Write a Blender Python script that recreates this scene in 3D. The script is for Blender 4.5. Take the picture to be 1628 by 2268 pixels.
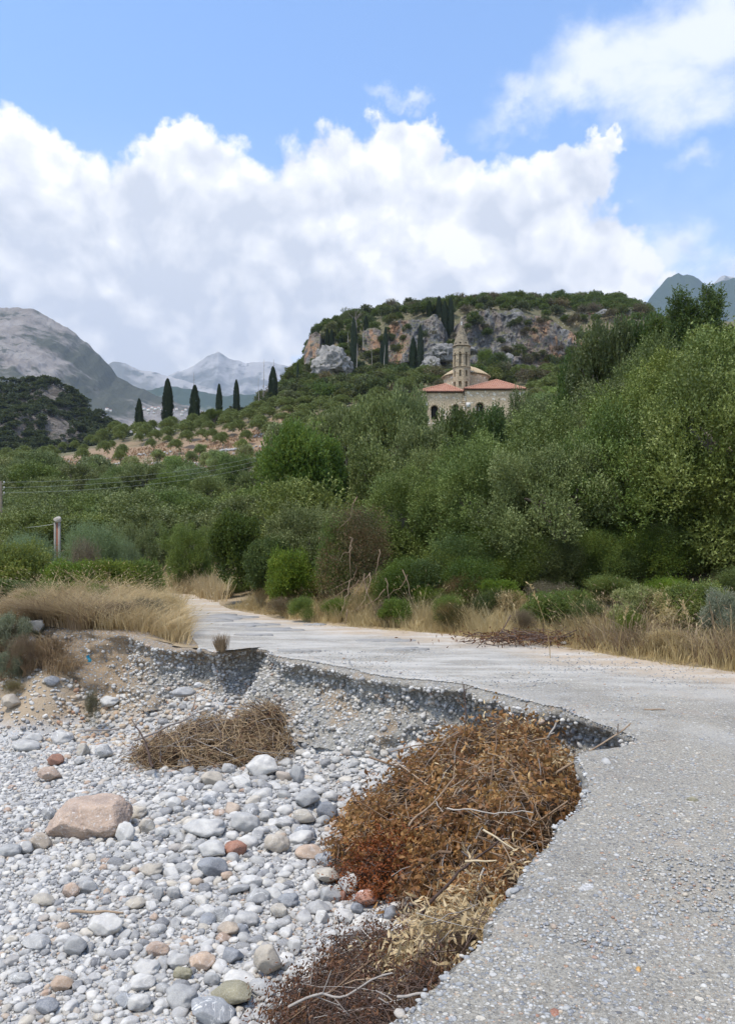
import bpy, bmesh, math, random
import numpy as np
from mathutils import Vector, Matrix

for o in list(bpy.data.objects):
    bpy.data.objects.remove(o)
SC = bpy.context.scene
COL = SC.collection
R_ = math.radians
F_ = 1764.0           # focal length, in pixels of a 1628 x 2268 view
HZ = 1200.0           # row of the horizon
CAMZ = 1.6

# ------------------------------------------------------------------ camera
cd = bpy.data.cameras.new('camera')
cam = bpy.data.objects.new('camera', cd)
COL.objects.link(cam)
cam.location = (0, 0, CAMZ)
cam.rotation_euler = (R_(90), 0, 0)
cd.sensor_fit = 'VERTICAL'
cd.sensor_height = 36.0
cd.lens = 36.0 * F_ / 2268.0
cd.shift_y = (HZ - 1134.0) / 2268.0
cd.clip_start = 0.05
cd.clip_end = 30000
SC.camera = cam

# ------------------------------------------------------------------ sun, sky, exposure
SUN_EL, SUN_AZ = 68.0, 232.0          # azimuth clockwise from +Y
sd = bpy.data.lights.new('sun', 'SUN')
sd.energy = 2.5
sd.angle = R_(8)
sd.color = (1.0, 0.93, 0.82)
sun = bpy.data.objects.new('sun', sd)
COL.objects.link(sun)
sdir = Vector((math.sin(R_(SUN_AZ)) * math.cos(R_(SUN_EL)), math.cos(R_(SUN_AZ)) * math.cos(R_(SUN_EL)), math.sin(R_(SUN_EL))))
sun.rotation_euler = sdir.to_track_quat('Z', 'Y').to_euler()
sun.location = sdir * 50

SC.view_settings.view_transform = 'Standard'
SC.view_settings.look = 'None'
SC.view_settings.gamma = 1
SC.view_settings.exposure = 0.62
SC.render.engine = 'CYCLES'
SC.cycles.use_denoising = True
try:
    SC.cycles.denoiser = 'OPENIMAGEDENOISE'
    SC.cycles.denoising_input_passes = 'RGB_ALBEDO_NORMAL'
    SC.cycles.denoising_prefilter = 'ACCURATE'
except Exception:
    pass
SC.cycles.max_bounces = 5
SC.cycles.diffuse_bounces = 3
SC.cycles.transmission_bounces = 3
SC.cycles.volume_bounces = 0
SC.cycles.caustics_reflective = False
SC.cycles.caustics_refractive = False


class NT:
    """small helper to write node trees"""
    def __init__(s, tree):
        s.t = tree
        s.n = tree.nodes
        s.l = tree.links

    def new(s, typ, **kw):
        n = s.n.new(typ)
        for k, v in kw.items():
            setattr(n, k, v)
        return n

    def put(s, sock, v):
        if isinstance(v, bpy.types.NodeSocket):
            s.l.new(v, sock)
        elif v is not None:
            if hasattr(sock.default_value, '__len__') and not hasattr(v, '__len__'):
                v = [v] * len(sock.default_value)
            if hasattr(v, '__len__') and len(sock.default_value) == 4 and len(v) == 3:
                v = (*v, 1)
            sock.default_value = v

    def math(s, op, a, b=None, c=None, clamp=False):
        n = s.new('ShaderNodeMath', operation=op, use_clamp=clamp)
        s.put(n.inputs[0], a)
        if b is not None: s.put(n.inputs[1], b)
        if c is not None: s.put(n.inputs[2], c)
        return n.outputs[0]

    def vmath(s, op, a, b=None, out=0):
        n = s.new('ShaderNodeVectorMath', operation=op)
        s.put(n.inputs[0], a)
        if b is not None:
            s.put(n.inputs['Scale' if op == 'SCALE' else 1], b)
        return n.outputs['Value' if op in ('LENGTH', 'DOT_PRODUCT') else 0]

    def noise(s, vec, scale, detail=4, rough=0.55, dist=0.0, col=False, lac=2.0):
        n = s.new('ShaderNodeTexNoise')
        s.put(n.inputs['Vector'], vec)
        s.put(n.inputs['Scale'], scale)
        n.inputs['Detail'].default_value = detail
        n.inputs['Roughness'].default_value = rough
        n.inputs['Lacunarity'].default_value = lac
        n.inputs['Distortion'].default_value = dist
        return n.outputs['Color' if col else 'Fac']

    def voro(s, vec, scale, feature='F1', rand=1.0):
        n = s.new('ShaderNodeTexVoronoi', feature=feature)
        s.put(n.inputs['Vector'], vec)
        n.inputs['Scale'].default_value = scale
        n.inputs['Randomness'].default_value = rand
        return n

    def ramp(s, fac, stops, interp='LINEAR'):
        n = s.new('ShaderNodeValToRGB')
        cr = n.color_ramp
        cr.interpolation = interp
        while len(cr.elements) < len(stops):
            cr.elements.new(0.5)
        for e, (p, c) in zip(cr.elements, stops):
            e.position = p
            e.color = (*c, 1) if len(c) == 3 else c
        s.put(n.inputs[0], fac)
        return n.outputs[0]

    def smooth(s, v, a, b, lo=0.0, hi=1.0):
        n = s.new('ShaderNodeMapRange', interpolation_type='SMOOTHSTEP')
        s.put(n.inputs[0], v)
        s.put(n.inputs[1], a); s.put(n.inputs[2], b)
        s.put(n.inputs[3], lo); s.put(n.inputs[4], hi)
        return n.outputs[0]

    def mix(s, f, a, b, mode='MIX'):
        n = s.new('ShaderNodeMix', data_type='RGBA', blend_type=mode)
        s.put(n.inputs[0], f)
        s.put(n.inputs[6], a)
        s.put(n.inputs[7], b)
        return n.outputs[2]

    def bump(s, h, dist=0.02, strength=1.0, normal=None):
        n = s.new('ShaderNodeBump')
        n.inputs['Strength'].default_value = strength
        n.inputs['Distance'].default_value = dist
        s.put(n.inputs['Height'], h)
        if normal is not None: s.l.new(normal, n.inputs['Normal'])
        return n.outputs[0]


def pxdir(px, py):
    u, v = (px - 814) / F_, (HZ - py) / F_
    return math.atan2(u, 1), math.atan2(v, math.sqrt(1 + u * u))


def make_world():
    w = bpy.data.worlds.new('World')
    SC.world = w
    w.use_nodes = True
    t = NT(w.node_tree)
    t.n.clear()
    out = t.new('ShaderNodeOutputWorld')
    sky = t.new('ShaderNodeTexSky', sky_type='NISHITA')
    sky.sun_disc = False
    sky.sun_elevation = R_(SUN_EL)
    sky.sun_rotation = R_(SUN_AZ)
    sky.air_density = 1.0
    sky.dust_density = 0.2
    sky.ozone_density = 3.0
    b1 = t.new('ShaderNodeBackground')
    b1.inputs[1].default_value = 0.15
    hsv = t.new('ShaderNodeHueSaturation')
    hsv.inputs['Saturation'].default_value = 1.06; hsv.inputs['Value'].default_value = 1.38
    t.l.new(sky.outputs[0], hsv.inputs['Color']); t.l.new(hsv.outputs[0], b1.inputs[0])
    tc = t.new('ShaderNodeTexCoord')
    sp = t.new('ShaderNodeSeparateXYZ')
    t.l.new(tc.outputs['Generated'], sp.inputs[0])
    az = t.math('ARCTAN2', sp.outputs[0], sp.outputs[1])
    el = t.math('ARCSINE', sp.outputs[2])
    cb = t.new('ShaderNodeCombineXYZ')
    t.l.new(az, cb.inputs[0]); t.l.new(el, cb.inputs[1])
    D = tc.outputs['Generated']
    # warp of the coordinates: big billows and finer cauliflower edges
    w1 = t.vmath('SCALE', t.vmath('SUBTRACT', t.noise(D, 9.0, 6, 0.62, col=True), (0.5, 0.5, 0.5)), 0.115)
    w2 = t.vmath('SCALE', t.vmath('SUBTRACT', t.noise(D, 38.0, 4, 0.6, col=True), (0.5, 0.5, 0.5)), 0.022)
    pos = t.vmath('ADD', t.vmath('ADD', cb.outputs[0], w1), w2)
    blobs = [(85, 365, 135, 95, 1), (50, 480, 210, 160, 1), (395, 335, 140, 80, 1), (340, 450, 215, 140, 1), (555, 400, 50, 60, .95),
             (770, 400, 165, 105, 1), (905, 320, 115, 75, 1), (1020, 370, 100, 80, 1), (940, 490, 300, 150, 1.2), (1240, 400, 160, 85, 1),
             (1130, 510, 230, 140, 1), (640, 500, 150, 110, 1), (150, 640, 360, 170, 1.4), (470, 640, 360, 160, 1.4), (800, 620, 400, 150, 1.4),
             (1080, 600, 320, 140, 1.35), (600, 540, 480, 150, 1.4), (1290, 620, 150, 85, 1.0), (250, 735, 420, 110, 1.25), (700, 700, 330, 90, 1.1), (1120, 680, 260, 70, 1.0),
             (1410, 150, 240, 120, .9), (1560, 70, 210, 140, .95), (1290, 205, 230, 62, .85), (1530, 215, 230, 85, .85), (1150, 222, 90, 45, .8), (1340, 70, 150, 70, .6),
             (1470, 560, 160, 95, .95), (1600, 640, 160, 90, .95), (900, 215, 95, 26, .6), (1560, 380, 110, 60, .5), (1340, 320, 90, 40, .6)]
    def billow(vec, sc, det=2.0):
        v = t.new('ShaderNodeTexVoronoi', feature='F1')
        t.put(v.inputs['Vector'], vec); v.inputs['Scale'].default_value = sc
        v.inputs['Detail'].default_value = det; v.inputs['Roughness'].default_value = 0.55
        v.inputs['Lacunarity'].default_value = 2.2
        return v.outputs['Distance']
    Dw = t.vmath('ADD', D, t.vmath('SCALE', t.vmath('SUBTRACT', t.noise(D, 11.0, 4, 0.6, col=True), (0.5, 0.5, 0.5)), 0.05))
    bil = billow(Dw, 11.0)

    def field(lst):
        F = None
        for (px, py, rx, ry, wt) in lst:
            a, e = pxdir(px, py)
            v = t.vmath('MULTIPLY', t.vmath('SUBTRACT', pos, (a, e, 0)), (F_ / rx, F_ / ry, 0))
            ln = t.math('SUBTRACT', wt, t.vmath('LENGTH', v))
            F = ln if F is None else t.math('SMOOTH_MAX', F, ln, 0.15)
        return F
    F = field([b for b in blobs if b[0] < 1350 and b[1] > 230])
    Fthin = field([b for b in blobs if not (b[0] < 1350 and b[1] > 230)])
    # ordinary scattered cloud over the rest of the sky
    gen = t.math('SUBTRACT', t.noise(D, 2.2, 7, 0.6), 0.50)
    gen = t.math('MULTIPLY', gen, 5.0)
    out_of = t.smooth(t.math('ABSOLUTE', az), 0.50, 0.66)
    out_up = t.smooth(el, 0.64, 0.78)
    anyout = t.math('MAXIMUM', out_of, out_up)
    F = t.math('MAXIMUM', F, t.math('SUBTRACT', gen, t.math('MULTIPLY', t.math('SUBTRACT', 1.0, anyout), 6.0)))
    wisp = t.noise(D, 14.0, 6, 0.68)
    Fw = t.math('ADD', F, t.math('MULTIPLY', t.math('SUBTRACT', wisp, 0.5), 0.55))
    Fw = t.math('ADD', Fw, t.math('MULTIPLY', t.math('SUBTRACT', 0.72, bil), 0.42))
    mask = t.smooth(Fw, 0.0, 0.26)
    wt_ = t.math('ADD', t.math('MULTIPLY', t.math('SUBTRACT', t.noise(t.vmath('MULTIPLY', D, (1, 1, 1.7)), 10.0, 7, 0.66, 0.3), 0.5), 1.9), t.math('MULTIPLY', t.math('SUBTRACT', 0.72, bil), 0.45))
    thin = t.math('MULTIPLY', t.smooth(t.math('ADD', Fthin, wt_), -0.35, 0.85), 0.74)
    mask = t.math('MAXIMUM', mask, thin)
    # thin veil that whitens the sky towards the horizon
    veil = t.smooth(el, 0.50, 0.06, 0.0, 0.85)
    veil = t.math('MULTIPLY', veil, t.smooth(t.noise(D, 3.0, 4, 0.6), 0.25, 0.7, 0.35, 1.0))
    mask2 = t.math('MAXIMUM', mask, veil)
    # billow relief lit from above
    up = t.vmath('ADD', D, (0.012, 0.0, 0.030))
    r1 = t.noise(D, 8.0, 7, 0.6, 0.3)
    r2 = t.noise(up, 8.0, 7, 0.6, 0.3)
    rel = t.math('SUBTRACT', r1, r2)
    big = t.noise(D, 4.5, 3, 0.5)
    edge = t.smooth(F, 0.75, 0.05)          # thin rims are the brightest
    alt = t.smooth(el, 0.10, 0.52)
    up2 = t.vmath('ADD', Dw, (0.010, 0.0, 0.026))
    rel2 = t.math('SUBTRACT', billow(up2, 11.0), bil)
    lum = t.math('ADD', t.math('MULTIPLY', rel, 2.6), t.math('MULTIPLY', rel2, 1.15))
    lum = t.math('ADD', lum, t.math('ADD', t.math('MULTIPLY', t.math('SUBTRACT', big, 0.5), 2.2), 0.26))
    lum = t.math('ADD', lum, t.math('MULTIPLY', t.math('MULTIPLY', edge, alt), 0.65))
    lum = t.math('ADD', lum, t.math('MULTIPLY', alt, 0.25), clamp=True)
    ccol = t.ramp(lum, [(0.0, (0.64, 0.67, 0.725)), (0.42, (0.78, 0.795, 0.825)), (0.82, (0.93, 0.93, 0.93)), (1.0, (1.04, 1.025, 0.985))])
    b2 = t.new('ShaderNodeBackground')
    t.l.new(ccol, b2.inputs[0])
    b2.inputs[1].default_value = 0.88
    ms = t.new('ShaderNodeMixShader')
    t.l.new(mask2, ms.inputs[0])
    t.l.new(b1.outputs[0], ms.inputs[1])
    t.l.new(b2.outputs[0], ms.inputs[2])
    t.l.new(ms.outputs[0], out.inputs[0])
    w.cycles.sampling_method = 'MANUAL'
    w.cycles.sample_map_resolution = 512


make_world()


# ------------------------------------------------------------------ generic helpers
def tag(o, label=None, cat=None, group=None, kind=None):
    if label: o['label'] = label
    if cat: o['category'] = cat
    if group: o['group'] = group
    if kind: o['kind'] = kind
    return o


def mesh(name, V, F, mats=None, smooth=False):
    """V (n,3); F an (m,k) array or a list of such arrays (k = 3 or 4)"""
    V = np.ascontiguousarray(np.asarray(V, dtype=np.float32).reshape(-1, 3))
    Fs = F if isinstance(F, list) and isinstance(F[0], np.ndarray) else [F]
    Fs = [np.asarray(f, dtype=np.int32) for f in Fs if len(f)]
    idx = np.concatenate([f.ravel() for f in Fs])
    tot = np.concatenate([np.full(len(f), f.shape[1], np.int32) for f in Fs])
    st = np.concatenate([[0], np.cumsum(tot)[:-1]]).astype(np.int32)
    me = bpy.data.meshes.new(name)
    me.vertices.add(len(V)); me.vertices.foreach_set('co', V.ravel())
    me.loops.add(len(idx)); me.loops.foreach_set('vertex_index', idx)
    me.polygons.add(len(tot)); me.polygons.foreach_set('loop_start', st)
    me.polygons.foreach_set('loop_total', tot)
    if smooth: me.polygons.foreach_set('use_smooth', np.ones(len(tot), bool))
    me.update(calc_edges=True)
    if mats is not None:
        for m in (mats if isinstance(mats, (list, tuple)) else [mats]):
            me.materials.append(m)
    return me


def link(name, me, parent=None, loc=(0, 0, 0), rot=(0, 0, 0), sc=(1, 1, 1)):
    o = bpy.data.objects.new(name, me)
    COL.objects.link(o)
    o.parent = parent
    o.location = loc; o.rotation_euler = rot
    o.scale = sc if hasattr(sc, '__len__') else (sc, sc, sc)
    return o


def empty(name, loc=(0, 0, 0), rz=0.0, sc=1.0):
    o = bpy.data.objects.new(name, None)
    COL.objects.link(o)
    o.empty_display_size = 0.2
    o.location = loc; o.rotation_euler = (0, 0, rz); o.scale = (sc, sc, sc)
    return o


class Geo:
    def __init__(s):
        s.V = []; s.F = {3: [], 4: []}; s.n = 0

    def add(s, V, F):
        V = np.asarray(V, float).reshape(-1, 3)
        for f in (F if isinstance(F, list) and isinstance(F[0], np.ndarray) else [F]):
            f = np.asarray(f, int)
            if len(f): s.F[f.shape[1]].append(f + s.n)
        s.V.append(V); s.n += len(V)

    def mesh(s, name, mats=None, smooth=False):
        return mesh(name, np.concatenate(s.V), [np.concatenate(f) for f in s.F.values() if f], mats, smooth)


def P(px, py, Y):
    return np.array([(px - 814) / F_ * Y, Y, CAMZ + (HZ - py) / F_ * Y])


def sstep(x, a, b):
    t = np.clip((np.asarray(x, float) - a) / (b - a), 0, 1)
    return t * t * (3 - 2 * t)


def _hash(ix, iy, iz, seed):
    h = (ix * 374761393 + iy * 668265263 + iz * 1274126177 + seed * 974634777) & 0xFFFFFFFF
    h = ((h ^ (h >> 13)) * 1274126177) & 0xFFFFFFFF
    h = (h ^ (h >> 16)) & 0xFFFFFF
    return h / float(0xFFFFFF)


def vnoise(p, seed=0):
    p = np.asarray(p, float)
    i = np.floor(p).astype(np.int64); f = p - i
    f = f * f * (3 - 2 * f)
    r = 0
    for dx in (0, 1):
        wx = f[..., 0] if dx else 1 - f[..., 0]
        for dy in (0, 1):
            wy = f[..., 1] if dy else 1 - f[..., 1]
            for dz in (0, 1):
                wz = f[..., 2] if dz else 1 - f[..., 2]
                r = r + wx * wy * wz * _hash(i[..., 0] + dx, i[..., 1] + dy, i[..., 2] + dz, seed)
    return r * 2 - 1


def fbm(p, oct=4, seed=0, gain=0.5, ridged=False):
    p = np.asarray(p, float); a = 1.0; r = 0; tot = 0
    for k in range(oct):
        n = vnoise(p, seed + k * 17)
        if ridged: n = 1 - 2 * np.abs(n)
        r = r + a * n; tot += a
        a *= gain; p = p * 2.03 + 11.7
    return r / tot


def xyz(x, y, z=0):
    x = np.asarray(x, float)
    return np.stack([x, np.broadcast_to(y, x.shape), np.broadcast_to(z, x.shape)], -1)


def grid_faces(nu, nv):
    """quads of a (nu, nv) vertex grid stored u-major"""
    i = np.arange((nu - 1) * (nv - 1)); a = (i // (nv - 1)) * nv + i % (nv - 1)
    return np.stack([a, a + nv, a + nv + 1, a + 1], 1)


def resample(pts, step, jag=0.0, seed=0):
    pts = np.asarray(pts, float)
    d = np.r_[0, np.cumsum(np.linalg.norm(np.diff(pts, axis=0), axis=1))]
    s = np.linspace(0, d[-1], max(2, int(d[-1] / step) + 1))
    return np.stack([np.interp(s, d, pts[:, k]) for k in range(pts.shape[1])], 1), s


def inpoly(x, y, poly):
    r = np.zeros(np.shape(x), bool)
    n = len(poly)
    for k in range(n):
        x1, y1 = poly[k]; x2, y2 = poly[(k + 1) % n]
        c = (y1 > y) != (y2 > y)
        with np.errstate(divide='ignore', invalid='ignore'):
            r ^= c & (x < (x2 - x1) * (y - y1) / ((y2 - y1) if y2 != y1 else 1e-9) + x1)
    return r


def pdist(x, y, poly):
    """distance to a polyline"""
    best = np.full(np.shape(x), 1e9)
    for k in range(len(poly) - 1):
        a = poly[k]; b = poly[k + 1]
        ab = (b[0] - a[0], b[1] - a[1]); L = ab[0] ** 2 + ab[1] ** 2 + 1e-12
        t = np.clip(((x - a[0]) * ab[0] + (y - a[1]) * ab[1]) / L, 0, 1)
        best = np.minimum(best, np.hypot(x - a[0] - t * ab[0], y - a[1] - t * ab[1]))
    return best


def rotmats(rng, n, tilt=None):
    """random rotations; tilt limits the tilt away from upright"""
    az = rng.uniform(0, 2 * np.pi, n)
    if tilt is None:
        q = rng.normal(size=(n, 4)); q /= np.linalg.norm(q, axis=1)[:, None]
    else:
        ax = rng.uniform(0, 2 * np.pi, n); th = rng.normal(0, tilt, n) / 2
        q1 = np.stack([np.cos(th), np.sin(th) * np.cos(ax), np.sin(th) * np.sin(ax), 0 * th], 1)
        q2 = np.stack([np.cos(az / 2), 0 * az, 0 * az, np.sin(az / 2)], 1)
        w1, x1, y1, z1 = q1.T; w2, x2, y2, z2 = q2.T
        q = np.stack([w1 * w2 - x1 * x2 - y1 * y2 - z1 * z2, w1 * x2 + x1 * w2 + y1 * z2 - z1 * y2,
                      w1 * y2 - x1 * z2 + y1 * w2 + z1 * x2, w1 * z2 + x1 * y2 - y1 * x2 + z1 * w2], 1)
    w, x, y, z = q.T
    return np.stack([1 - 2 * (y * y + z * z), 2 * (x * y - w * z), 2 * (x * z + w * y),
                     2 * (x * y + w * z), 1 - 2 * (x * x + z * z), 2 * (y * z - w * x),
                     2 * (x * z - w * y), 2 * (y * z + w * x), 1 - 2 * (x * x + y * y)], 1).reshape(-1, 3, 3)


def scatter(geo, variants, pos, scl, rot, rng):
    """merge copies of the variants (V, F) into geo"""
    pick = rng.integers(0, len(variants), len(pos))
    for k, (V, F) in enumerate(variants):
        m = pick == k
        if not m.any(): continue
        W = np.einsum('nij,nvj->nvi', rot[m], V[None] * scl[m][:, None, :]) + pos[m][:, None, :]
        n = m.sum()
        FF = (F[None] + (np.arange(n) * len(V))[:, None, None]).reshape(-1, F.shape[1])
        geo.add(W.reshape(-1, 3), FF)


_ico = {}
def ico(level):
    if level not in _ico:
        bm = bmesh.new()
        bmesh.ops.create_icosphere(bm, subdivisions=level, radius=1)
        bm.verts.ensure_lookup_table()
        _ico[level] = (np.array([v.co[:] for v in bm.verts]), np.array([[v.index for v in f.verts] for f in bm.faces]))
        bm.free()
    return _ico[level]


def rock(level, seed, dims=(1, 1, 1), angular=0.0, rough=0.12, planes=9, fine=0.0):
    V, F = ico(level)
    rng = np.random.default_rng(seed)
    r = 1 + rough * fbm(V * 1.3 + seed * 3.1, 3, seed)
    W = V * r[:, None]
    if angular > 0:
        N = rng.normal(size=(planes, 3)); N /= np.linalg.norm(N, axis=1)[:, None]
        for nrm in N:
            d = rng.uniform(1 - angular, 0.98)
            s = W @ nrm - d
            W = W - np.where(s > 0, s, 0)[:, None] * nrm * 0.92
    if fine > 0:
        W = W * (1 + fine * fbm(W * 5 + seed, 4, seed + 5))[:, None]
    return W * np.array(dims), F


def tube(pts, rad, sides=5):
    pts = np.asarray(pts, float); n = len(pts)
    rad = np.broadcast_to(rad, (n,)) if np.ndim(rad) < 1 else np.asarray(rad, float)
    T = np.gradient(pts, axis=0); T /= np.linalg.norm(T, axis=1)[:, None] + 1e-9
    ref = np.array([0, 0, 1.0]) if abs(T[0, 2]) < 0.9 else np.array([1.0, 0, 0])
    A = np.cross(T, ref); A /= np.linalg.norm(A, axis=1)[:, None] + 1e-9
    B = np.cross(T, A)
    th = np.arange(sides) / sides * 2 * np.pi
    V = pts[:, None] + rad[:, None, None] * (A[:, None] * np.cos(th)[None, :, None] + B[:, None] * np.sin(th)[None, :, None])
    i = np.arange(n - 1)[:, None] * sides; j = np.arange(sides)[None]; k = (j + 1) % sides
    F = np.stack([i + j, i + k, i + sides + k, i + sides + j], -1).reshape(-1, 4)
    return V.reshape(-1, 3), F


def boxg(g, x0, x1, y0, y1, z0, z1):
    V = [(x, y, z) for x in (x0, x1) for y in (y0, y1) for z in (z0, z1)]
    g.add(V, [[0, 1, 3, 2], [4, 6, 7, 5], [0, 4, 5, 1], [2, 3, 7, 6], [0, 2, 6, 4], [1, 5, 7, 3]])


# ------------------------------------------------------------------ materials
def newmat(name):
    m = bpy.data.materials.new(name)
    m.use_nodes = True
    t = NT(m.node_tree)
    t.n.clear()
    out = t.new('ShaderNodeOutputMaterial')
    bs = t.new('ShaderNodeBsdfPrincipled')
    bs.inputs['Roughness'].default_value = 0.85
    bs.inputs['Specular IOR Level'].default_value = 0.3
    t.l.new(bs.outputs[0], out.inputs[0])
    return m, t, bs, out


def island(t):
    g = t.new('ShaderNodeNewGeometry')
    oi = t.new('ShaderNodeObjectInfo')
    return t.math('FRACT', t.math('ADD', t.math('MULTIPLY', oi.outputs['Random'], 7.31), g.outputs['Random Per Island']))


def leafmat(name, stops, trans=0.35, clump=0.35, objvar=0.25, rough=0.55, scale=1.5, tint=None):
    m, t, bs, out = newmat(name)
    g = t.new('ShaderNodeNewGeometry'); oi = t.new('ShaderNodeObjectInfo'); tc = t.new('ShaderNodeTexCoord')
    n = t.noise(tc.outputs['Object'], scale, 2, 0.5)
    f = t.math('ADD', t.math('MULTIPLY', g.outputs['Random Per Island'], 1 - clump), t.math('MULTIPLY', t.smooth(n, 0.3, 0.7), clump))
    col = t.ramp(f, stops)
    k = t.math('ADD', 1 - objvar / 2, t.math('MULTIPLY', oi.outputs['Random'], objvar))
    col = t.vmath('SCALE', col, k)
    hs = t.new('ShaderNodeHueSaturation')
    r2 = t.math('FRACT', t.math('MULTIPLY', oi.outputs['Random'], 13.7))
    t.put(hs.inputs['Hue'], t.math('ADD', 0.5 - objvar * 0.06, t.math('MULTIPLY', r2, objvar * 0.12)))
    t.put(hs.inputs['Saturation'], t.math('ADD', 1 - objvar * 0.35, t.math('MULTIPLY', t.math('FRACT', t.math('MULTIPLY', r2, 5.1)), objvar * 0.9)))
    t.put(hs.inputs['Color'], col)
    col = hs.outputs[0]
    t.l.new(col, bs.inputs['Base Color'])
    bs.inputs['Roughness'].default_value = rough
    bs.inputs['Specular IOR Level'].default_value = 0.35
    tr = t.new('ShaderNodeBsdfTranslucent')
    c3 = stops[-1][1]
    dry = c3[0] > c3[1]
    t.l.new(t.mix(0.5, col, c3 if dry else (0.30, 0.34, 0.06)), tr.inputs[0])
    ms = t.new('ShaderNodeMixShader')
    ms.inputs[0].default_value = trans
    t.l.new(bs.outputs[0], ms.inputs[1]); t.l.new(tr.outputs[0], ms.inputs[2])
    t.l.new(ms.outputs[0], out.inputs[0])
    return m


def stonemat(name, stops, vein=0.5, bump=0.004, scale=12.0, spots=None):
    m, t, bs, out = newmat(name)
    tc = t.new('ShaderNodeTexCoord')
    geo = t.new('ShaderNodeNewGeometry')
    rnd = island(t)
    col = t.ramp(rnd, stops, 'LINEAR')
    off = t.vmath('ADD', geo.outputs['Position'], t.vmath('SCALE', (13.0, 7.0, 3.0), rnd))
    n1 = t.noise(off, scale, 5, 0.6)
    col = t.mix(t.smooth(n1, 0.25, 0.75), t.mix(1.0, col, (0.72, 0.72, 0.74), 'MULTIPLY'), t.mix(1.0, col, (1.14, 1.13, 1.1), 'MULTIPLY'))
    # pale calcite veins
    vn = t.noise(off, scale * 0.6, 3, 0.55, 1.2)
    v = t.smooth(t.math('ABSOLUTE', t.math('SUBTRACT', vn, 0.5)), 0.018, 0.0, 0.0, vein)
    v = t.math('MULTIPLY', v, t.smooth(t.math('FRACT', t.math('MULTIPLY', rnd, 9.7)), 0.4, 0.6))
    col = t.mix(v, col, (0.72, 0.71, 0.68))
    fine = t.noise(off, scale * 9, 3, 0.7)
    col = t.mix(t.smooth(fine, 0.4, 0.75, 0, 0.30), col, (0.62, 0.60, 0.55))
    if spots:
        sv = t.noise(off, spots[1], 4, 0.65)
        col = t.mix(t.smooth(sv, spots[2], spots[2] + 0.06), col, spots[0])
    t.l.new(col, bs.inputs['Base Color'])
    bs.inputs['Roughness'].default_value = 0.8
    h = t.math('ADD', t.math('MULTIPLY', n1, 1.0), t.math('MULTIPLY', fine, 0.25))
    t.l.new(t.bump(h, bump * 4, 0.6), bs.inputs['Normal'])
    return m


def woodmat(name, c1, c2, scale=30):
    m, t, bs, out = newmat(name)
    tc = t.new('ShaderNodeTexCoord')
    f = t.math('ADD', t.math('MULTIPLY', t.noise(tc.outputs['Object'], scale, 4, 0.6), 0.6), t.math('MULTIPLY', island(t), 0.5))
    t.l.new(t.mix(t.smooth(f, 0.25, 0.8), c1, c2), bs.inputs['Base Color'])
    t.l.new(t.bump(t.noise(tc.outputs['Object'], scale * 2, 4, 0.7), 0.01, 0.6), bs.inputs['Normal'])
    return m


LIME = [(0.0, (0.275, 0.275, 0.275)), (0.10, (0.19, 0.19, 0.195)), (0.18, (0.35, 0.345, 0.33)), (0.38, (0.43, 0.42, 0.40)), (0.60, (0.51, 0.495, 0.465)),
        (0.80, (0.59, 0.57, 0.53)), (0.88, (0.47, 0.42, 0.34)), (0.93, (0.34, 0.34, 0.33)), (0.97, (0.44, 0.34, 0.25)), (1.0, (0.38, 0.26, 0.19))]
M = {}
M['stone'] = stonemat('river_stone', LIME)
M['stone_tan'] = stonemat('tan_stone', [(0, (0.38, 0.34, 0.28)), (0.5, (0.46, 0.42, 0.35)), (1, (0.36, 0.29, 0.22))])
M['stone_white'] = stonemat('white_stone', [(0, (0.47, 0.46, 0.435)), (1, (0.56, 0.54, 0.50))])
M['stone_grey'] = stonemat('grey_stone', [(0, (0.20, 0.21, 0.23)), (1, (0.31, 0.32, 0.33))], 0.8)
M['stone_mid'] = stonemat('mid_grey_stone', [(0, (0.32, 0.32, 0.315)), (1, (0.42, 0.41, 0.39))], 0.8)
M['stone_red'] = stonemat('red_stone', [(0, (0.32, 0.13, 0.075)), (1, (0.29, 0.15, 0.10))], 0.1, 0.006, 16)
M['stone_orange'] = stonemat('orange_stone', [(0, (0.40, 0.29, 0.20)), (1, (0.46, 0.34, 0.25))], 0.3)
M['stone_olive'] = stonemat('olive_stone', [(0, (0.25, 0.23, 0.15)), (1, (0.30, 0.27, 0.18))], 0.2)
M['stone_pink'] = stonemat('pink_conglomerate', [(0, (0.42, 0.31, 0.235)), (1, (0.42, 0.31, 0.235))], 0.2, 0.015, 7, ((0.60, 0.56, 0.52), 38, 0.60))
M['stone_spotted'] = stonemat('spotted_red_rock', [(0, (0.36, 0.17, 0.11)), (1, (0.36, 0.17, 0.11))], 0.1, 0.008, 9, ((0.74, 0.72, 0.70), 14, 0.56))


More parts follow.
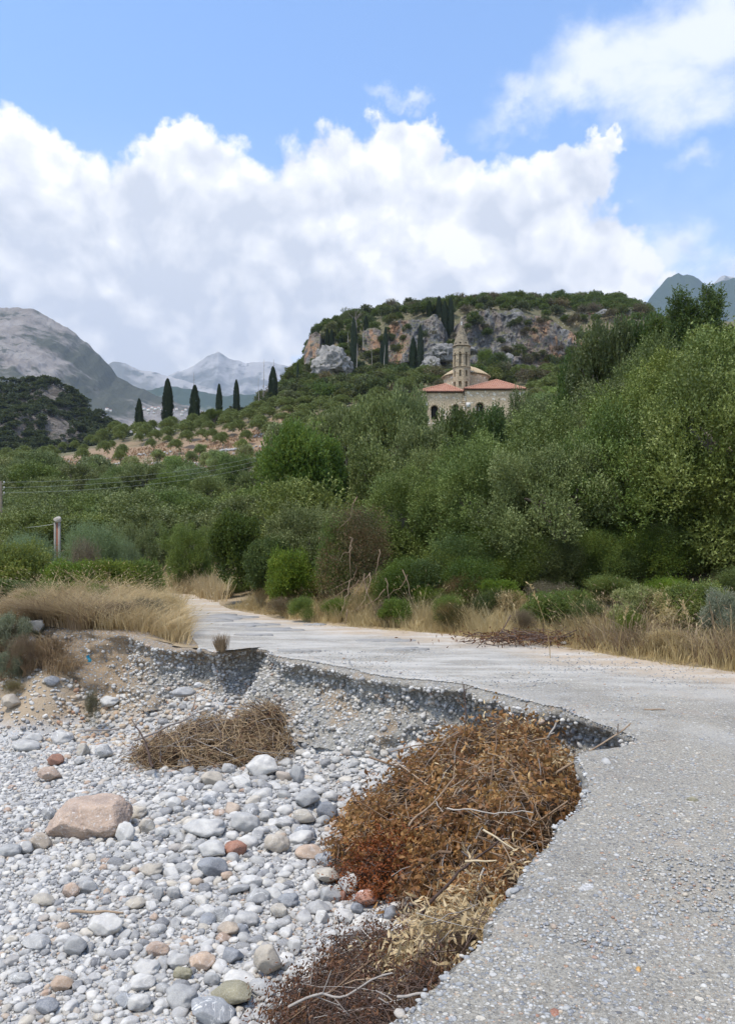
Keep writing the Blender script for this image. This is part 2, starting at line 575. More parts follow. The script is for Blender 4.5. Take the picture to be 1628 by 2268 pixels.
def mat_riverbed():
    m, t, bs, out = newmat('riverbed_gravel')
    g = t.new('ShaderNodeNewGeometry')
    Pn = g.outputs['Position']
    v1 = t.voro(Pn, 42); v2 = t.voro(Pn, 95)
    def peb(v):
        s = t.new('ShaderNodeSeparateColor'); t.l.new(v.outputs['Color'], s.inputs[0])
        return t.ramp(s.outputs[0], [(0, (0.26, 0.27, 0.29)), (0.3, (0.40, 0.41, 0.42)), (0.7, (0.54, 0.54, 0.52)), (0.9, (0.46, 0.41, 0.34)), (1, (0.40, 0.28, 0.20))])
    big = t.noise(Pn, 2.1, 4, 0.6)
    c = t.mix(t.smooth(v1.outputs['Distance'], 0.55, 0.25), peb(v2), peb(v1))
    sand = t.mix(t.noise(Pn, 60, 3, 0.6), (0.33, 0.31, 0.28), (0.42, 0.40, 0.36))
    c = t.mix(t.smooth(big, 0.46, 0.62, 0.1, 0.8), c, sand)
    # ochre soil on the left bank and dusty tan talus below the road
    sp = t.new('ShaderNodeSeparateXYZ'); t.l.new(Pn, sp.inputs[0])
    soil = t.math('MULTIPLY', t.smooth(t.math('ADD', sp.outputs[0], t.math('MULTIPLY', big, 1.2)), -1.9, -3.1), t.smooth(sp.outputs[2], -1.05, -0.85))
    sc = t.mix(t.noise(Pn, 9, 5, 0.7), (0.26, 0.19, 0.12), (0.43, 0.35, 0.25))
    c = t.mix(t.math('MULTIPLY', soil, t.smooth(t.noise(Pn, 5, 5, 0.7), 0.22, 0.45)), c, sc)
    t.l.new(c, bs.inputs['Base Color'])
    h = t.math('SUBTRACT', 0.6, v1.outputs['Distance'])
    h = t.math('ADD', h, t.math('MULTIPLY', t.math('SUBTRACT', 0.6, v2.outputs['Distance']), 0.5))
    t.l.new(t.bump(h, 0.012, 0.8), bs.inputs['Normal'])
    return m


def mat_road():
    m, t, bs, out = newmat('worn_gravel_road')
    g = t.new('ShaderNodeNewGeometry')
    Pn = g.outputs['Position']
    wv = t.vmath('ADD', Pn, t.vmath('SCALE', t.noise(Pn, 40, 2, 0.5, col=True), 0.012))
    v1 = t.voro(wv, 40); v2 = t.voro(wv, 90); v3 = t.voro(wv, 18)
    def sepc(v):
        s = t.new('ShaderNodeSeparateColor'); t.l.new(v.outputs['Color'], s.inputs[0]); return s
    s1, s2, s3 = sepc(v1), sepc(v2), sepc(v3)
    rp = [(0, (0.13, 0.13, 0.135)), (0.25, (0.22, 0.22, 0.215)), (0.5, (0.34, 0.33, 0.305)), (0.75, (0.50, 0.485, 0.44)), (0.92, (0.40, 0.34, 0.26)), (1, (0.33, 0.20, 0.13))]
    matrix = t.mix(t.smooth(t.noise(Pn, 70, 5, 0.8), 0.35, 0.65), (0.165, 0.152, 0.13), (0.35, 0.33, 0.285))
    k2 = t.math('MULTIPLY', t.smooth(v2.outputs['Distance'], 0.45, 0.30), t.smooth(s2.outputs[1], 0.35, 0.5))
    c = t.mix(k2, matrix, t.ramp(s2.outputs[0], rp))
    k1 = t.math('MULTIPLY', t.smooth(v1.outputs['Distance'], 0.42, 0.34), t.smooth(s1.outputs[1], 0.50, 0.57))
    c = t.mix(k1, c, t.ramp(s1.outputs[0], rp))
    k3 = t.math('MULTIPLY', t.smooth(v3.outputs['Distance'], 0.34, 0.29), t.smooth(s3.outputs[1], 0.86, 0.90))
    c = t.mix(k3, c, t.ramp(s3.outputs[0], [(0, (0.30, 0.31, 0.32)), (0.5, (0.46, 0.45, 0.43)), (1, (0.52, 0.47, 0.38))]))
    big = t.noise(Pn, 0.9, 5, 0.62)
    c = t.mix(t.smooth(big, 0.35, 0.65, 0.0, 0.55), c, t.mix(1.0, c, (1.25, 1.22, 1.15), 'MULTIPLY'))
    # tan dust towards the far verge and pale dusty bands
    sp = t.new('ShaderNodeSeparateXYZ'); t.l.new(Pn, sp.inputs[0])
    va = t.new('ShaderNodeAttribute', attribute_name='verge')
    far = t.smooth(sp.outputs[1], 7.0, 10.0)
    lane = t.math('ADD', va.outputs['Fac'], t.math('MULTIPLY', t.noise(Pn, 1.4, 5, 0.65), 1.8))
    dust = t.math('MULTIPLY', t.smooth(lane, 2.6, 1.2), far)
    dcol = t.mix(t.noise(Pn, 7, 4, 0.6), (0.40, 0.29, 0.19), (0.48, 0.39, 0.28))
    c = t.mix(t.math('MULTIPLY', dust, 1.0), c, dcol)
    pale = t.smooth(t.noise(t.vmath('MULTIPLY', Pn, (0.5, 1.8, 1)), 1.3, 5, 0.65), 0.42, 0.62, 0, 0.6)
    c = t.mix(t.math('MULTIPLY', t.math('ADD', pale, 0.15), far), c, (0.54, 0.515, 0.47))
    drop = t.math('MULTIPLY', t.smooth(t.noise(Pn, 1.7, 3, 0.5), 0.56, 0.68, 0, 0.45), t.smooth(t.noise(Pn, 24, 4, 0.7), 0.4, 0.6))
    c = t.mix(drop, c, (0.38, 0.31, 0.24))
    wobv = t.math('ADD', va.outputs['Fac'], t.math('MULTIPLY', t.noise(Pn, 0.8, 3, 0.5), 0.9))
    tr = t.math('MAXIMUM', t.smooth(t.math('ABSOLUTE', t.math('SUBTRACT', wobv, 2.1)), 0.42, 0.08), t.smooth(t.math('ABSOLUTE', t.math('SUBTRACT', wobv, 3.8)), 0.42, 0.08))
    c = t.mix(t.math('MULTIPLY', tr, t.smooth(t.noise(Pn, 2.5, 4, 0.6), 0.35, 0.6, 0.05, 0.38)), c, (0.47, 0.45, 0.41))
    c = t.mix(t.smooth(t.noise(t.vmath('ADD', Pn, (31, 7, 0)), 1.15, 6, 0.68), 0.55, 0.66, 0, 0.35), c, t.mix(1.0, c, (0.62, 0.60, 0.57), 'MULTIPLY'))
    t.l.new(c, bs.inputs['Base Color'])
    h = t.math('ADD', t.math('MULTIPLY', k1, 0.9), t.math('MULTIPLY', k2, 0.5))
    h = t.math('ADD', h, t.math('MULTIPLY', k3, 1.3))
    h = t.math('ADD', h, t.math('MULTIPLY', t.noise(Pn, 180, 3, 0.7), 0.5))
    t.l.new(t.bump(h, 0.006, 0.9), bs.inputs['Normal'])
    bs.inputs['Roughness'].default_value = 0.9
    return m


def mat_bank():
    m, t, bs, out = newmat('bank_conglomerate')
    g = t.new('ShaderNodeNewGeometry')
    Pn = g.outputs['Position']
    v1 = t.voro(Pn, 26); v2 = t.voro(Pn, 60)
    s1 = t.new('ShaderNodeSeparateColor'); t.l.new(v1.outputs['Color'], s1.inputs[0])
    s2 = t.new('ShaderNodeSeparateColor'); t.l.new(v2.outputs['Color'], s2.inputs[0])
    sp = t.new('ShaderNodeSeparateXYZ'); t.l.new(Pn, sp.inputs[0])
    big = t.noise(Pn, 1.6, 4, 0.6)
    grey = t.mix(t.smooth(t.noise(Pn, 18, 5, 0.75), .35, .65), (0.20, 0.19, 0.165), (0.42, 0.40, 0.35))
    tan = t.mix(t.noise(Pn, 20, 4, 0.7), (0.25, 0.17, 0.10), (0.42, 0.32, 0.21))
    top = t.smooth(t.math('ADD', t.math('ADD', sp.outputs[2], t.math('MULTIPLY', big, 0.3)), t.smooth(sp.outputs[0], -1.5, -2.6, 0, 0.12)), -0.10, 0.10)
    left = t.smooth(t.math('ADD', sp.outputs[0], t.math('MULTIPLY', big, 0.8)), -2.5, -3.3)
    top = t.math('MULTIPLY', top, t.smooth(sp.outputs[0], -0.6, -2.0, 0.15, 1.0))
    k = t.math('MAXIMUM', t.math('MAXIMUM', t.math('MULTIPLY', top, 0.75), left), t.smooth(big, 0.52, 0.68, 0, 0.8))
    c = t.mix(k, grey, tan)
    rp = [(0, (0.22, 0.23, 0.24)), (0.4, (0.42, 0.42, 0.41)), (0.8, (0.58, 0.57, 0.54)), (1, (0.46, 0.36, 0.26))]
    k1 = t.math('MULTIPLY', t.smooth(v1.outputs['Distance'], 0.42, 0.34), t.smooth(s1.outputs[1], 0.45, 0.55))
    k2 = t.math('MULTIPLY', t.smooth(v2.outputs['Distance'], 0.42, 0.32), t.smooth(s2.outputs[1], 0.4, 0.5))
    c = t.mix(k2, c, t.ramp(s2.outputs[0], rp)); c = t.mix(k1, c, t.ramp(s1.outputs[0], rp))
    t.l.new(c, bs.inputs['Base Color'])
    h = t.math('ADD', t.math('MULTIPLY', k1, 1.0), t.math('MULTIPLY', k2, 0.5))
    h = t.math('ADD', h, t.noise(Pn, 35, 5, 0.75))
    t.l.new(t.bump(h, 0.03, 0.9), bs.inputs['Normal'])
    return m


def mat_ground(name, a, b, c3, sc=0.6, stones=True, tanleft=False):
    m, t, bs, out = newmat(name)
    g = t.new('ShaderNodeNewGeometry')
    Pn = g.outputs['Position']
    n = t.noise(Pn, sc, 6, 0.65); n2 = t.noise(Pn, sc * 7, 5, 0.7)
    c = t.mix(t.smooth(n2, 0.3, 0.7), a, b)
    c = t.mix(t.smooth(n, 0.45, 0.62), c, c3)
    if stones:
        v = t.voro(Pn, 1.6)
        s = t.new('ShaderNodeSeparateColor'); t.l.new(v.outputs['Color'], s.inputs[0])
        k = t.math('MULTIPLY', t.smooth(v.outputs['Distance'], 0.3, 0.22), t.smooth(s.outputs[1], 0.72, 0.78))
        c = t.mix(k, c, (0.42, 0.40, 0.38))
    if tanleft:       # dry reddish earth of the terraced grove
        sp = t.new('ShaderNodeSeparateXYZ'); t.l.new(Pn, sp.inputs[0])
        k = t.math('MULTIPLY', t.smooth(sp.outputs[0], -8, -16), t.math('MULTIPLY', t.smooth(sp.outputs[1], 75, 95), t.smooth(sp.outputs[1], 185, 165)))
        k = t.math('MULTIPLY', k, t.smooth(n, 0.36, 0.52, 0.35, 1.0))
        c = t.mix(k, c, t.mix(n2, (0.22, 0.14, 0.08), (0.33, 0.24, 0.155)))
    t.l.new(c, bs.inputs['Base Color'])
    t.l.new(t.bump(n2, 0.15, 0.8), bs.inputs['Normal'])
    return m


def mat_cliff(name, stain=0.6):
    m, t, bs, out = newmat(name)
    g = t.new('ShaderNodeNewGeometry')
    Pn = g.outputs['Position']
    st = t.vmath('MULTIPLY', Pn, (1, 1, 0.28))
    n1 = t.noise(st, 0.35, 7, 0.68); n2 = t.noise(st, 1.4, 6, 0.7); n3 = t.noise(Pn, 0.12, 4, 0.6)
    c = t.ramp(n1, [(0.32, (0.07, 0.07, 0.068)), (0.44, (0.15, 0.15, 0.15)), (0.56, (0.27, 0.265, 0.26)), (0.72, (0.38, 0.365, 0.34))])
    c = t.mix(t.smooth(n2, 0.50, 0.64, 0, 0.85), c, (0.075, 0.07, 0.06))
    c = t.mix(t.smooth(t.noise(Pn, 0.5, 5, 0.7), 0.58, 0.66, 0, 0.8), c, (0.06, 0.07, 0.03))
    c = t.mix(t.smooth(t.noise(st, 0.16, 5, 0.6), 0.42, 0.62, 0, 0.55), c, (0.31, 0.235, 0.18))
    sp = t.new('ShaderNodeSeparateXYZ'); t.l.new(Pn, sp.inputs[0])
    # rust stains, mostly on the overhung right half and at the left corner
    sx = t.math('MAXIMUM', t.smooth(sp.outputs[0], 42, 54, 0.0, 1.0), t.smooth(sp.outputs[0], 14, 9))
    o = t.smooth(t.noise(st, 0.30, 7, 0.7), 0.46, 0.56)
    oc = t.mix(n2, (0.40, 0.20, 0.11), (0.50, 0.33, 0.20))
    c = t.mix(t.math('MULTIPLY', t.math('MULTIPLY', sx, o), stain), c, oc)
    # tufts of dry scrub on ledges
    nz = t.new('ShaderNodeSeparateXYZ'); t.l.new(g.outputs['Normal'], nz.inputs[0])
    led = t.math('MULTIPLY', t.smooth(nz.outputs[2], 0.45, 0.75), t.smooth(n3, 0.35, 0.55))
    c = t.mix(led, c, (0.12, 0.12, 0.06))
    t.l.new(c, bs.inputs['Base Color'])
    t.l.new(t.bump(t.math('ADD', n1, t.math('MULTIPLY', n2, 0.5)), 1.2, 0.9), bs.inputs['Normal'])
    return m


def mat_mountain(name, rockc, rock2, scrub, cover=0.5, sc=0.004, speck=0.05, patch=1.0):
    m, t, bs, out = newmat(name)
    g = t.new('ShaderNodeNewGeometry')
    Pn = g.outputs['Position']
    n1 = t.noise(Pn, sc, 8, 0.62); n2 = t.noise(Pn, sc * 6, 6, 0.7); n3 = t.noise(Pn, speck, 3, 0.6)
    c = t.mix(t.smooth(n2, 0.3, 0.7), rockc, rock2)
    sp = t.new('ShaderNodeSeparateXYZ'); t.l.new(Pn, sp.inputs[0])
    k = t.smooth(t.math('ADD', n1, t.math('MULTIPLY', n3, 0.22)), 0.76 - cover * 0.4, 0.86 - cover * 0.4, 0, patch)
    c = t.mix(k, c, scrub)
    k2 = t.smooth(n3, 0.60, 0.66, 0, 0.8)
    c = t.mix(k2, c, scrub)
    t.l.new(c, bs.inputs['Base Color'])
    t.l.new(t.bump(t.math('ADD', n1, t.math('MULTIPLY', n2, 0.3)), 60, 0.8), bs.inputs['Normal'])
    bs.inputs['Specular IOR Level'].default_value = 0.0
    return m


# foliage materials (several kinds, each its own leaf colour)
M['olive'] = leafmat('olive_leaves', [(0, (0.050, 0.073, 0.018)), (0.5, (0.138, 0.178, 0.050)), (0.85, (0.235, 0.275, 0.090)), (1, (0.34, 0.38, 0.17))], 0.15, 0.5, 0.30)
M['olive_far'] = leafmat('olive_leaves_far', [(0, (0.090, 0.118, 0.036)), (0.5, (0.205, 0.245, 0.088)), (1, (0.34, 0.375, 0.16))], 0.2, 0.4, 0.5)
M['dark'] = leafmat('dark_leaves', [(0, (0.028, 0.050, 0.014)), (0.6, (0.072, 0.108, 0.026)), (1, (0.15, 0.19, 0.05))], 0.22, 0.4, 0.35)
M['cypress'] = leafmat('cypress_foliage', [(0, (0.014, 0.026, 0.012)), (0.6, (0.028, 0.045, 0.018)), (1, (0.05, 0.07, 0.03))], 0.1, 0.4, 0.2)
M['scrub'] = leafmat('scrub_leaves', [(0, (0.040, 0.054, 0.018)), (0.5, (0.088, 0.110, 0.036)), (1, (0.165, 0.18, 0.065))], 0.2, 0.35, 0.6)
M['bright'] = leafmat('bright_leaves', [(0, (0.05, 0.10, 0.016)), (0.6, (0.11, 0.19, 0.03)), (1, (0.19, 0.28, 0.05))], 0.4, 0.4, 0.1)
M['tamarisk'] = leafmat('tamarisk_sprays', [(0, (0.12, 0.18, 0.085)), (0.6, (0.18, 0.25, 0.125)), (1, (0.25, 0.32, 0.18))], 0.3, 0.4, 0.15)
M['bramble'] = leafmat('bramble_leaves', [(0, (0.048, 0.088, 0.016)), (0.5, (0.115, 0.175, 0.030)), (0.9, (0.22, 0.29, 0.055)), (1, (0.40, 0.38, 0.08))], 0.35, 0.4, 0.25)
M['rusty'] = leafmat('rusty_dry_leaves', [(0, (0.05, 0.06, 0.02)), (0.45, (0.09, 0.09, 0.03)), (0.62, (0.17, 0.085, 0.045)), (1, (0.22, 0.20, 0.06))], 0.25, 0.5, 0.2)
M['yellowgreen'] = leafmat('yellow_green_flower_heads', [(0, (0.14, 0.17, 0.06)), (0.5, (0.28, 0.30, 0.12)), (1, (0.42, 0.42, 0.20))], 0.3, 0.4, 0.2)
M['sage'] = leafmat('sage_leaves', [(0, (0.14, 0.16, 0.11)), (0.6, (0.24, 0.26, 0.18)), (1, (0.34, 0.35, 0.26))], 0.25, 0.4, 0.2)
M['yellow'] = leafmat('yellow_blossom', [(0, (0.35, 0.36, 0.05)), (1, (0.55, 0.52, 0.08))], 0.3, 0.4, 0.1)
M['heath'] = leafmat('brown_scrub', [(0, (0.10, 0.075, 0.05)), (0.6, (0.17, 0.13, 0.085)), (1, (0.15, 0.16, 0.07))], 0.15, 0.4, 0.5)
M['straw'] = leafmat('dry_straw', [(0, (0.33, 0.23, 0.10)), (0.5, (0.50, 0.38, 0.18)), (0.85, (0.62, 0.50, 0.28)), (1, (0.70, 0.62, 0.42))], 0.3, 0.5, 0.1, 0.6, 0.9)
M['straw_dark'] = leafmat('dry_weeds', [(0, (0.19, 0.13, 0.075)), (0.6, (0.33, 0.24, 0.13)), (1, (0.47, 0.37, 0.22))], 0.25, 0.5, 0.2)
M['drybrown'] = leafmat('dead_brown_leaves', [(0, (0.09, 0.034, 0.012)), (0.4, (0.24, 0.103, 0.030)), (0.8, (0.41, 0.22, 0.065)), (1, (0.60, 0.42, 0.19))], 0.25, 0.5, 0.1, 0.5, 3.0)
M['deadred'] = leafmat('dead_red_leaves', [(0, (0.10, 0.028, 0.012)), (0.5, (0.22, 0.065, 0.022)), (1, (0.34, 0.12, 0.035))], 0.25, 0.3, 0.1)
M['deaddark'] = leafmat('dead_dark_leaves', [(0, (0.055, 0.026, 0.014)), (0.5, (0.125, 0.058, 0.028)), (1, (0.24, 0.125, 0.05))], 0.2, 0.3, 0.1)
M['palestraw'] = leafmat('pale_dead_leaves', [(0, (0.40, 0.27, 0.12)), (0.5, (0.58, 0.44, 0.24)), (1, (0.72, 0.59, 0.37))], 0.25, 0.3, 0.1)
M['bark'] = woodmat('bark', (0.10, 0.08, 0.06), (0.22, 0.19, 0.15), 6)
M['deadwood'] = woodmat('dead_wood', (0.14, 0.085, 0.05), (0.34, 0.25, 0.17), 20)
M['greywood'] = woodmat('bleached_wood', (0.22, 0.19, 0.17), (0.42, 0.38, 0.33), 15)
M['darktwig'] = woodmat('dark_twigs', (0.055, 0.035, 0.028), (0.17, 0.12, 0.095), 20)
M['strawtwig'] = woodmat('straw_coloured_twigs', (0.20, 0.13, 0.07), (0.44, 0.32, 0.19), 20)
M['litter'] = mat_ground('dark_litter_underlay', (0.05, 0.03, 0.016), (0.10, 0.06, 0.03), (0.13, 0.075, 0.035), 9, False)  # underlay of the heaps; shade between the leaves is put into its dark colour
M['bed'] = mat_riverbed()
M['road'] = mat_road()
M['bank'] = mat_bank()
M['hill'] = mat_ground('grove_soil', (0.085, 0.085, 0.04), (0.17, 0.15, 0.08), (0.15, 0.125, 0.07), 0.06, True, True)
M['soil'] = mat_ground('dry_soil', (0.30, 0.22, 0.13), (0.42, 0.33, 0.21), (0.20, 0.16, 0.09), 0.5, False)
M['cliff'] = mat_cliff('cliff_rock', 0.9)


# ================================================================== THE GROUND
# edge of the washed-out road shelf, in plan (x, y), from the far left round to behind the camera
LEDGE = [(-16, 17.0), (-10.0, 15.2), (-7.2, 14.0), (-5.6, 13.2), (-4.75, 12.75), (-4.15, 12.3), (-3.5, 12.1), (-3.0, 12.0), (-2.45, 11.9), (-2.2, 11.6),
         (-2.05, 11.95), (-1.75, 12.05), (-1.5, 11.75), (-1.35, 11.3), (-1.0, 11.0), (-0.55, 10.55), (0.03, 9.75), (0.40, 9.45), (0.77, 9.2), (1.1, 8.95),
         (1.39, 8.5), (1.78, 7.84), (1.95, 7.3), (2.12, 6.85), (2.18, 6.45), (1.95, 6.2), (1.60, 6.0), (1.53, 5.65), (1.42, 5.2), (1.28, 4.85), (1.05, 4.5),
         (0.98, 4.25), (0.79, 3.98), (0.72, 3.67), (0.58, 3.42), (0.50, 3.22), (0.37, 3.06), (0.17, 2.8), (0.07, 2.64), (-0.2, 2.3), (-0.45, 1.9),
         (-0.8, 1.2), (-1.2, 0.0), (-1.6, -3.0)]
BEDPOLY = LEDGE + [(-16, -3.0)]
ROAD_L = LEDGE[8:]                       # here the eroded edge is the edge of the road
ROAD_FARL = [(-14.0, 24.5), (-9.0, 23.2), (-6.6, 22.0), (-5.4, 20.6), (-4.75, 19.2), (-4.1, 17.5), (-3.55, 15.6), (-3.0, 13.6), (-2.62, 12.4)]
ROAD_R = [(-13.8, 28.2), (-8.2, 26.4), (-5.2, 24.0), (-3.9, 20.6), (-3.2, 18.6), (-2.0, 16.6), (-1.16, 15.4), (0.69, 14.0), (1.6, 13.3), (2.5, 12.45),
          (3.47, 10.7), (4.4, 9.5), (5.4, 8.2), (6.2, 6.5), (6.6, 4.0), (6.6, 1.0), (6.6, -3.0)]
ROADPOLY = ROAD_FARL + ROAD_L + ROAD_R[::-1]


def bed(x, y):
    x = np.asarray(x, float); y = np.asarray(y, float)
    d = pdist(x, y, LEDGE)
    left = sstep(-x, 3.9, 4.9) * sstep(y, 9.5, 11.5)
    amp = 0.22 + 0.30 * sstep(y, 6.5, 9.3) + 0.60 * left
    w = 1.0 + 1.1 * left
    p = xyz(x, y)
    z = -1.12 + amp * sstep(1 - d / w, 0, 1.1)
    z = z + 0.05 * fbm(p * 0.7, 3, 3) + 0.025 * fbm(p * 2.6, 3, 5) + left * 0.10 * fbm(p * 1.6, 3, 9)
    z = z - 0.10 * sstep(1 - np.hypot(x - 0.1, (y - 7.6) * 0.7) / 1.2, 0, 1)
    return z


CP = []
def cps(Y, *pts):
    for px, py in pts: CP.append(P(px, py, Y))
cps(25, (-300, 1290), (0, 1288), (400, 1282), (800, 1252), (1200, 1190), (1550, 1100), (1900, 1010), (2400, 900))
cps(45, (-300, 1220), (0, 1215), (200, 1210), (500, 1198), (800, 1178), (1100, 1120), (1500, 985), (1900, 880), (2500, 790))
cps(35, (1300, 1125), (1550, 1010), (1800, 910))
cps(80, (-250, 1110), (100, 1102), (400, 1096), (700, 1070), (1000, 1015), (1300, 950), (1700, 830), (2300, 720))
cps(120, (-250, 1080), (100, 1066), (300, 1054), (500, 1044), (700, 985), (850, 950), (1000, 932), (1170, 925), (1400, 860), (1800, 740))
cps(104, (930, 948), (1170, 945), (1050, 947)); cps(113, (925, 938), (1180, 935))
cps(160, (-250, 1061), (0, 1044), (200, 1011), (350, 988), (500, 971), (650, 925), (800, 905), (1000, 882), (1200, 868), (1500, 790))
cps(195, (-250, 1076), (0, 1056), (130, 1018), (250, 978), (330, 962), (420, 951), (520, 933), (600, 918), (660, 872), (750, 862), (900, 848), (1100, 845), (1300, 830), (1500, 740))
cps(228, (-150, 1124), (150, 1054), (350, 999), (500, 959), (600, 900), (650, 862), (700, 838), (800, 822), (900, 812), (1000, 808), (1100, 818), (1250, 836), (1330, 800), (1450, 745))
cps(242, (860, 733), (950, 718), (1050, 708), (1180, 705), (1260, 735), (1350, 708), (700, 795), (780, 768))
cps(262, (600, 915), (650, 880), (688, 760), (760, 726), (850, 703), (950, 691), (1050, 685), (1200, 684), (1350, 687), (1430, 704), (1480, 742))
cps(285, (700, 765), (800, 716), (950, 686), (1050, 678), (1240, 676), (1400, 682), (1480, 735), (1550, 765), (600, 950))
cps(330, (300, 1080), (600, 1020), (800, 780), (1050, 710), (1240, 702), (1400, 706), (1550, 800), (0, 1120), (1800, 850))
CP += [np.array(v, float) for v in [(-14, 20, 0), (-9, 22, 0), (-9, 16, 0.1), (-4, 25, .25), (0, 20, .5), (3, 17, .6), (5.5, 12, .25), (8, 14, .9), (12, 20, 3),
                                    (9, 6, .4), (9, -3, .5), (2, 9, 0), (2, 3, 0), (-2, 14, 0), (-5, 19, 0), (16, 8, 2.5), (16, -3, 2.5), (-16, 12, -.3)]]
CP = np.array(CP)


class TPS:
    def __init__(s, C, lam=1e-4):
        s.P = C[:, :2] / 100.0
        n = len(C)
        K = s.phi(np.linalg.norm(s.P[:, None] - s.P[None], axis=2)) + lam * np.eye(n)
        A = np.zeros((n + 3, n + 3)); A[:n, :n] = K
        A[:n, n] = 1; A[:n, n + 1:] = s.P; A[n:, :n] = A[:n, n:].T
        s.w = np.linalg.solve(A, np.r_[C[:, 2], 0, 0, 0])

    @staticmethod
    def phi(r):
        return r * r * np.log(r + 1e-9)

    def __call__(s, x, y):
        x = np.asarray(x, float); y = np.asarray(y, float)
        sh = x.shape; q = np.stack([x.ravel(), y.ravel()], 1) / 100.0
        out = np.empty(len(q))
        for i in range(0, len(q), 20000):
            b = q[i:i + 20000]
            out[i:i + 20000] = s.phi(np.linalg.norm(b[:, None] - s.P[None], axis=2)) @ s.w[:-3] + s.w[-3] + b @ s.w[-2:]
        return out.reshape(sh)


TP = TPS(CP)


def ground(x, y):
    """upper ground: everything that is not the river bed"""
    x = np.asarray(x, float); y = np.asarray(y, float)
    z = TP(x, y)
    dr = np.where(inpoly(x, y, ROADPOLY), 0, pdist(x, y, ROADPOLY + ROADPOLY[:1]))
    near = sstep(dr, 0.2, 3.5)
    z = z * near
    z = z + near * (0.05 + 0.005 * np.clip(y, 0, 200)) * fbm(xyz(x, y) * 0.35, 3, 21) + 0.5 * sstep(y, 60, 120) * fbm(xyz(x, y) * 0.08, 4, 31)
    # grassy mound left of the road
    m = np.exp(-(((x + 5.0) / 1.7) ** 2 + ((y - 14.6) / 1.9) ** 2))
    z = z + 0.30 * m * sstep(dr, 0.0, 0.9)
    z = z + 0.13 * sstep(-x, 2.6, 3.8) * sstep(13.6 - y, 0, 1) * sstep(dr, 0, .6)
    # stone terraces on the bare strip of the grove
    return np.where(dr > 0, z + 0.015 * sstep(dr, 0, 0.5), z - 0.03)


# river bed, fine grid
def build_bed():
    xs = np.arange(-15.5, 2.5, 0.05); ys = np.arange(-2.5, 16.6, 0.05)
    X, Y = np.meshgrid(xs, ys, indexing='ij')
    Z = bed(X, Y)
    F = grid_faces(len(xs), len(ys))
    keep = (inpoly(X, Y, BEDPOLY) | (pdist(X, Y, LEDGE) < 0.35)).ravel()
    F = F[keep[F].all(1)]
    used = np.unique(F); mp = np.zeros(X.size, int); mp[used] = np.arange(len(used))
    V = np.stack([X, Y, Z], -1).reshape(-1, 3)[used]
    tag(link('riverbed', mesh('riverbed', V, mp[F], M['bed'], True)), 'dry river bed of pale gravel and sand', kind='structure')


build_bed()


def build_ground():
    g = Geo()
    # near patch: 12 cm cells, cut away where the bed lies
    xs = np.arange(-16, 14.01, 0.15); ys = np.arange(-3, 24.01, 0.15)
    X, Y = np.meshgrid(xs, ys, indexing='ij')
    Z = ground(X, Y)
    keep = ~(inpoly(X, Y, BEDPOLY)).ravel()
    F = grid_faces(len(xs), len(ys)); F = F[keep[F].all(1)]
    used = np.unique(F); mp = np.zeros(X.size, int); mp[used] = np.arange(len(used))
    g.add(np.stack([X, Y, Z], -1).reshape(-1, 3)[used], mp[F])
    me = g.mesh('near_ground', M['soil'], True)
    tag(link('ground', me), 'dry soil of the verge beside the road', kind='structure')
    # hillside
    g = Geo()
    xs = np.arange(-170, 290.1, 1.6); ys = np.arange(12, 345, 1.6)
    X, Y = np.meshgrid(xs, ys, indexing='ij')
    Z = ground(X, Y)
    inner = (X > -15.5) & (X < 13.5) & (Y < 23.5)
    Z = np.where(inner, -1.5, Z)
    F = grid_faces(len(xs), len(ys))
    F = F[(~inner.ravel())[F].any(1)]
    F = F[(X.ravel()[F].min(1) > -15.9) & True | (Y.ravel()[F].max(1) > 12)]
    g.add(np.stack([X, Y, Z], -1).reshape(-1, 3), F)
    tag(link('hillside', g.mesh('hillside', M['hill'], True)), 'hillside rising from the road to the cliff', kind='structure')
    V = [(-14000, -3000, -3.0), (14000, -3000, -3.0), (14000, 14000, -3.0), (-14000, 14000, -3.0)]
    tag(link('ground_plain', mesh('ground_plain', V, np.array([[0, 1, 2, 3]]), M["hill"])), 'valley floor', kind='structure')


build_ground()


# ------------------------------------------------------------------ road sheet and the cut bank below its edge
def wallpts():
    """the jagged shelf edge, as fine points with outward normal and arc length"""
    L, s = resample(LEDGE[1:], 0.035)
    T = np.gradient(L, axis=0); T /= np.linalg.norm(T, axis=1)[:, None]
    N = np.stack([T[:, 1], -T[:, 0]], 1)              # which side is the bed?
    test = L + N * 0.2
    if inpoly(test[:, 0], test[:, 1], BEDPOLY).mean() < 0.5: N = -N
    # smooth the normals
    k = np.ones(9) / 9
    N = np.stack([np.convolve(N[:, i], k, 'same') for i in range(2)], 1); N /= np.linalg.norm(N, axis=1)[:, None] + 1e-9
    j = fbm(np.stack([s * 1.5, s * 0, s * 0], 1), 6, 77, 0.74) * (0.10 + .09 * sstep(L[:, 1], 6, 8))[:]
    return L + N * j[:, None], N, s


WL, WN, WS = wallpts()


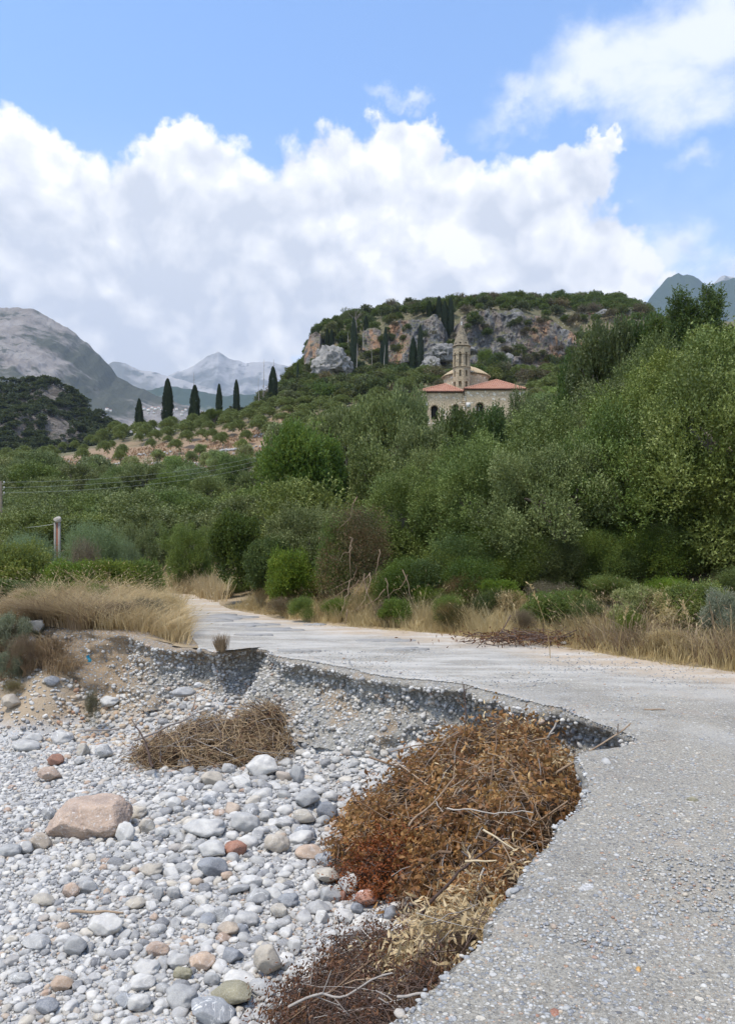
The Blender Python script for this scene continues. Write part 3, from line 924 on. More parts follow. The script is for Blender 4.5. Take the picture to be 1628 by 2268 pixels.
def build_bank():
    n = len(WL); rows = 35
    zt = np.where(WL[:, 0] < -2.5, ground(WL[:, 0] - WN[:, 0] * .3, WL[:, 1] - WN[:, 1] * .3), 0.0)
    left = sstep(-WL[:, 0], 4.0, 4.8) * sstep(WL[:, 1], 11.5, 12)
    V = np.zeros((n, rows, 3))
    for r in range(rows):
        f = (r - 1) / (rows - 2)
        if r == 0:
            q0 = WL - WN * 0.45; za = np.where(WL[:, 0] < -2.5, ground(q0[:, 0], q0[:, 1]) + .004, -0.06)
            V[:, 0, 0] = q0[:, 0]; V[:, 0, 1] = q0[:, 1]; V[:, 0, 2] = za
            continue
        oe = left * .62 + .22
        zb = bed(WL[:, 0] + WN[:, 0] * oe, WL[:, 1] + WN[:, 1] * oe) - 0.15
        z = zt + np.where(WL[:, 0] < -2.5, 0.004, -0.010) + (zb - zt) * f
        q = np.stack([WL[:, 0] * 1.0, WL[:, 1], z * 1.3], 1)
        out = 0.30 * fbm(q * 1.3, 4, 51) + 0.10 * fbm(q * 6, 4, 53, .6) + 0.025 * fbm(q * 22, 3, 57)
        crust = 0.045 * (1 + 1.2 * fbm(np.stack([WS * 2.6, WS * 0, WS * 0], 1), 4, 59, .7)) * (1 - sstep(f, .07, .13)) * (1 - left)
        under = -0.10 * np.sin(np.pi * np.clip((f - .06) * 1.5, 0, 1)) * (1 - left) * (1 + .7 * fbm(np.stack([WS * .9, WS * 0, WS * 0 + 3], 1), 3, 60)) + crust      # hollow under the hard crust
        slope = left * (0.62 * f ** 1.3) + (1 - left) * (0.20 + 0.42 * np.clip(fbm(np.stack([WS * .8, WS * 0 + 9, WS * 0], 1), 3, 62) * 2, 0, 1)) * f ** 1.4
        o = (out * sstep(f, 0, 0.10) + under + slope)
        o = np.where(f < 0.03, -0.01, o)
        V[:, r, 0] = WL[:, 0] + WN[:, 0] * o; V[:, r, 1] = WL[:, 1] + WN[:, 1] * o; V[:, r, 2] = z
    me = mesh('bank', V.reshape(-1, 3), grid_faces(n, rows), M['bank'], True)
    tag(link('river_bank', me), 'cut bank of pebbly gravel under the road edge', kind='structure')
    return V


BANK = build_bank()


def build_road():
    # left curve: far stretch, then the eroded edge; matched to the right curve by hand-picked pairs
    keys_l = ROAD_FARL[:-1]
    fl, _ = resample(keys_l, 0.12)
    i0 = int(np.argmin(np.hypot(WL[:, 0] + 2.55, WL[:, 1] - 11.95)))
    wl = WL[i0:]
    Lc = np.concatenate([fl, np.array([[-2.9, 13.2], [-2.7, 12.6]]), wl])
    # parameter: match on arc length of a smoothed line, using pairs (left point -> right point)
    pairs = [((-14.0, 24.5), (-13.8, 28.2)), ((-9.0, 23.2), (-8.2, 26.4)), ((-6.6, 22.0), (-5.2, 24.0)), ((-5.4, 20.6), (-3.9, 20.6)),
             ((-4.75, 19.2), (-3.2, 18.6)), ((-4.1, 17.5), (-2.0, 16.6)), ((-3.0, 13.6), (-0.3, 14.8)), ((-2.45, 11.9), (0.69, 14.0)),
             ((-1.35, 11.3), (1.6, 13.3)), ((0.03, 9.75), (2.5, 12.45)), ((0.77, 9.2), (3.47, 10.7)), ((1.78, 7.84), (4.4, 9.5)),
             ((2.18, 6.45), (5.4, 8.2)), ((1.28, 4.85), (6.2, 6.5)), ((0.79, 3.98), (6.6, 4.5)), ((0.07, 2.64), (6.6, 2.5)), ((-1.2, 0.0), (6.6, 0.0)), ((-1.6, -3.0), (6.6, -3.0))]
    sl = np.r_[0, np.cumsum(np.linalg.norm(np.diff(Lc, axis=0), axis=1))]
    ks = []; rx = []; ry = []
    last = -1
    for a, b in pairs:
        k = int(np.argmin(np.hypot(Lc[:, 0] - a[0], Lc[:, 1] - a[1])))
        if sl[k] <= last: continue
        last = sl[k]; ks.append(sl[k]); rx.append(b[0]); ry.append(b[1])
    Rc = np.stack([np.interp(sl, ks, rx), np.interp(sl, ks, ry)], 1)
    wob = fbm(np.stack([sl * 0.9, 0 * sl, 0 * sl], 1), 4, 91) * 0.22
    D = Rc - Lc; D /= np.linalg.norm(D, axis=1)[:, None]
    Rc = Rc + D * (wob + 0.15)[:, None]
    m = 90
    f = np.linspace(0, 1, m) ** 1.35
    V = np.zeros((len(Lc), m, 3))
    V[:, :, :2] = Lc[:, None] * (1 - f)[None, :, None] + Rc[:, None] * f[None, :, None]
    x, y = V[..., 0], V[..., 1]
    de = np.linalg.norm(V[:, :, :2] - Lc[:, None], axis=2)
    z = 0.012 * fbm(xyz(x, y) * 1.1, 3, 61) + 0.006 * fbm(xyz(x, y) * 6, 3, 63) + 0.003 * fbm(xyz(x, y) * 26, 2, 65)
    z = z * sstep(de, 0, 0.2) + 0.008 - 0.012 * (1 - sstep(de, 0.0, 0.05))
    V[..., 2] = z
    rme = mesh('road', V.reshape(-1, 3), grid_faces(len(Lc), m), M['road'], True)
    at_ = rme.attributes.new('verge', 'FLOAT', 'POINT')
    at_.data.foreach_set('value', np.linalg.norm(V[:, :, :2] - V[:, -1:, :2], axis=2).ravel().astype(np.float32))
    tag(link('road', rme), 'worn gravel and asphalt road with a washed-out edge', kind='structure')


build_road()


def asphalt_patches():
    m, t, bs, out = newmat('old_asphalt')
    g = t.new('ShaderNodeNewGeometry')
    c = t.mix(t.noise(g.outputs['Position'], 30, 5, 0.75), (0.22, 0.215, 0.21), (0.38, 0.37, 0.35))
    t.l.new(c, bs.inputs['Base Color'])
    t.l.new(t.bump(t.noise(g.outputs['Position'], 70, 4, 0.7), 0.01, 0.8), bs.inputs['Normal'])
    rng = np.random.default_rng(5)
    for (px, py, wx, wy) in [(505, 1368, 70, 4.5), (475, 1376, 42, 3), (560, 1386, 50, 3.5), (610, 1396, 60, 3), (565, 1408, 44, 1.5),
                             (905, 1440, 42, 2.4), (855, 1421, 50, 2.2), (655, 1444, 40, 1.6), (700, 1385, 25, 2)]:
        Y = CAMZ * F_ / (py - HZ); x = (px - 814) / F_ * Y
        rx = wx / F_ * Y; ry = wy / F_ * Y * Y / CAMZ
        n = 40; th = np.arange(n) / n * 2 * np.pi
        r = 0.85 + 0.9 * fbm(np.stack([np.cos(th) * 2 + px, np.sin(th) * 2, 0 * th], 1), 4, int(px))
        ring = np.stack([x + rx * r * np.cos(th), Y + ry * r * np.sin(th), 0 * th + 0.030], 1)
        low = ring + [0, 0, -0.035]
        low[:, :2] = (low[:, :2] - [x, Y]) * 1.03 + [x, Y]
        V = np.concatenate([[[x, Y, 0.034]], ring, low])
        i = np.arange(n); j = (i + 1) % n
        g2 = Geo(); g2.add(V, [np.stack([0 * i, 1 + i, 1 + j], 1), np.stack([1 + i, 1 + n + i, 1 + n + j, 1 + j], 1)])
        tag(link('road_surface', g2.mesh('asphalt_patch', m, False)), 'dark remnant of asphalt on the gravel road', kind='structure')


asphalt_patches()


# ------------------------------------------------------------------ distant hills and mountains
def mountain(name, ridge, Y, front, back, mat, label, seed, amp=0.10, nu=260, nv=120, rough=0.02, fz=-3.0, yb=None, conv=1.15):
    """ridge: (px, py[, dY]) along the skyline at distance Y"""
    r = np.array([(a[0], a[1], a[2] if len(a) > 2 else 0) for a in ridge], float)
    px = np.linspace(r[0, 0], r[-1, 0], nu)
    py = np.interp(px, r[:, 0], r[:, 1]); dY = np.interp(px, r[:, 0], r[:, 2])
    YY = Y + dY
    X = (px - 814) / F_ * YY; Zr = CAMZ + (HZ - py) / F_ * YY
    Zr = Zr + rough * Zr.mean() * fbm(np.stack([px / 14.0, 0 * px, 0 * px], 1), 4, seed) * 0.5
    t = np.linspace(-1, 1, nv)
    V = np.zeros((nu, nv, 3))
    for j, tt in enumerate(t):
        a = abs(tt)
        y = YY + (tt * front if tt < 0 else tt * back)
        z = fz + (Zr - fz) * (1 - a ** (1.0 / conv)) if conv != 1 else fz + (Zr - fz) * (1 - a)
        V[:, j, 0] = X * (1 + (y - YY) / YY * 0.5); V[:, j, 1] = y; V[:, j, 2] = z
    H = (Zr.max() - fz)
    s = H * 0.55
    q = V / s
    d = fbm(q * np.array([1.6, 1.0, 0.7]), 7, seed + 3, 0.52, ridged=True)
    a = np.abs(t)[None, :]
    env = np.clip(np.sin(np.pi * np.clip(a * 1.0, 0, 1)) * 1.3, 0, 1)
    V[..., 2] += d * amp * H * env
    V[..., 0] += fbm(q * 2.0, 5, seed + 9) * amp * H * 0.6 * env
    V[..., 1] += fbm(q * 2.2, 5, seed + 19) * amp * H * 0.9 * env
    tag(link(name, mesh(name, V.reshape(-1, 3), grid_faces(nu, nv), mat, True)), label, kind='structure')
    return V


m_bare = mat_mountain('bare_limestone_mountain', (0.20, 0.175, 0.15), (0.34, 0.31, 0.28), (0.085, 0.09, 0.065), 0.50, 0.0022, 0.022)
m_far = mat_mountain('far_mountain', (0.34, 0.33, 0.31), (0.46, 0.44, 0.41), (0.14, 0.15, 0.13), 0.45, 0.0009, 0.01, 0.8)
m_wood = mat_mountain('wooded_mountain', (0.10, 0.12, 0.07), (0.20, 0.20, 0.15), (0.05, 0.075, 0.04), 0.75, 0.0018, 0.02)
m_knoll = mat_mountain('rocky_knoll', (0.15, 0.13, 0.11), (0.38, 0.34, 0.30), (0.055, 0.070, 0.035), 0.30, 0.030, 0.35)
mountain('mountain_left', [(-420, 760), (-250, 700), (-100, 684), (0, 679), (40, 677), (75, 682), (110, 698), (150, 722), (200, 762), (228, 790), (245, 806), (262, 832),
                      (300, 852), (350, 872), (400, 892), (470, 915), (560, 945), (700, 985)], 2600, 1500, 1400, m_bare,
         'bare grey limestone mountain on the left', 3, 0.075, nu=420, nv=200)
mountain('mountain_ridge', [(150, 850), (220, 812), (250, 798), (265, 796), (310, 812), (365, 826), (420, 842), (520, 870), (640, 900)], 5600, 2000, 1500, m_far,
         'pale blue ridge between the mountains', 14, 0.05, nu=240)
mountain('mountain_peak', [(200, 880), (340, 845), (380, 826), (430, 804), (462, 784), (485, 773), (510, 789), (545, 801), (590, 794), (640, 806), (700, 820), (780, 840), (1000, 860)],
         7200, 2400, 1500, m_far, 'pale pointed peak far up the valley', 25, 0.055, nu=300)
mountain('hills', [(180, 925), (260, 880), (320, 862), (380, 850), (440, 862), (500, 872), (570, 868), (650, 872), (760, 880), (900, 900)], 4300, 1400, 1200, m_wood,
         'hazy wooded foothills below the peak', 36, 0.10, nu=300)
mountain('mountain_right', [(1250, 830), (1350, 745), (1410, 690), (1432, 664), (1452, 636), (1475, 611), (1500, 600), (1518, 600), (1545, 612), (1568, 628), (1600, 614), (1640, 606),
                      (1720, 640), (1850, 700), (2100, 800)], 5000, 2000, 1500, m_wood, 'blue wooded mountain on the right', 47, 0.07, nu=300)
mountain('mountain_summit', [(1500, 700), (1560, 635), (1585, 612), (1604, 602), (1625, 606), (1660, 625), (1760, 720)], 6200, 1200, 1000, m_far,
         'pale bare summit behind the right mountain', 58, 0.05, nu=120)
KN = mountain('hill', [(-260, 900), (-120, 862), (-40, 850), (0, 846), (60, 843), (100, 842), (130, 850), (160, 868), (185, 888), (215, 912), (250, 935), (300, 975), (370, 1040), (450, 1140)],
              400, 150, 140, m_knoll, 'dark scrubby knoll with rock faces at the left', 69, 0.10, nu=240, nv=120)


# ------------------------------------------------------------------ cliffs
def cliff(name, top, bot, Yt, Yb, label, seed, amp=2.6, back=9.0, nu=260, nv=110):
    top = np.array(top, float); bot = np.array(bot, float)
    px = np.linspace(top[0, 0], top[-1, 0], nu)
    pb = np.linspace(bot[0, 0], bot[-1, 0], nu)
    tp = np.interp(px, top[:, 0], top[:, 1]); bp = np.interp(pb, bot[:, 0], bot[:, 1])
    V = np.zeros((nu, nv, 3)); nb = nv // 6
    s = np.linspace(0, 1, nu)
    endf = sstep(s, 0, 0.08) * sstep(1 - s, 0, 0.08)
    for j in range(nv):
        if j < nv - nb:
            f = j / (nv - nb - 1)
            y = Yb + (Yt - Yb) * f
            p_ = pb * (1 - f) + px * f; q_ = bp * (1 - f) + tp * f
            V[:, j, 0] = (p_ - 814) / F_ * y; V[:, j, 1] = y; V[:, j, 2] = CAMZ + (HZ - q_) / F_ * y
        else:
            f = (j - (nv - nb)) / nb + 1.0 / nb
            V[:, j] = V[:, nv - nb - 1] + np.array([0, back * f, 0]); V[:, j, 2] -= 1.2 * f * f * 2
    V[:, :, 1] += ((1 - endf) * 6.0)[:, None]
    q = V * np.array([1, 1, 0.45])
    d = fbm(q / 8.0, 6, seed, 0.58, ridged=True) * amp * 1.25 + fbm(q / 2.2, 5, seed + 4, 0.65) * amp * 0.5
    V[..., 1] -= d * 1.1
    V[..., 0] += fbm(q / 5.0, 4, seed + 8) * amp * 0.35
    V[..., 2] += fbm(V / 4.0, 4, seed + 9) * amp * 0.30
    tag(link(name, mesh(name, V.reshape(-1, 3), grid_faces(nu, nv), M['cliff'], True)), label, kind='structure')


cliff('cliff', [(1000, 722), (1025, 702), (1060, 692), (1110, 690), (1150, 692), (1190, 700), (1225, 716), (1262, 742), (1300, 770), (1345, 800)],
      [(1000, 800), (1060, 812), (1110, 800), (1160, 818), (1200, 834), (1260, 846), (1310, 850)], 236, 226, 'grey and rust stained cliff face behind the church', 101, 2.8)
cliff('cliff', [(846, 742), (860, 722), (885, 711), (925, 712), (950, 704), (968, 697), (984, 722), (996, 760)],
      [(848, 812), (870, 812), (900, 805), (940, 800), (970, 796), (996, 800)], 233, 224, 'grey cliff face left of the bell tower', 113, 2.4, nu=180)
cliff('cliff', [(1262, 715), (1290, 696), (1330, 690), (1370, 684), (1410, 680), (1436, 700)],
      [(1262, 742), (1300, 728), (1340, 724), (1380, 722), (1410, 724), (1436, 730)], 250, 245, 'broken rock face near the top of the hill', 127, 1.6, nu=140)
cliff('cliff', [(672, 790), (680, 762), (688, 744), (700, 738), (712, 744)],
      [(672, 836), (682, 828), (695, 818), (704, 812), (712, 806)], 246, 238, 'dark rock face at the left end of the hill', 131, 1.6, nu=90)
cliff('cliff', [(800, 742), (815, 728), (832, 728), (846, 736)],
      [(800, 775), (815, 780), (832, 785), (846, 790)], 240, 234, 'brown rock face among the cypresses', 137, 1.4, nu=70)

HROCK = stonemat('hill_rock', [(0, (0.20, 0.195, 0.185)), (1, (0.29, 0.28, 0.265))], 0.0, 0.2, 0.35, ((0.10, 0.10, 0.07), 0.6, 0.56))
for k, (px, pt, pb, hw, Y, lab) in enumerate([
        (740, 778, 840, 38, 214, 'large craggy grey outcrop below the tall cypresses'),
        (715, 800, 842, 24, 213, 'lower craggy outcrop at the foot of the left cypresses'),
        (757, 834, 862, 13, 205, 'small pale pointed rock on the scrubby slope'),
        (985, 765, 798, 25, 212, 'pale pyramid shaped rock left of the bell tower'),
        (957, 798, 824, 23, 205, 'rounded grey boulder left of the bell tower roof'),
        (1040, 770, 784, 14, 215, 'small rock just right of the bell tower'),
        (1127, 786, 808, 9, 216, 'small grey rock at the foot of the stained cliff'),
        (1340, 690, 705, 16, 246, 'grey rock among scrub on the hilltop')]):
    a = P(px, pt, Y); b = P(px, pb, Y); R = hw / F_ * Y
    V, F = rock(5, 300 + k, (R * 1.15, R * 1.0, (a[2] - b[2]) * 0.62), 0.42, 0.35, 14, 0.09)
    V = V + 0.34 * R * fbm(V / R * 2.6, 6, k, 0.62, ridged=True)[:, None] * V / (np.linalg.norm(V, axis=1)[:, None] + 1e-6)
    tag(link('rock_outcrop', mesh('rock_outcrop', V, F, HROCK, False), loc=((a + b) / 2)), lab, 'rock')


# ================================================================== THE CHURCH
def mat_masonry(name, a, b, c3, sc=3.2, blocks=False):
    m, t, bs, out = newmat(name)
    tc = t.new('ShaderNodeTexCoord'); Pn = tc.outputs['Object']
    w = t.vmath('ADD', Pn, t.vmath('SCALE', t.noise(Pn, 3, 3, 0.6, col=True), 0.12))
    if blocks:
        w = t.vmath('MULTIPLY', w, (0.9, 0.9, 1.6))
    v = t.voro(w, sc)
    s = t.new('ShaderNodeSeparateColor'); t.l.new(v.outputs['Color'], s.inputs[0])
    ve = t.voro(w, sc, 'DISTANCE_TO_EDGE')
    c = t.mix(s.outputs[0], a, b)
    c = t.mix(t.math('GREATER_THAN', s.outputs[1], 0.86), c, c3)
    mort = t.smooth(ve.outputs['Distance'], 0.07, 0.02)
    c = t.mix(t.math('MULTIPLY', mort, 0.8), c, (0.38, 0.31, 0.22))
    c = t.mix(t.smooth(t.noise(Pn, 0.9, 5, 0.65), 0.45, 0.7, 0, 0.55), c, (0.30, 0.25, 0.18))
    t.l.new(c, bs.inputs['Base Color'])
    h = t.math('ADD', t.smooth(ve.outputs['Distance'], 0.0, 0.1), t.noise(Pn, 9, 4, 0.7))
    t.l.new(t.bump(h, 0.06, 0.8), bs.inputs['Normal'])
    return m


def mat_tiles(name, stops):
    m, t, bs, out = newmat(name)
    tc = t.new('ShaderNodeTexCoord')
    c = t.ramp(t.math('ADD', t.math('MULTIPLY', t.noise(tc.outputs['Object'], 5, 4, 0.7), 0.9), t.math('MULTIPLY', t.noise(tc.outputs['Object'], 1.2, 3, 0.6), 0.4)), stops)
    t.l.new(c, bs.inputs['Base Color'])
    t.l.new(t.bump(t.noise(tc.outputs['Object'], 12, 3, 0.7), 0.03, 0.6), bs.inputs['Normal'])
    return m


def church():
    Y0 = 110.0
    def cx(zx, Y=Y0): return ((1540 + zx / 3.256) / 1.693 - 814) / F_ * Y
    def cz(zy, Y=Y0): return CAMZ + (HZ - (1180 + zy / 3.256) / 1.693) / F_ * Y
    wallm = mat_masonry('church_rubble_masonry', (0.54, 0.43, 0.285), (0.66, 0.54, 0.37), (0.76, 0.70, 0.58))
    towm = mat_masonry('bell_tower_ashlar', (0.38, 0.305, 0.20), (0.50, 0.41, 0.28), (0.28, 0.23, 0.165), 2.3, True)
    spirem = mat_masonry('spire_stone', (0.25, 0.21, 0.15), (0.38, 0.32, 0.23), (0.16, 0.14, 0.11), 3.2, True)
    tile = mat_tiles('terracotta_tiles', [(0.3, (0.22, 0.095, 0.065)), (0.6, (0.38, 0.185, 0.125)), (0.9, (0.48, 0.31, 0.225))])
    tileold = mat_tiles('old_pale_tiles', [(0.3, (0.24, 0.13, 0.08)), (0.55, (0.42, 0.32, 0.20)), (0.9, (0.56, 0.48, 0.33))])
    darkm, t, bs, _ = newmat('painted_inner_dark'); bs.inputs['Base Color'].default_value = (0.02, 0.017, 0.014, 1)  # near-black colour stands in for the shade inside the openings
    fasc, t, bs, _ = newmat('eave_board'); bs.inputs['Base Color'].default_value = (0.07, 0.05, 0.035, 1)
    plaq, t, bs, _ = newmat('marble_plaque'); bs.inputs['Base Color'].default_value = (0.60, 0.59, 0.55, 1)
    doorm, t, bs, _ = newmat('weathered_red_door'); bs.inputs['Base Color'].default_value = (0.22, 0.10, 0.07, 1)

    zg = cz(1420)
    root = empty('church', (cx(640), Y0, zg))
    tag(root, 'old stone church with red tiled roofs and an octagonal bell tower with a stone spire', 'church')
    O = Vector(root.location)

    def part(name, g, mat, parent=root, smooth=False, label=None):
        me = g.mesh(name, mat, smooth) if isinstance(g, Geo) else g
        if not isinstance(g, Geo):
            me.materials.clear(); me.materials.append(mat)
        o = link(name, me, parent)
        if parent is not root:
            o.parent = parent
        if label: o['label'] = label
        return o

    def loc(x, y, z): return (x - O.x, y - O.y, z - O.z)

    def boolean(me, cutters):
        o = bpy.data.objects.new('temporary', me); COL.objects.link(o)
        cs = []
        for c in cutters:
            co = bpy.data.objects.new('temporary_cut', c); COL.objects.link(co); cs.append(co)
            md = o.modifiers.new('b', 'BOOLEAN'); md.operation = 'DIFFERENCE'; md.object = co; md.solver = 'EXACT'
        dg = bpy.context.evaluated_depsgraph_get()
        res = bpy.data.meshes.new_from_object(o.evaluated_get(dg))
        for c in cs + [o]: bpy.data.objects.remove(c)
        return res

    def arch(w, h, depth, x, y, z, ang=0.0, seg=8):
        """arched prism cutter, w wide, h high in all, its foot at z, axis along the facet normal"""
        pts = [(-w / 2, 0), (w / 2, 0)]
        r = w / 2
        pts += [(r * math.cos(a), h - r + r * math.sin(a)) for a in np.linspace(0, math.pi, seg + 1)]
        n = len(pts); ca, sa = math.cos(ang), math.sin(ang)
        V = []
        for dy in (-depth, depth):
            for (px_, pz_) in pts:
                V.append((x + px_ * ca - dy * sa, y + px_ * sa + dy * ca, z + pz_))
        bm = bmesh.new(); vs = [bm.verts.new(v) for v in V]
        bm.faces.new(vs[:n]); bm.faces.new(vs[n:][::-1])
        for i in range(n):
            bm.faces.new((vs[i], vs[n + i], vs[n + (i + 1) % n], vs[(i + 1) % n]))
        bmesh.ops.recalc_face_normals(bm, faces=bm.faces)
        me = bpy.data.meshes.new('c'); bm.to_mesh(me); bm.free(); return me

    # ---- the two wings: rubble walls
    xl, xm, xr = cx(80), cx(640), cx(1385)
    ze = cz(945)
    def wing(x0, x1, zt, depth, yoff, cuts):
        bm = bmesh.new()
        a, b = loc(x0, Y0 + yoff, zg - 1.5), loc(x1, Y0 + yoff + depth, zt)
        bmesh.ops.create_cube(bm, size=1)
        for v in bm.verts:
            v.co = Vector([(a[i] + b[i]) / 2 + v.co[i] * (b[i] - a[i]) for i in range(3)])
        # roughen: slight batter
        me = bpy.data.meshes.new('w'); bm.to_mesh(me); bm.free()
        return boolean(me, cuts)

    def win(zx, ztop, wpx, h):
        w = wpx / 5.51 * Y0 / F_
        p = loc(cx(zx), Y0, cz(ztop) - h)
        return arch(w, h, 0.6, p[0], p[1], p[2])
    holes_l = [win(290, 1110, 84, 1.9), win(545, 1100, 76, 1.5)]
    holes_r = [win(842, 1075, 92, 2.0)]
    wl = part('wall', wing(xl, xm, ze, 7.0, 0.0, holes_l), wallm, label='left rubble stone wall with two low arched windows')
    wr = part('wall', wing(xm + 0.003, xr, cz(915), 9.5, -0.02, holes_r), wallm, label='right rubble stone wall with one arched window')
    for (zx, ztop, wpx, h, par) in [(290, 1110, 84, 1.9, wl), (545, 1100, 76, 1.5, wl), (842, 1075, 92, 2.0, wr)]:
        w = wpx / 5.51 * Y0 / F_
        p = loc(cx(zx), Y0, cz(ztop) - h)
        g = Geo(); n = 9                                   # voussoir ring, slightly proud
        for k in range(n):
            a0, a1 = math.pi * k / n + 0.02, math.pi * (k + 1) / n - 0.02
            V = []
            for yy in (-0.06, 0.14):
                for (rr, aa) in ((w / 2 + 0.004, a0), (w / 2 + 0.21, a0), (w / 2 + 0.21, a1), (w / 2 + 0.004, a1)):
                    V.append((p[0] + rr * math.cos(aa), p[1] + yy, p[2] + h - w / 2 + rr * math.sin(aa)))
            g.add(V, [[0, 1, 2, 3], [7, 6, 5, 4], [0, 4, 5, 1], [1, 5, 6, 2], [2, 6, 7, 3], [3, 7, 4, 0]])
        part('window', g, towm, par, label=None)
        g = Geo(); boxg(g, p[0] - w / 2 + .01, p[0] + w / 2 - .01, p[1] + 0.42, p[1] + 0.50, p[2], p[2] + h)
        part('dark_backing', g, darkm, par)  # panel painted near-black as the unlit inside of the window
    # half-open reddish shutter in the right window
    p = loc(cx(822), Y0, cz(1085) - 1.7)
    g = Geo(); boxg(g, p[0] - .10, p[0] + .05, p[1] + .25, p[1] + .30, p[2], p[2] + 1.5); part('shutter', g, doorm, wr)
    g = Geo(); boxg(g, p[0] + .10, p[0] + .18, p[1] + .22, p[1] + .29, p[2] - .1, p[2] + 1.2); part('shutter', g, plaq, wr)
    for (zx, zy, s) in [(700, 1102, 26), (182, 1115, 24)]:
        p = loc(cx(zx), Y0, cz(zy)); s = s / 5.51 * Y0 / F_
        g = Geo(); boxg(g, p[0] - s, p[0] + s, p[1] - 0.07, p[1] - 0.025, p[2] - s * 1.15, p[2] + s * 1.15)
        part('plaque', g, plaq, wr if zx > 640 else wl)
    # quoins at the joint and at the left corner
    rng = np.random.default_rng(8)
    g = Geo(); g2 = Geo(); z = zg
    while z < ze - 0.35:
        hh = rng.uniform(.22, .34); ww = rng.uniform(.15, .34)
        p = loc(cx(652), Y0, z); boxg(g, p[0] - ww, p[0] + rng.uniform(.15, .3), p[1] - 0.09, p[1] - 0.03, p[2], p[2] + hh - .03)
        p = loc(xl, Y0, z); boxg(g2, p[0] - .03, p[0] + ww, p[1] - 0.04, p[1] + .3, p[2], p[2] + hh - .03)
        z += hh
    part('quoin', g, wallm, wl); part('corner_quoin', g2, wallm, wl)
    g = Geo(); p = loc(cx(645), Y0, cz(980)); boxg(g, p[0] - .08, p[0] + .08, p[1] - .16, p[1] - .10, p[2], p[2] + .55); part('downpipe', g, fasc, wl)

    # ---- hipped roofs with rows of barrel tiles
    def roof(x0, x1, zeave, xp, zpk, y0, y1, yp, label):
        ov = 0.18
        x0 -= ov; x1 += ov; y0 -= ov + 0.08; y1 += ov
        pk = np.array(loc(xp, yp, zpk))
        c = [np.array(loc(*q)) for q in ((x0, y0, zeave), (x1, y0, zeave), (x1, y1, zeave), (x0, y1, zeave))]
        base = Geo(); base.add(c + [pk], [[0, 1, 4], [1, 2, 4], [2, 3, 4], [3, 0, 4]])
        g = Geo()
        g.add(c + [pk], [[0, 1, 4], [1, 2, 4], [2, 3, 4], [3, 0, 4]])
        for k in range(4):
            A, B = c[k], c[(k + 1) % 4]
            e = B - A; L = np.linalg.norm(e); e /= L
            n = max(4, int(L / 0.27))
            s = np.dot(pk - A, e); foot = A + e * s
            up = pk - foot; Ls = np.linalg.norm(up); up /= Ls
            nrm = np.cross(e, up); nrm *= np.sign(nrm[2])
            for i in range(n):
                u = (i + 0.5) * L / n
                f = u / s if u < s else (L - u) / (L - s)
                ln = Ls * f
                if ln < 0.12: continue
                m = max(2, int(ln / 0.42) + 1)
                tt = np.linspace(-0.05, ln, m * 2)
                rr = 0.092 + 0.018 * ((np.arange(m * 2) + 1) % 2)       # each tile flares at its lower end
                pts = A + e * u + up * tt[:, None] + nrm * 0.02
                V, F = tube(pts, rr, 6); g.add(V, F)
            ridge, F = tube(np.linspace(A, pk, 14) + np.array([0, 0, .05]), 0.13 + 0.02 * (np.arange(14) % 2), 6); g.add(ridge, F)
        ro = part('roof', g, tile, label=label)
        f = Geo()
        a, b = c[0], c[2]
        for (p0, p1) in ((c[0], c[1]), (c[1], c[2])):
            d = (p1 - p0) / np.linalg.norm(p1 - p0); nn = np.array([-d[1], d[0], 0])
            V = [p0 + nn * 0.03, p1 + nn * 0.03, p1 + nn * .26, p0 + nn * .26]
            lo = [v + [0, 0, -.16] for v in V]; V = [v + [0, 0, -.02] for v in V] + lo
            f.add(V, [[0, 1, 2, 3], [7, 6, 5, 4], [0, 4, 5, 1], [1, 5, 6, 2], [2, 6, 7, 3], [3, 7, 4, 0]])
        part('eave', f, fasc, ro)
        return ro

    roof(xl, xm - 0.1, ze + .05, cx(420, 113.5), cz(850, 113.5), Y0, Y0 + 7, Y0 + 3.5, 'left hipped roof of red barrel tiles')
    roof(xm + 0.25, xr, cz(915) + .06, cx(1045, 114.5), cz(800, 114.5), Y0, Y0 + 9.5, Y0 + 4.5, 'right hipped roof of red barrel tiles')

    # ---- drum and its conical roof
    Yd = 117.0
    dc = np.array(loc(cx(672, Yd), Yd, 0)); rd = (cx(940, Yd) - cx(402, Yd)) / 2
    ztop = cz(770, Yd) - O.z; zlow = cz(1000, Yd) - O.z; zap = cz(632, Yd) - O.z
    g = Geo(); n = 24; th = np.arange(n) / n * 2 * np.pi
    ring = np.stack([dc[0] + rd * np.cos(th), dc[1] + rd * np.sin(th), 0 * th], 1)
    V = np.concatenate([ring + [0, 0, zlow], ring + [0, 0, ztop]]); i = np.arange(n); j = (i + 1) % n
    g.add(V, np.stack([i, j, n + j, n + i], 1))
    r2 = ring.copy(); r2[:, :2] = (r2[:, :2] - dc[:2]) * 1.035 + dc[:2]
    g.add(np.concatenate([r2 + [0, 0, ztop - .22], r2 + [0, 0, ztop - 0.02], ring + [0, 0, ztop - .30]]), [np.stack([i, j, n + j, n + i], 1), np.stack([2 * n + i, 2 * n + j, j, i], 1)])
    dr = part('drum', g, wallm)
    g = Geo(); ap = np.array([dc[0], dc[1], zap])
    r3 = ring.copy(); r3[:, :2] = (r3[:, :2] - dc[:2]) * 1.07 + dc[:2]; r3[:, 2] = ztop
    g.add(np.concatenate([r3, [ap]]), np.stack([i, j, 0 * i + n], 1))
    nt = 64
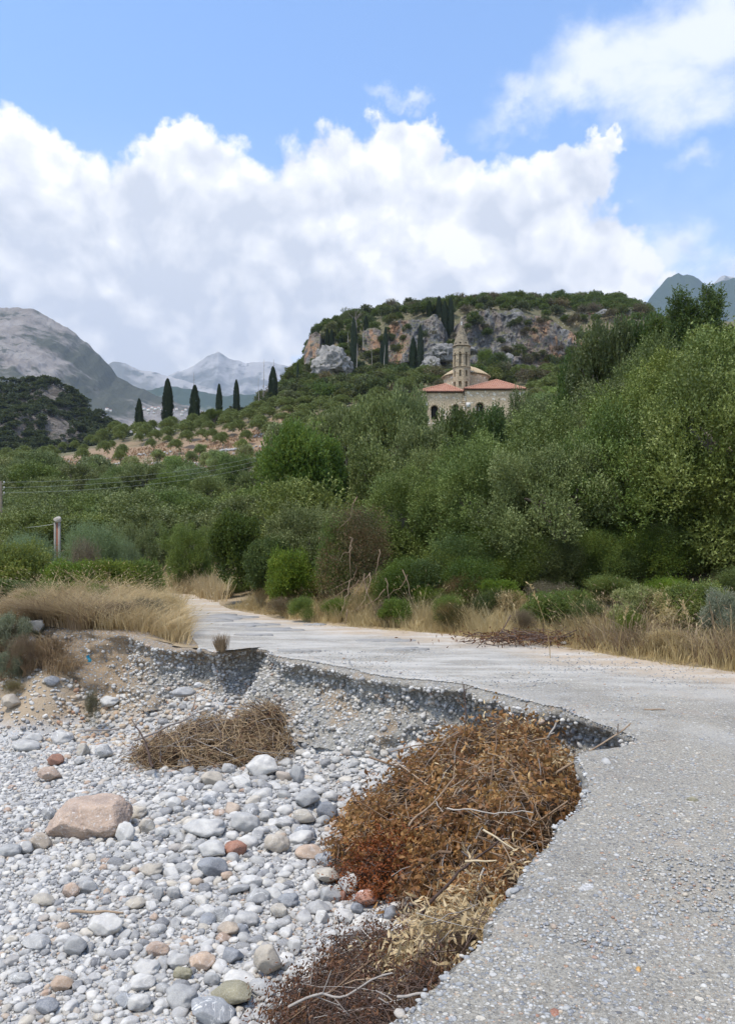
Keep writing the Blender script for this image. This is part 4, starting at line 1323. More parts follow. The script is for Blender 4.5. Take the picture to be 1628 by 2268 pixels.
    for k in range(nt):
        a = k / nt * 2 * np.pi
        e0 = np.array([dc[0] + rd * 1.09 * math.cos(a), dc[1] + rd * 1.09 * math.sin(a), ztop - 0.03])
        stop = 0.93 if k % 4 == 0 else (0.72 if k % 2 == 0 else 0.45)
        tt = np.linspace(0, stop, 14)
        sag = 0.30 * np.sin(np.pi * tt)                  # the dome bulges a little
        pts = e0 + (ap - e0) * tt[:, None] + np.stack([0 * tt, 0 * tt, sag], 1)
        V, F = tube(pts, (0.12 + 0.025 * ((np.arange(14) + 1) % 2)) * (1 - 0.5 * tt), 6); g.add(V, F)
    nr = 10
    for a_ in range(nr):
        pass
    ang = np.arange(n) / n * 2 * np.pi
    tt = np.linspace(0, 1, 8)
    G2 = (r3[:, None] * (1 - tt)[None, :, None] + ap * tt[None, :, None])
    G2[..., 2] += 0.30 * np.sin(np.pi * tt) - 0.02
    for k in range(7):
        a0 = i * 8 + k; b0 = j * 8 + k
        g.add(G2.reshape(-1, 3), np.stack([a0, b0, b0 + 1, a0 + 1], 1))
    part('roof', g, tileold, label='low domed roof of pale weathered tiles')

    # ---- octagonal bell tower
    Yt = 112.2
    def tz(zy): return cz(zy, Yt) - O.z
    tc_ = np.array(loc(cx(620, Yt), Yt, 0))
    def octo(r, rot=0.10):
        a = np.arange(8) / 8 * 2 * np.pi - np.pi / 2 + rot
        return np.stack([tc_[0] + r * np.cos(a), tc_[1] + r * np.sin(a)], 1)
    half = (cx(730, Yt) - cx(511, Yt)) / 2 / math.cos(0.10)
    def prism(levels, cap=True):
        bm = bmesh.new(); rings = []
        for (r, z) in levels:
            rings.append([bm.verts.new((x, y, z)) for x, y in octo(r)])
        for a, b in zip(rings[:-1], rings[1:]):
            for k in range(8): bm.faces.new((a[k], a[(k + 1) % 8], b[(k + 1) % 8], b[k]))
        if cap: bm.faces.new(rings[0][::-1]); bm.faces.new(rings[-1])
        bmesh.ops.recalc_face_normals(bm, faces=bm.faces)
        me = bpy.data.meshes.new('t'); bm.to_mesh(me); bm.free(); return me

    def facets():
        a = np.arange(8) / 8 * 2 * np.pi - np.pi / 2 + 0.10 + np.pi / 8
        return a
    cuts = []
    for a in facets():
        nx, ny = math.cos(a), math.sin(a)
        for (z0, z1, w) in [(645, 475, .34), (770, 692, .29), (897, 828, .42)]:
            r = half * 0.92
            cuts.append(arch(w, tz(z1) - tz(z0), 0.36, tc_[0] + nx * r, tc_[1] + ny * r, tz(z0), a + math.pi / 2))
    tower = boolean(prism([(half * 1.03, tz(1040)), (half * 1.0, tz(655)), (half * .96, tz(402))]), cuts)
    tw = part('bell_tower', tower, towm)
    g = Geo()
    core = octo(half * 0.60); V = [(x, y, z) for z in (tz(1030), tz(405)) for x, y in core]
    k = np.arange(8); g.add(V, np.stack([k, (k + 1) % 8, 8 + (k + 1) % 8, 8 + k], 1)); part('dark_backing', g, darkm, tw)  # core painted near-black, the shade seen through the tower openings
    for zz, rr, hh in [(655, 1.045, .10), (502, 1.01, .08), (398, 1.06, .14)]:
        me = prism([(half * rr, tz(zz)), (half * (rr + .035), tz(zz) + hh * .5), (half * rr, tz(zz) + hh)])
        part('string_course', me, spirem, tw)
    # spire: stepped courses of rough stone
    lv = []; n = 16
    zb, za = tz(392), tz(128)
    for k in range(n):
        f0 = k / n; f1 = (k + 1) / n
        prof = lambda f: half * (0.96 * (1 - f) ** 0.92 + 0.10 * f)
        lv += [(prof(f0), zb + (za - zb) * f0), (prof(f0) * 0.985, zb + (za - zb) * (f1 - 0.012))]
    holes = []
    for a in facets():
        holes.append(arch(.24, .26, .4, tc_[0] + math.cos(a) * half * .84, tc_[1] + math.sin(a) * half * .84, tz(374), a + math.pi / 2))
    sp = part('spire', boolean(prism(lv), holes), spirem, tw)
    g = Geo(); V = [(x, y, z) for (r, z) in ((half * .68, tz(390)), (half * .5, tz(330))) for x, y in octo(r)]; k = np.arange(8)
    g.add(V, np.stack([k, (k + 1) % 8, 8 + (k + 1) % 8, 8 + k], 1)); part('dark_backing', g, darkm, sp)  # same painted darkness behind the spire holes
    me = prism([(.09, tz(130)), (.12, tz(126)), (.085, tz(118)), (.10, tz(100)), (.06, tz(85))])
    part('finial', me, plaq, tw)


church()


# ================================================================== PLANTS
def unit(v): return v / (np.linalg.norm(v, axis=-1, keepdims=True) + 1e-9)


def leafcards(g, p, d, L, W, rng, curl=0.0, flat=None):
    """one folded rhomb per leaf; p base, d direction"""
    n = len(p); d = unit(d)
    s = unit(np.cross(d, rng.normal(size=(n, 3)) if flat is None else flat + 0.5 * rng.normal(size=(n, 3))))
    L = np.broadcast_to(L, (n,))[:, None]; W = np.broadcast_to(W, (n,))[:, None]
    up = np.cross(s, d)
    if curl > 0:      # two quads: longer leaves that curl
        c = curl * rng.uniform(0.2, 1, (n, 1)) * L
        a = p; b1 = p + d * L * .35 + s * W + up * c * .30; b2 = p + d * L * .35 - s * W + up * c * .30
        c1 = p + d * L * .75 + s * W * .8 + up * c * .25; c2 = p + d * L * .75 - s * W * .8 + up * c * .25
        e = p + d * L - up * c * .5
        V = np.stack([a, b1, c1, e, c2, b2], 1).reshape(-1, 3)
        i = np.arange(n)[:, None] * 6
        g.add(V, [i + np.array([[1, 2, 4, 5]]), np.concatenate([i + np.array([[0, 1, 5]]), i + np.array([[2, 3, 4]])])])
    else:
        V = np.stack([p, p + d * L * .45 + s * W, p + d * L, p + d * L * .45 - s * W], 1).reshape(-1, 3)
        g.add(V, np.arange(n * 4).reshape(-1, 4))


def sprays(g, base, dirn, tlen, per, L, W, rng, spread=0.7, curl=0.0):
    n = len(base)
    tlen = np.broadcast_to(tlen, (n,))
    t = (np.arange(per) + 0.5) / per
    p = base[:, None] + dirn[:, None] * (tlen[:, None, None] * t[None, :, None])
    p = p + rng.normal(size=p.shape) * (tlen * 0.05)[:, None, None]
    d = unit(dirn[:, None] + spread * rng.normal(size=p.shape))
    leafcards(g, p.reshape(-1, 3), d.reshape(-1, 3), L * rng.uniform(.7, 1.2, n * per), W * rng.uniform(.7, 1.2, n * per), rng, curl)


def crown(seed, R, zlo, zhi, lobes, twigs, per, L, W, mat, name='crown', lr=0.34, up=0.6, tl=0.35, curl=0.0, inner=0.35, plume=0.0, squash=1.0, low=-0.55):
    rng = np.random.default_rng(seed)
    H = (zhi - zlo) / 2; zc = (zhi + zlo) / 2
    d = unit(rng.normal(size=(lobes, 3))); d[:, 2] = np.where(d[:, 2] < low, -d[:, 2], d[:, 2])
    k = rng.uniform(0.42, 1.12, (lobes, 1)) ** .8
    C = d * k * np.array([R * (1 - lr * .8), R * (1 - lr * .8), H * (1 - lr * .8)]) + [0, 0, zc]
    rl = rng.uniform(0.7, 1.25, lobes) * lr
    pick = rng.integers(0, lobes, twigs)
    q = unit(rng.normal(size=(twigs, 3)))
    r = rng.uniform(inner, 1.0, (twigs, 1)) ** 0.6
    base = C[pick] + q * r * (rl[pick][:, None] * np.array([R, R, (R + H) / 2 * squash]))
    out = unit(base - np.array([0, 0, zc - H * .3]))
    dirn = unit(out * 0.7 + q * 0.5 + np.array([0, 0, up]) + rng.normal(size=(twigs, 3)) * 0.35)
    base[:, 2] = np.maximum(base[:, 2], zlo * 0.6 + rng.uniform(0, .2 * H, twigs))
    tls = tl * rng.uniform(.6, 1.3, twigs)
    if plume: tls = tls * (1 + plume * (rng.random(twigs) < .06))
    g = Geo(); sprays(g, base, dirn, tls, per, L, W, rng, 0.6, curl)
    # stretch to the wanted outline
    rq = R / np.quantile(np.hypot(g.V[0][:, 0], g.V[0][:, 1]), .985); zq = np.quantile(g.V[0][:, 2], .996)
    for V in g.V:
        V[:, :2] *= rq; V[:, 2] = np.where(V[:, 2] > zc, zc + (V[:, 2] - zc) * (zhi - zc) / (zq - zc), V[:, 2])
    return g.mesh(name, mat)


def trunkmesh(seed, zlo, R, zhi, rad, mat, limbs=4, lean=0.2, name='trunk', reach=.55):
    rng = np.random.default_rng(seed); g = Geo()
    n = 7
    top = np.array([rng.normal(0, lean), rng.normal(0, lean), zlo * 1.05])
    t = np.linspace(0, 1, n)[:, None]
    pts = top * t + np.stack([np.sin(t[:, 0] * 5) * .06, np.cos(t[:, 0] * 4) * .06, -0.25 * (1 - t[:, 0])], 1)
    V, F = tube(pts, rad * (1.5 - 0.7 * t[:, 0] ** .5), 8); g.add(V, F)
    for k in range(limbs):
        a = k / limbs * 6.28 + rng.uniform(-.5, .5)
        end = np.array([math.cos(a) * R * reach * rng.uniform(.6, 1), math.sin(a) * R * reach * rng.uniform(.6, 1), zlo + (zhi - zlo) * rng.uniform(.35, .6)])
        tt = np.linspace(0, 1, 8)[:, None]
        pts2 = pts[-1] + (end - pts[-1]) * tt + np.array([0, 0, 1]) * (np.sin(tt * 3.14) * .15 * R) + 0.05 * R * rng.normal(size=(8, 3)) * tt
        V, F = tube(pts2, rad * .7 * (1 - .85 * tt[:, 0]) + .004, 6); g.add(V, F)
        for _ in range(3):
            b = pts2[rng.integers(3, 7)]; e2 = b + unit(np.array([rng.normal(), rng.normal(), .8])) * R * rng.uniform(.15, .28)
            V, F = tube(np.linspace(b, e2, 5) + 0.03 * R * rng.normal(size=(5, 3)), rad * .25 * (1 - .8 * np.linspace(0, 1, 5)) + .003, 4); g.add(V, F)
    return g.mesh(name, mat, True)


class Kind:
    """a kind of plant: unit-size variants (radius 1 at height 2) of crown and trunk; place() makes copies"""
    def __init__(s, name, cat, variants, crown_name='crown'):
        s.name, s.cat, s.var, s.cn = name, cat, variants, crown_name

    def place(s, x, y, R, H, label, group=None, rz=None, z=None, v=None, rng=np.random.default_rng(99)):
        z = float(ground(x, y)) if z is None else z
        rz = rng.uniform(0, 6.28) if rz is None else rz
        cr, tr = s.var[rng.integers(0, len(s.var)) if v is None else v]
        if tr is None:
            o = link(s.name, cr, None, (x, y, z - 0.03), (0, 0, rz), (R, R, H / 2))
        else:
            o = empty(s.name, (x, y, z - 0.03), rz)
            o.scale = (R, R, H / 2)
            link('trunk', tr, o); link(s.cn, cr, o)
        return tag(o, label, s.cat, group)


def olive_set(seed, n, lobes, twigs, per, L, W, mat, tl, lr=.34, zlo=.5, low=-.55):
    return [(crown(seed + k, 1, zlo, 2, lobes, twigs, per, L, W, mat, lr=lr, tl=tl, plume=.6, low=low), trunkmesh(seed + 50 + k, .6, 1, 2, .085, M['bark'])) for k in range(n)]


# unit trees are ~2 high, so leaf sizes are relative to the crown radius
K = {}
K['olive_near'] = Kind('olive_tree', 'olive tree', olive_set(1000, 4, 120, 10500, 9, 0.032, 0.0085, M['olive'], .13, .185, -.05, -1))
K['olive_mid'] = Kind('olive_tree', 'olive tree', olive_set(1100, 4, 60, 3300, 7, 0.060, 0.016, M['olive'], .17, .24, .02, -1))
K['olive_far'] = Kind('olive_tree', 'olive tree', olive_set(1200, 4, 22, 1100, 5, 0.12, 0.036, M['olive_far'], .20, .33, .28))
K['dark_near'] = Kind('leafy_bush', 'bush', [(crown(1300 + k, 1, .02, 2, 70, 5600, 7, 0.050, 0.020, M['dark'], 'foliage', lr=.22, up=.3, tl=.13), None) for k in range(2)])
K['bramble'] = Kind('bramble_bush', 'bush', [(crown(1320 + k, 1, .02, 2, 34, 4200, 7, 0.050, 0.021, M['bramble'], 'foliage', lr=.32, up=.25, tl=.20), None) for k in range(2)])
K['rusty'] = Kind('bramble_thicket', 'thicket', [(crown(1340, 1, .02, 2, 34, 4600, 6, 0.034, 0.013, M['rusty'], 'foliage', lr=.34, up=.2, tl=.28), None)])
K['tamarisk'] = Kind('tamarisk_shrub', 'shrub', [(crown(1360 + k, 1, .05, 2, 34, 5200, 10, 0.055, 0.006, M['tamarisk'], 'foliage', lr=.34, up=1.2, tl=.32), None) for k in range(2)])
K['scruffy'] = Kind('scrubby_bush', 'bush', [(crown(1480 + k, 1, .02, 2, 13, 3600, 8, 0.055, 0.013, M['dark' if k else 'bramble'], 'foliage', lr=.42, up=.8, tl=.42, plume=.5), None) for k in range(2)])
K['heath'] = Kind('brown_shrub', 'shrub', [(crown(1380, 1, .05, 2, 24, 3200, 7, 0.05, 0.009, M['heath'], 'foliage', lr=.34, up=.9, tl=.25), None)])
K['flower'] = Kind('flowering_shrub', 'shrub', [(crown(1400 + k, 1, .1, 2, 40, 2600, 9, 0.045, 0.018, M['yellowgreen'], 'foliage', lr=.18, up=1.1, tl=.13), None) for k in range(2)])
K['sage'] = Kind('sage_shrub', 'shrub', [(crown(1420 + k, 1, .05, 2, 26, 2600, 9, 0.055, 0.014, M['sage'], 'foliage', lr=.26, up=1.0, tl=.28), None) for k in range(2)])
K['mulberry'] = Kind('broadleaf_tree', 'tree', [(crown(1440, 1, .2, 2, 34, 6000, 7, 0.050, 0.021, M['bright'], lr=.27, up=.4, tl=.17), trunkmesh(1445, .5, 1, 2, .07, M['bark']))])
K['shrub_far'] = Kind('hill_shrub', 'shrub', [(crown(1500 + k, 1, .05, 2, 12, 420, 5, 0.16, 0.055, M['scrub'], 'foliage', lr=.42, up=.4, tl=.22), None) for k in range(5)])
K['heath_far'] = Kind('hill_shrub', 'shrub', [(crown(1520 + k, 1, .05, 2, 12, 380, 5, 0.14, 0.035, M['heath'], 'foliage', lr=.42, up=.5, tl=.22), None) for k in range(2)])
K['dark_mid'] = Kind('evergreen_tree', 'tree', [(crown(1540 + k, 1, .2, 2, 30, 2600, 7, 0.060, 0.019, M['dark'], lr=.28, up=.7, tl=.17, plume=.5), trunkmesh(1545 + k, .5, 1, 2, .07, M['bark'])) for k in range(3)])


def cypress_mesh(seed, n=2600, ragged=1.0):
    """height 1, radius 1 at the widest (scaled on placing)"""
    rng = np.random.default_rng(seed)
    h = rng.uniform(0.03, 1, n) ** 0.9
    prof = (0.72 + .28 * sstep(h, 0, .3)) * (1 - np.clip((h - .40) / .60, 0, 1) ** 2.3) ** 0.75 + .02
    a = rng.uniform(0, 6.28, n)
    lump = 1 + 0.30 * ragged * fbm(np.stack([np.cos(a) * 1.5, np.sin(a) * 1.5, h * 9], 1), 3, seed)
    r = prof * lump * np.sqrt(rng.uniform(.5, 1, n))
    p = np.stack([np.cos(a) * r, np.sin(a) * r, h * .97], 1)
    d = np.stack([np.cos(a) * .9, np.sin(a) * .9, 0 * a + .13], 1) + rng.normal(size=(n, 3)) * [.5, .5, .02]
    g = Geo()
    # leaves elongated upward; done in unit space where z is the height
    s = np.stack([-np.sin(a), np.cos(a), 0 * a], 1) * rng.uniform(.10, .22, n)[:, None]
    up = np.stack([np.cos(a) * .16, np.sin(a) * .16, rng.uniform(.02, .05, n)], 1)
    V = np.stack([p, p + up * .5 + s, p + up, p + up * .5 - s], 1).reshape(-1, 3)
    g.add(V, np.arange(4 * n).reshape(-1, 4))
    return g.mesh('crown', M['cypress'])


CYP = [cypress_mesh(1600 + k) for k in range(4)]
g = Geo(); V, F = tube([(0, 0, -.02), (0, 0, .5), (0, 0, .97)], [.16, .10, .02], 6); g.add(V, F)
CYPT = g.mesh('trunk', M['bark'], True)


def cypress(px, ptop, pbase, hw, Y, label, k=0, group=None):
    b = P(px, pbase, Y); zt = P(px, ptop, Y)[2]
    zg = min(float(ground(b[0], Y)), b[2])
    o = empty('cypress', (b[0], Y, zg), k * 1.3)
    R = hw / F_ * Y
    o.scale = (R, R, (zt - zg))
    link('trunk', CYPT, o); link('crown', CYP[k % 4], o)
    tag(o, label, 'cypress', group)


for k, a in enumerate([
        (309, 883, 945, 8.5, 192, 'short cypress, leftmost on the olive grove ridge'),
        (372, 839, 938, 11.5, 194, 'tallest cypress on the olive grove ridge'),
        (432, 853, 930, 11, 195, 'broad cypress third from the left on the ridge'),
        (422, 900, 930, 5, 194, 'small cypress beside the third one on the ridge'),
        (486, 850, 912, 7, 197, 'slim cypress fourth from the left on the ridge'),
        (524, 841, 905, 7, 198, 'slim cypress just left of the bare dead trees'),
        (605, 812, 895, 10, 200, 'dense dark cypress right of the bare dead trees'),
        (660, 803, 842, 3, 225, 'thin little cypress at the left foot of the cliff hill'),
        (725, 727, 780, 5, 243, 'cypress on the left shoulder of the cliff hill'),
        (735, 729, 780, 5, 242, 'cypress next to the bushy tree on the hill shoulder'),
        (755, 738, 780, 5, 242, 'short cypress left of the umbrella tree'),
        (784, 704, 828, 8, 222, 'very tall cypress under the umbrella tree'),
        (811, 700, 760, 6, 243, 'cypress right of the umbrella tree'),
        (846, 754, 806, 5, 222, 'lower cypress at the left edge of the cliff'),
        (854, 724, 810, 6, 221, 'tall thin cypress against the left edge of the cliff'),
        (915, 748, 806, 9, 218, 'dark broad cypress below the grey cliff'),
        (931, 719, 796, 7, 217, 'tall cypress standing in front of the grey cliff'),
        (951, 666, 708, 6, 246, 'leftmost cypress of the hilltop cluster'),
        (962, 674, 708, 5, 248, 'smaller cypress in the hilltop cluster'),
        (972, 656, 712, 6, 245, 'tallest cypress of the hilltop cluster'),
        (985, 666, 738, 8, 236, 'broad cypress in the middle of the hilltop cluster'),
        (998, 660, 738, 7.5, 236, 'rightmost cypress of the hilltop cluster'),
        (969, 700, 736, 7, 234, 'low cypress at the foot of the hilltop cluster')]):
    cypress(*a, k=k)


# bare dead trunks
def dead_tree(px, ptop, pbase, Y, label, seed, twiggy=False, r=0.14):
    rng = np.random.default_rng(seed)
    a, b = P(px, ptop, Y), P(px, pbase, Y); b[2] = min(b[2], float(ground(b[0], Y)) - .2)
    g = Geo(); H = a[2] - b[2]
    t = np.linspace(0, 1, 9)[:, None]
    pts = np.array([0, 0, H]) * t + np.concatenate([rng.normal(0, .06, (9, 2)).cumsum(0), np.zeros((9, 1))], 1)
    V, F = tube(pts, r * (1 - .75 * t[:, 0]), 6); g.add(V, F)
    if twiggy:
        for k in range(26):
            s = rng.uniform(.25, .98); p = pts[int(s * 8)]
            e = p + np.array([rng.normal(0, 1), rng.normal(0, 1), 1.2]) * rng.uniform(.3, .8) * (1.25 - s)
            V, F = tube(np.linspace(p, e, 4) + rng.normal(0, .05, (4, 3)), [.05, .04, .025, .01], 4); g.add(V, F)
    tag(link('dead_tree', g.mesh('dead_tree', M['greywood'], True), loc=b), label, 'dead tree')


for k, a in enumerate([
        (583, 796, 890, 205, 'bare twiggy dead tree left of the dense ridge cypress', 11, True),
        (573, 838, 890, 204, 'thin bare pole of a dead tree on the ridge', 12, False),
        (604, 796, 830, 206, 'bare dead top rising above the dense cypress', 13, True),
        (613, 822, 880, 204, 'thin dead trunk right of the dense ridge cypress', 16, True),
        (429, 826, 900, 198, 'thin bare tree rising behind the third ridge cypress', 14, True),
        (780, 712, 782, 238, 'pale bare trunk left of the tall hill cypress', 15, False),
        (793, 714, 794, 236, 'pale bare trunk right of the tall hill cypress', 17, False),
        (789, 760, 815, 219, 'pale trunk in front of the tall hill cypress', 18, False),
        (804, 724, 790, 234, 'pale leaning bare trunk on the cliff hill', 19, False),
        (824, 770, 810, 221, 'short pale dead trunk on the scrubby slope', 20, False),
        (702, 812, 856, 212, 'pale dead trunk left of the craggy outcrop', 21, False),
        (851, 764, 810, 219, 'pale dead trunk before the cliff edge', 22, False),
        (770, 735, 780, 240, 'thin grey dead trunk under the umbrella tree', 23, False)]):
    dead_tree(*a)


def at(px, Y): return (px - 814) / F_ * Y


def fit(kind, px, Y, ptop, hw, label, group=None, v=None, pbase=None):
    """a plant whose crown tops out at row ptop and is hw wide to each side"""
    x = at(px, Y); z = float(ground(x, Y)) if pbase is None else P(px, pbase, Y)[2]
    H = CAMZ + (HZ - ptop) / F_ * Y - z
    return K[kind].place(x, Y, hw / F_ * Y, H, label, group, z=z, v=v)


# umbrella tree and other single trees of the hill
def umbrella_tree():
    Y = 240; b = P(788, 785, Y); zt = P(788, 686, Y)[2]; b[2] = min(b[2], float(ground(b[0], Y)))
    H = zt - b[2]; rng = np.random.default_rng(4)
    o = empty('umbrella_pine', b); tag(o, 'tall flat topped tree rising above the cypresses on the hill shoulder', 'tree')
    g = Geo()
    V, F = tube([(0, 0, 0), (.2, 0, H * .5), (0, 0, H * .8)], [.25, .2, .15], 6); g.add(V, F)
    for k in range(12):
        a = rng.uniform(0, 6.28); e = np.array([math.cos(a) * rng.uniform(1.2, 3.2), math.sin(a) * 2.5, H * .93])
        V, F = tube(np.linspace((0, 0, H * .78), e, 5) + rng.normal(0, .12, (5, 3)), [.13, .1, .08, .06, .03], 5); g.add(V, F)
    link('trunk', g.mesh('trunk', M['greywood'], True), o)
    n = 700; q = unit(rng.normal(size=(n, 3))); c = rng.uniform(-1, 1, (8, 2)) * [2.9, 2.2]
    k = rng.integers(0, 8, n)
    p = q * [1.1, 1.1, .5] + np.concatenate([c[k], np.full((n, 1), H * .93)], 1)
    g = Geo(); sprays(g, p, unit(q + [0, 0, .7]), .5, 5, .25, .07, rng); link('crown', g.mesh('crown', M['scrub']), o)


umbrella_tree()
fit('dark_mid', 697, 247, 724, 13, 'bushy dark tree at the left end of the hilltop', v=0, pbase=770)
fit('dark_mid', 752, 247, 711, 9, 'small dark tree on the skyline left of the umbrella tree', v=1, pbase=745)
fit('dark_mid', 1240, 268, 642, 14, 'lone airy tree standing up on the hilltop skyline', v=2, pbase=682)
fit('dark_mid', 1015, 262, 660, 14, 'rounded tree right of the hilltop cypresses', v=1, pbase=690)
fit('dark_mid', 1120, 262, 660, 20, 'broad dark tree on the middle of the skyline', v=0, pbase=688)
fit('dark_mid', 1172, 262, 655, 14, 'dark tree right of the broad one on the skyline', v=2, pbase=688)
for _px, _pt, _hw, _v, _w in [(880, 694, 12, 0, 'first'), (925, 678, 15, 2, 'second'), (1060, 662, 13, 1, 'third'), (1205, 664, 12, 0, 'fourth'), (1290, 662, 13, 2, 'fifth'), (1385, 668, 12, 1, 'last')]:
    fit('dark_mid', _px, 262, _pt, _hw, 'small dark tree on the hilltop skyline, %s of six from the left' % _w, v=_v, pbase=705)
fit('dark_mid', 1330, 258, 668, 16, 'dark round bush near the right end of the hilltop', v=0, pbase=698)
fit('bramble', 1075, 205, 775, 20, 'fresh green tree just right of the bell tower', v=0, pbase=830)
fit('dark_mid', 1105, 190, 782, 26, 'dark tree between bell tower and stained cliff', v=2)
fit('dark_mid', 1240, 215, 790, 22, 'dark bush against the rusty part of the cliff', v=1)


# ------------------------------------------------------------------ scrub of the hill, olives of the grove
CHURCHBOX = [(905, 830), (1190, 830), (1190, 960), (905, 960)]
CLIFFS = [[(1005, 712), (1060, 694), (1150, 694), (1200, 704), (1262, 744), (1300, 785), (1285, 835), (1200, 822), (1160, 806), (1110, 790), (1060, 796), (1005, 786)],
          [(850, 732), (885, 713), (950, 706), (970, 702), (990, 750), (992, 785), (940, 786), (900, 796), (855, 803)],
          [(705, 782), (735, 776), (765, 790), (775, 835), (705, 840)], [(935, 770), (1000, 762), (1005, 822), (935, 826)]]


def scatter_points(region, n, dmin, seed, xr, yr):
    rng = np.random.default_rng(seed); pts = []; cell = {}
    xs = rng.uniform(*xr, n); ys = rng.uniform(*yr, n)
    zs = ground(xs, ys)
    for x, y, z in zip(xs, ys, zs):
        px = 814 + F_ * x / y; py = HZ - F_ * (z - CAMZ) / y
        d = region(px, py, x, y)
        if not d: continue
        d = dmin * d
        c = (int(x // 6), int(y // 6))
        if any((x - a) ** 2 + (y - b) ** 2 < d * d for i in (-1, 0, 1) for j in (-1, 0, 1) for a, b in cell.get((c[0] + i, c[1] + j), [])): continue
        cell.setdefault(c, []).append((x, y)); pts.append((x, y, z, px, py))
    return pts


def in_any(px, py, polys): return any(bool(inpoly(np.array(px), np.array(py), p)) for p in polys)


def hill_region(px, py, x, y):
    if px < 430 or px > 1500 or y < 165: return 0
    if px < 640 and y < 198: return 0
    if y > 292: return 0
    if in_any(px, py, CLIFFS): return 0
    # not in front of the cliffs either: shrubs are ~30 px high
    if in_any(px, py - 13, CLIFFS): return 0
    return 0.8


def near_what(px, hill=False):
    if hill:
        for lim, w in ((690, 'at the left foot of the hill'), (800, 'around the umbrella tree'), (930, 'left of the bell tower'), (1100, 'behind the bell tower'), (1260, 'right of the bell tower')):
            if px < lim: return w
        return 'at the right end of the hill'
    for lim, w in ((180, 'at the left end'), (340, 'under the leftmost cypress'), (460, 'under the two big cypresses'), (560, 'under the two slim cypresses'), (660, 'under the bare dead trees'), (800, 'behind the bright broadleaf tree'), (930, 'just left of the church')):
        if px < lim: return w
    return 'under the church'


def build_hill_scrub():
    rng = np.random.default_rng(44)
    pts = scatter_points(hill_region, 6000, 4.0, 7, (-45, 115), (165, 292))
    pts.sort(key=lambda p: p[1])
    out = []
    for (x, y, z, px, py) in pts:
        R = rng.uniform(1.5, 3.1); H = R * rng.uniform(1.2, 1.8)
        if in_any(px, py - 24, CLIFFS): R *= .62; H *= .5
        out.append((R / y, x, y, z, px, py, R, H))
    out.sort(reverse=True)
    g = Geo()
    src = [np.array([v.co[:] for v in m.vertices]) for m, _ in K['shrub_far'].var[:2]]
    for i, (_, x, y, z, px, py, R, H) in enumerate(out):
        heath = rng.random() < .22 + .3 * (px > 1180)
        if i < 280:
            if y > 240: lab, grp = ('brown shrub on the hilltop', 'brown shrubs on the hilltop') if heath else ('green shrub on the hilltop', 'green shrubs on the hilltop')
            elif px < 850: lab, grp = ('brown shrub below the tall hill cypresses', 'brown shrubs below the cypresses') if heath else ('green shrub below the tall hill cypresses', 'green shrubs below the cypresses')
            else: lab, grp = ('brown shrub on the slope behind the church', 'brown shrubs behind the church') if heath else ('green shrub on the slope behind the church', 'green shrubs behind the church')
            w = near_what(px, True); sz = 'large' if R > 2.4 else 'small'
            K['heath_far' if heath else 'shrub_far'].place(x, y, R, H, sz + ' ' + lab + ', ' + w, sz + ' ' + grp + ', ' + w, z=z)
        else:
            V = src[i % 2] * [R, R, H / 2] + [x, y, z]
            g.add(V, np.arange(len(V)).reshape(-1, 4))
    if g.n: tag(link('scrub', g.mesh('scrub', M['scrub'])), 'low scrub covering the hill', kind='stuff')
    print('hill shrubs', len(out))


build_hill_scrub()


def cliff_shrubs():
    rng = np.random.default_rng(52); n = 0
    while n < 64:
        px, py = rng.uniform(852, 1300), rng.uniform(704, 832)
        if not in_any(px, py, CLIFFS[:2]): continue
        lo = py > 775 or rng.random() < .22
        if not lo and rng.random() < .8: continue
        Y = 232 - 6 * (py - 700) / 130 - rng.uniform(.5, 2.5); R = rng.uniform(.8, 1.5) * (1.7 if lo else 1)
        p = P(px, py, Y)
        K['heath_far' if rng.random() < .35 else 'shrub_far'].place(p[0], Y, R, R * 1.6, 'small shrub clinging to the cliff face behind the church', 'shrubs on the cliff face', z=p[2] - R * .8)
        n += 1


cliff_shrubs()


def grove_region(px, py, x, y):
    if px < -30 or px > 1280: return 0
    if 925 < px < 1190 and y <= 119: return 0
    if in_any(px, py - 15, [[(920, 830), (1180, 830), (1180, 918), (920, 918)]]): return 0
    if 100 < y < 117 and 900 < px < 1230: return 0
    if px > 640 and y < 60: return 0
    if y < 54 and px > 560: return 0
    if y < 45 and px < 45: return 0
    if 994 < py < 1072 and 60 < px < 610: return 1.5 if (px < 130 or py > 1050) else 2.0       # bare stony terraces
    if 992 < py < 1065 and px < 610: return 1.3
    if 940 < py < 1105 and px < 620: return 1.15
    return 1.0 if y > 90 else (0.95 if y > 54 else 0.8)


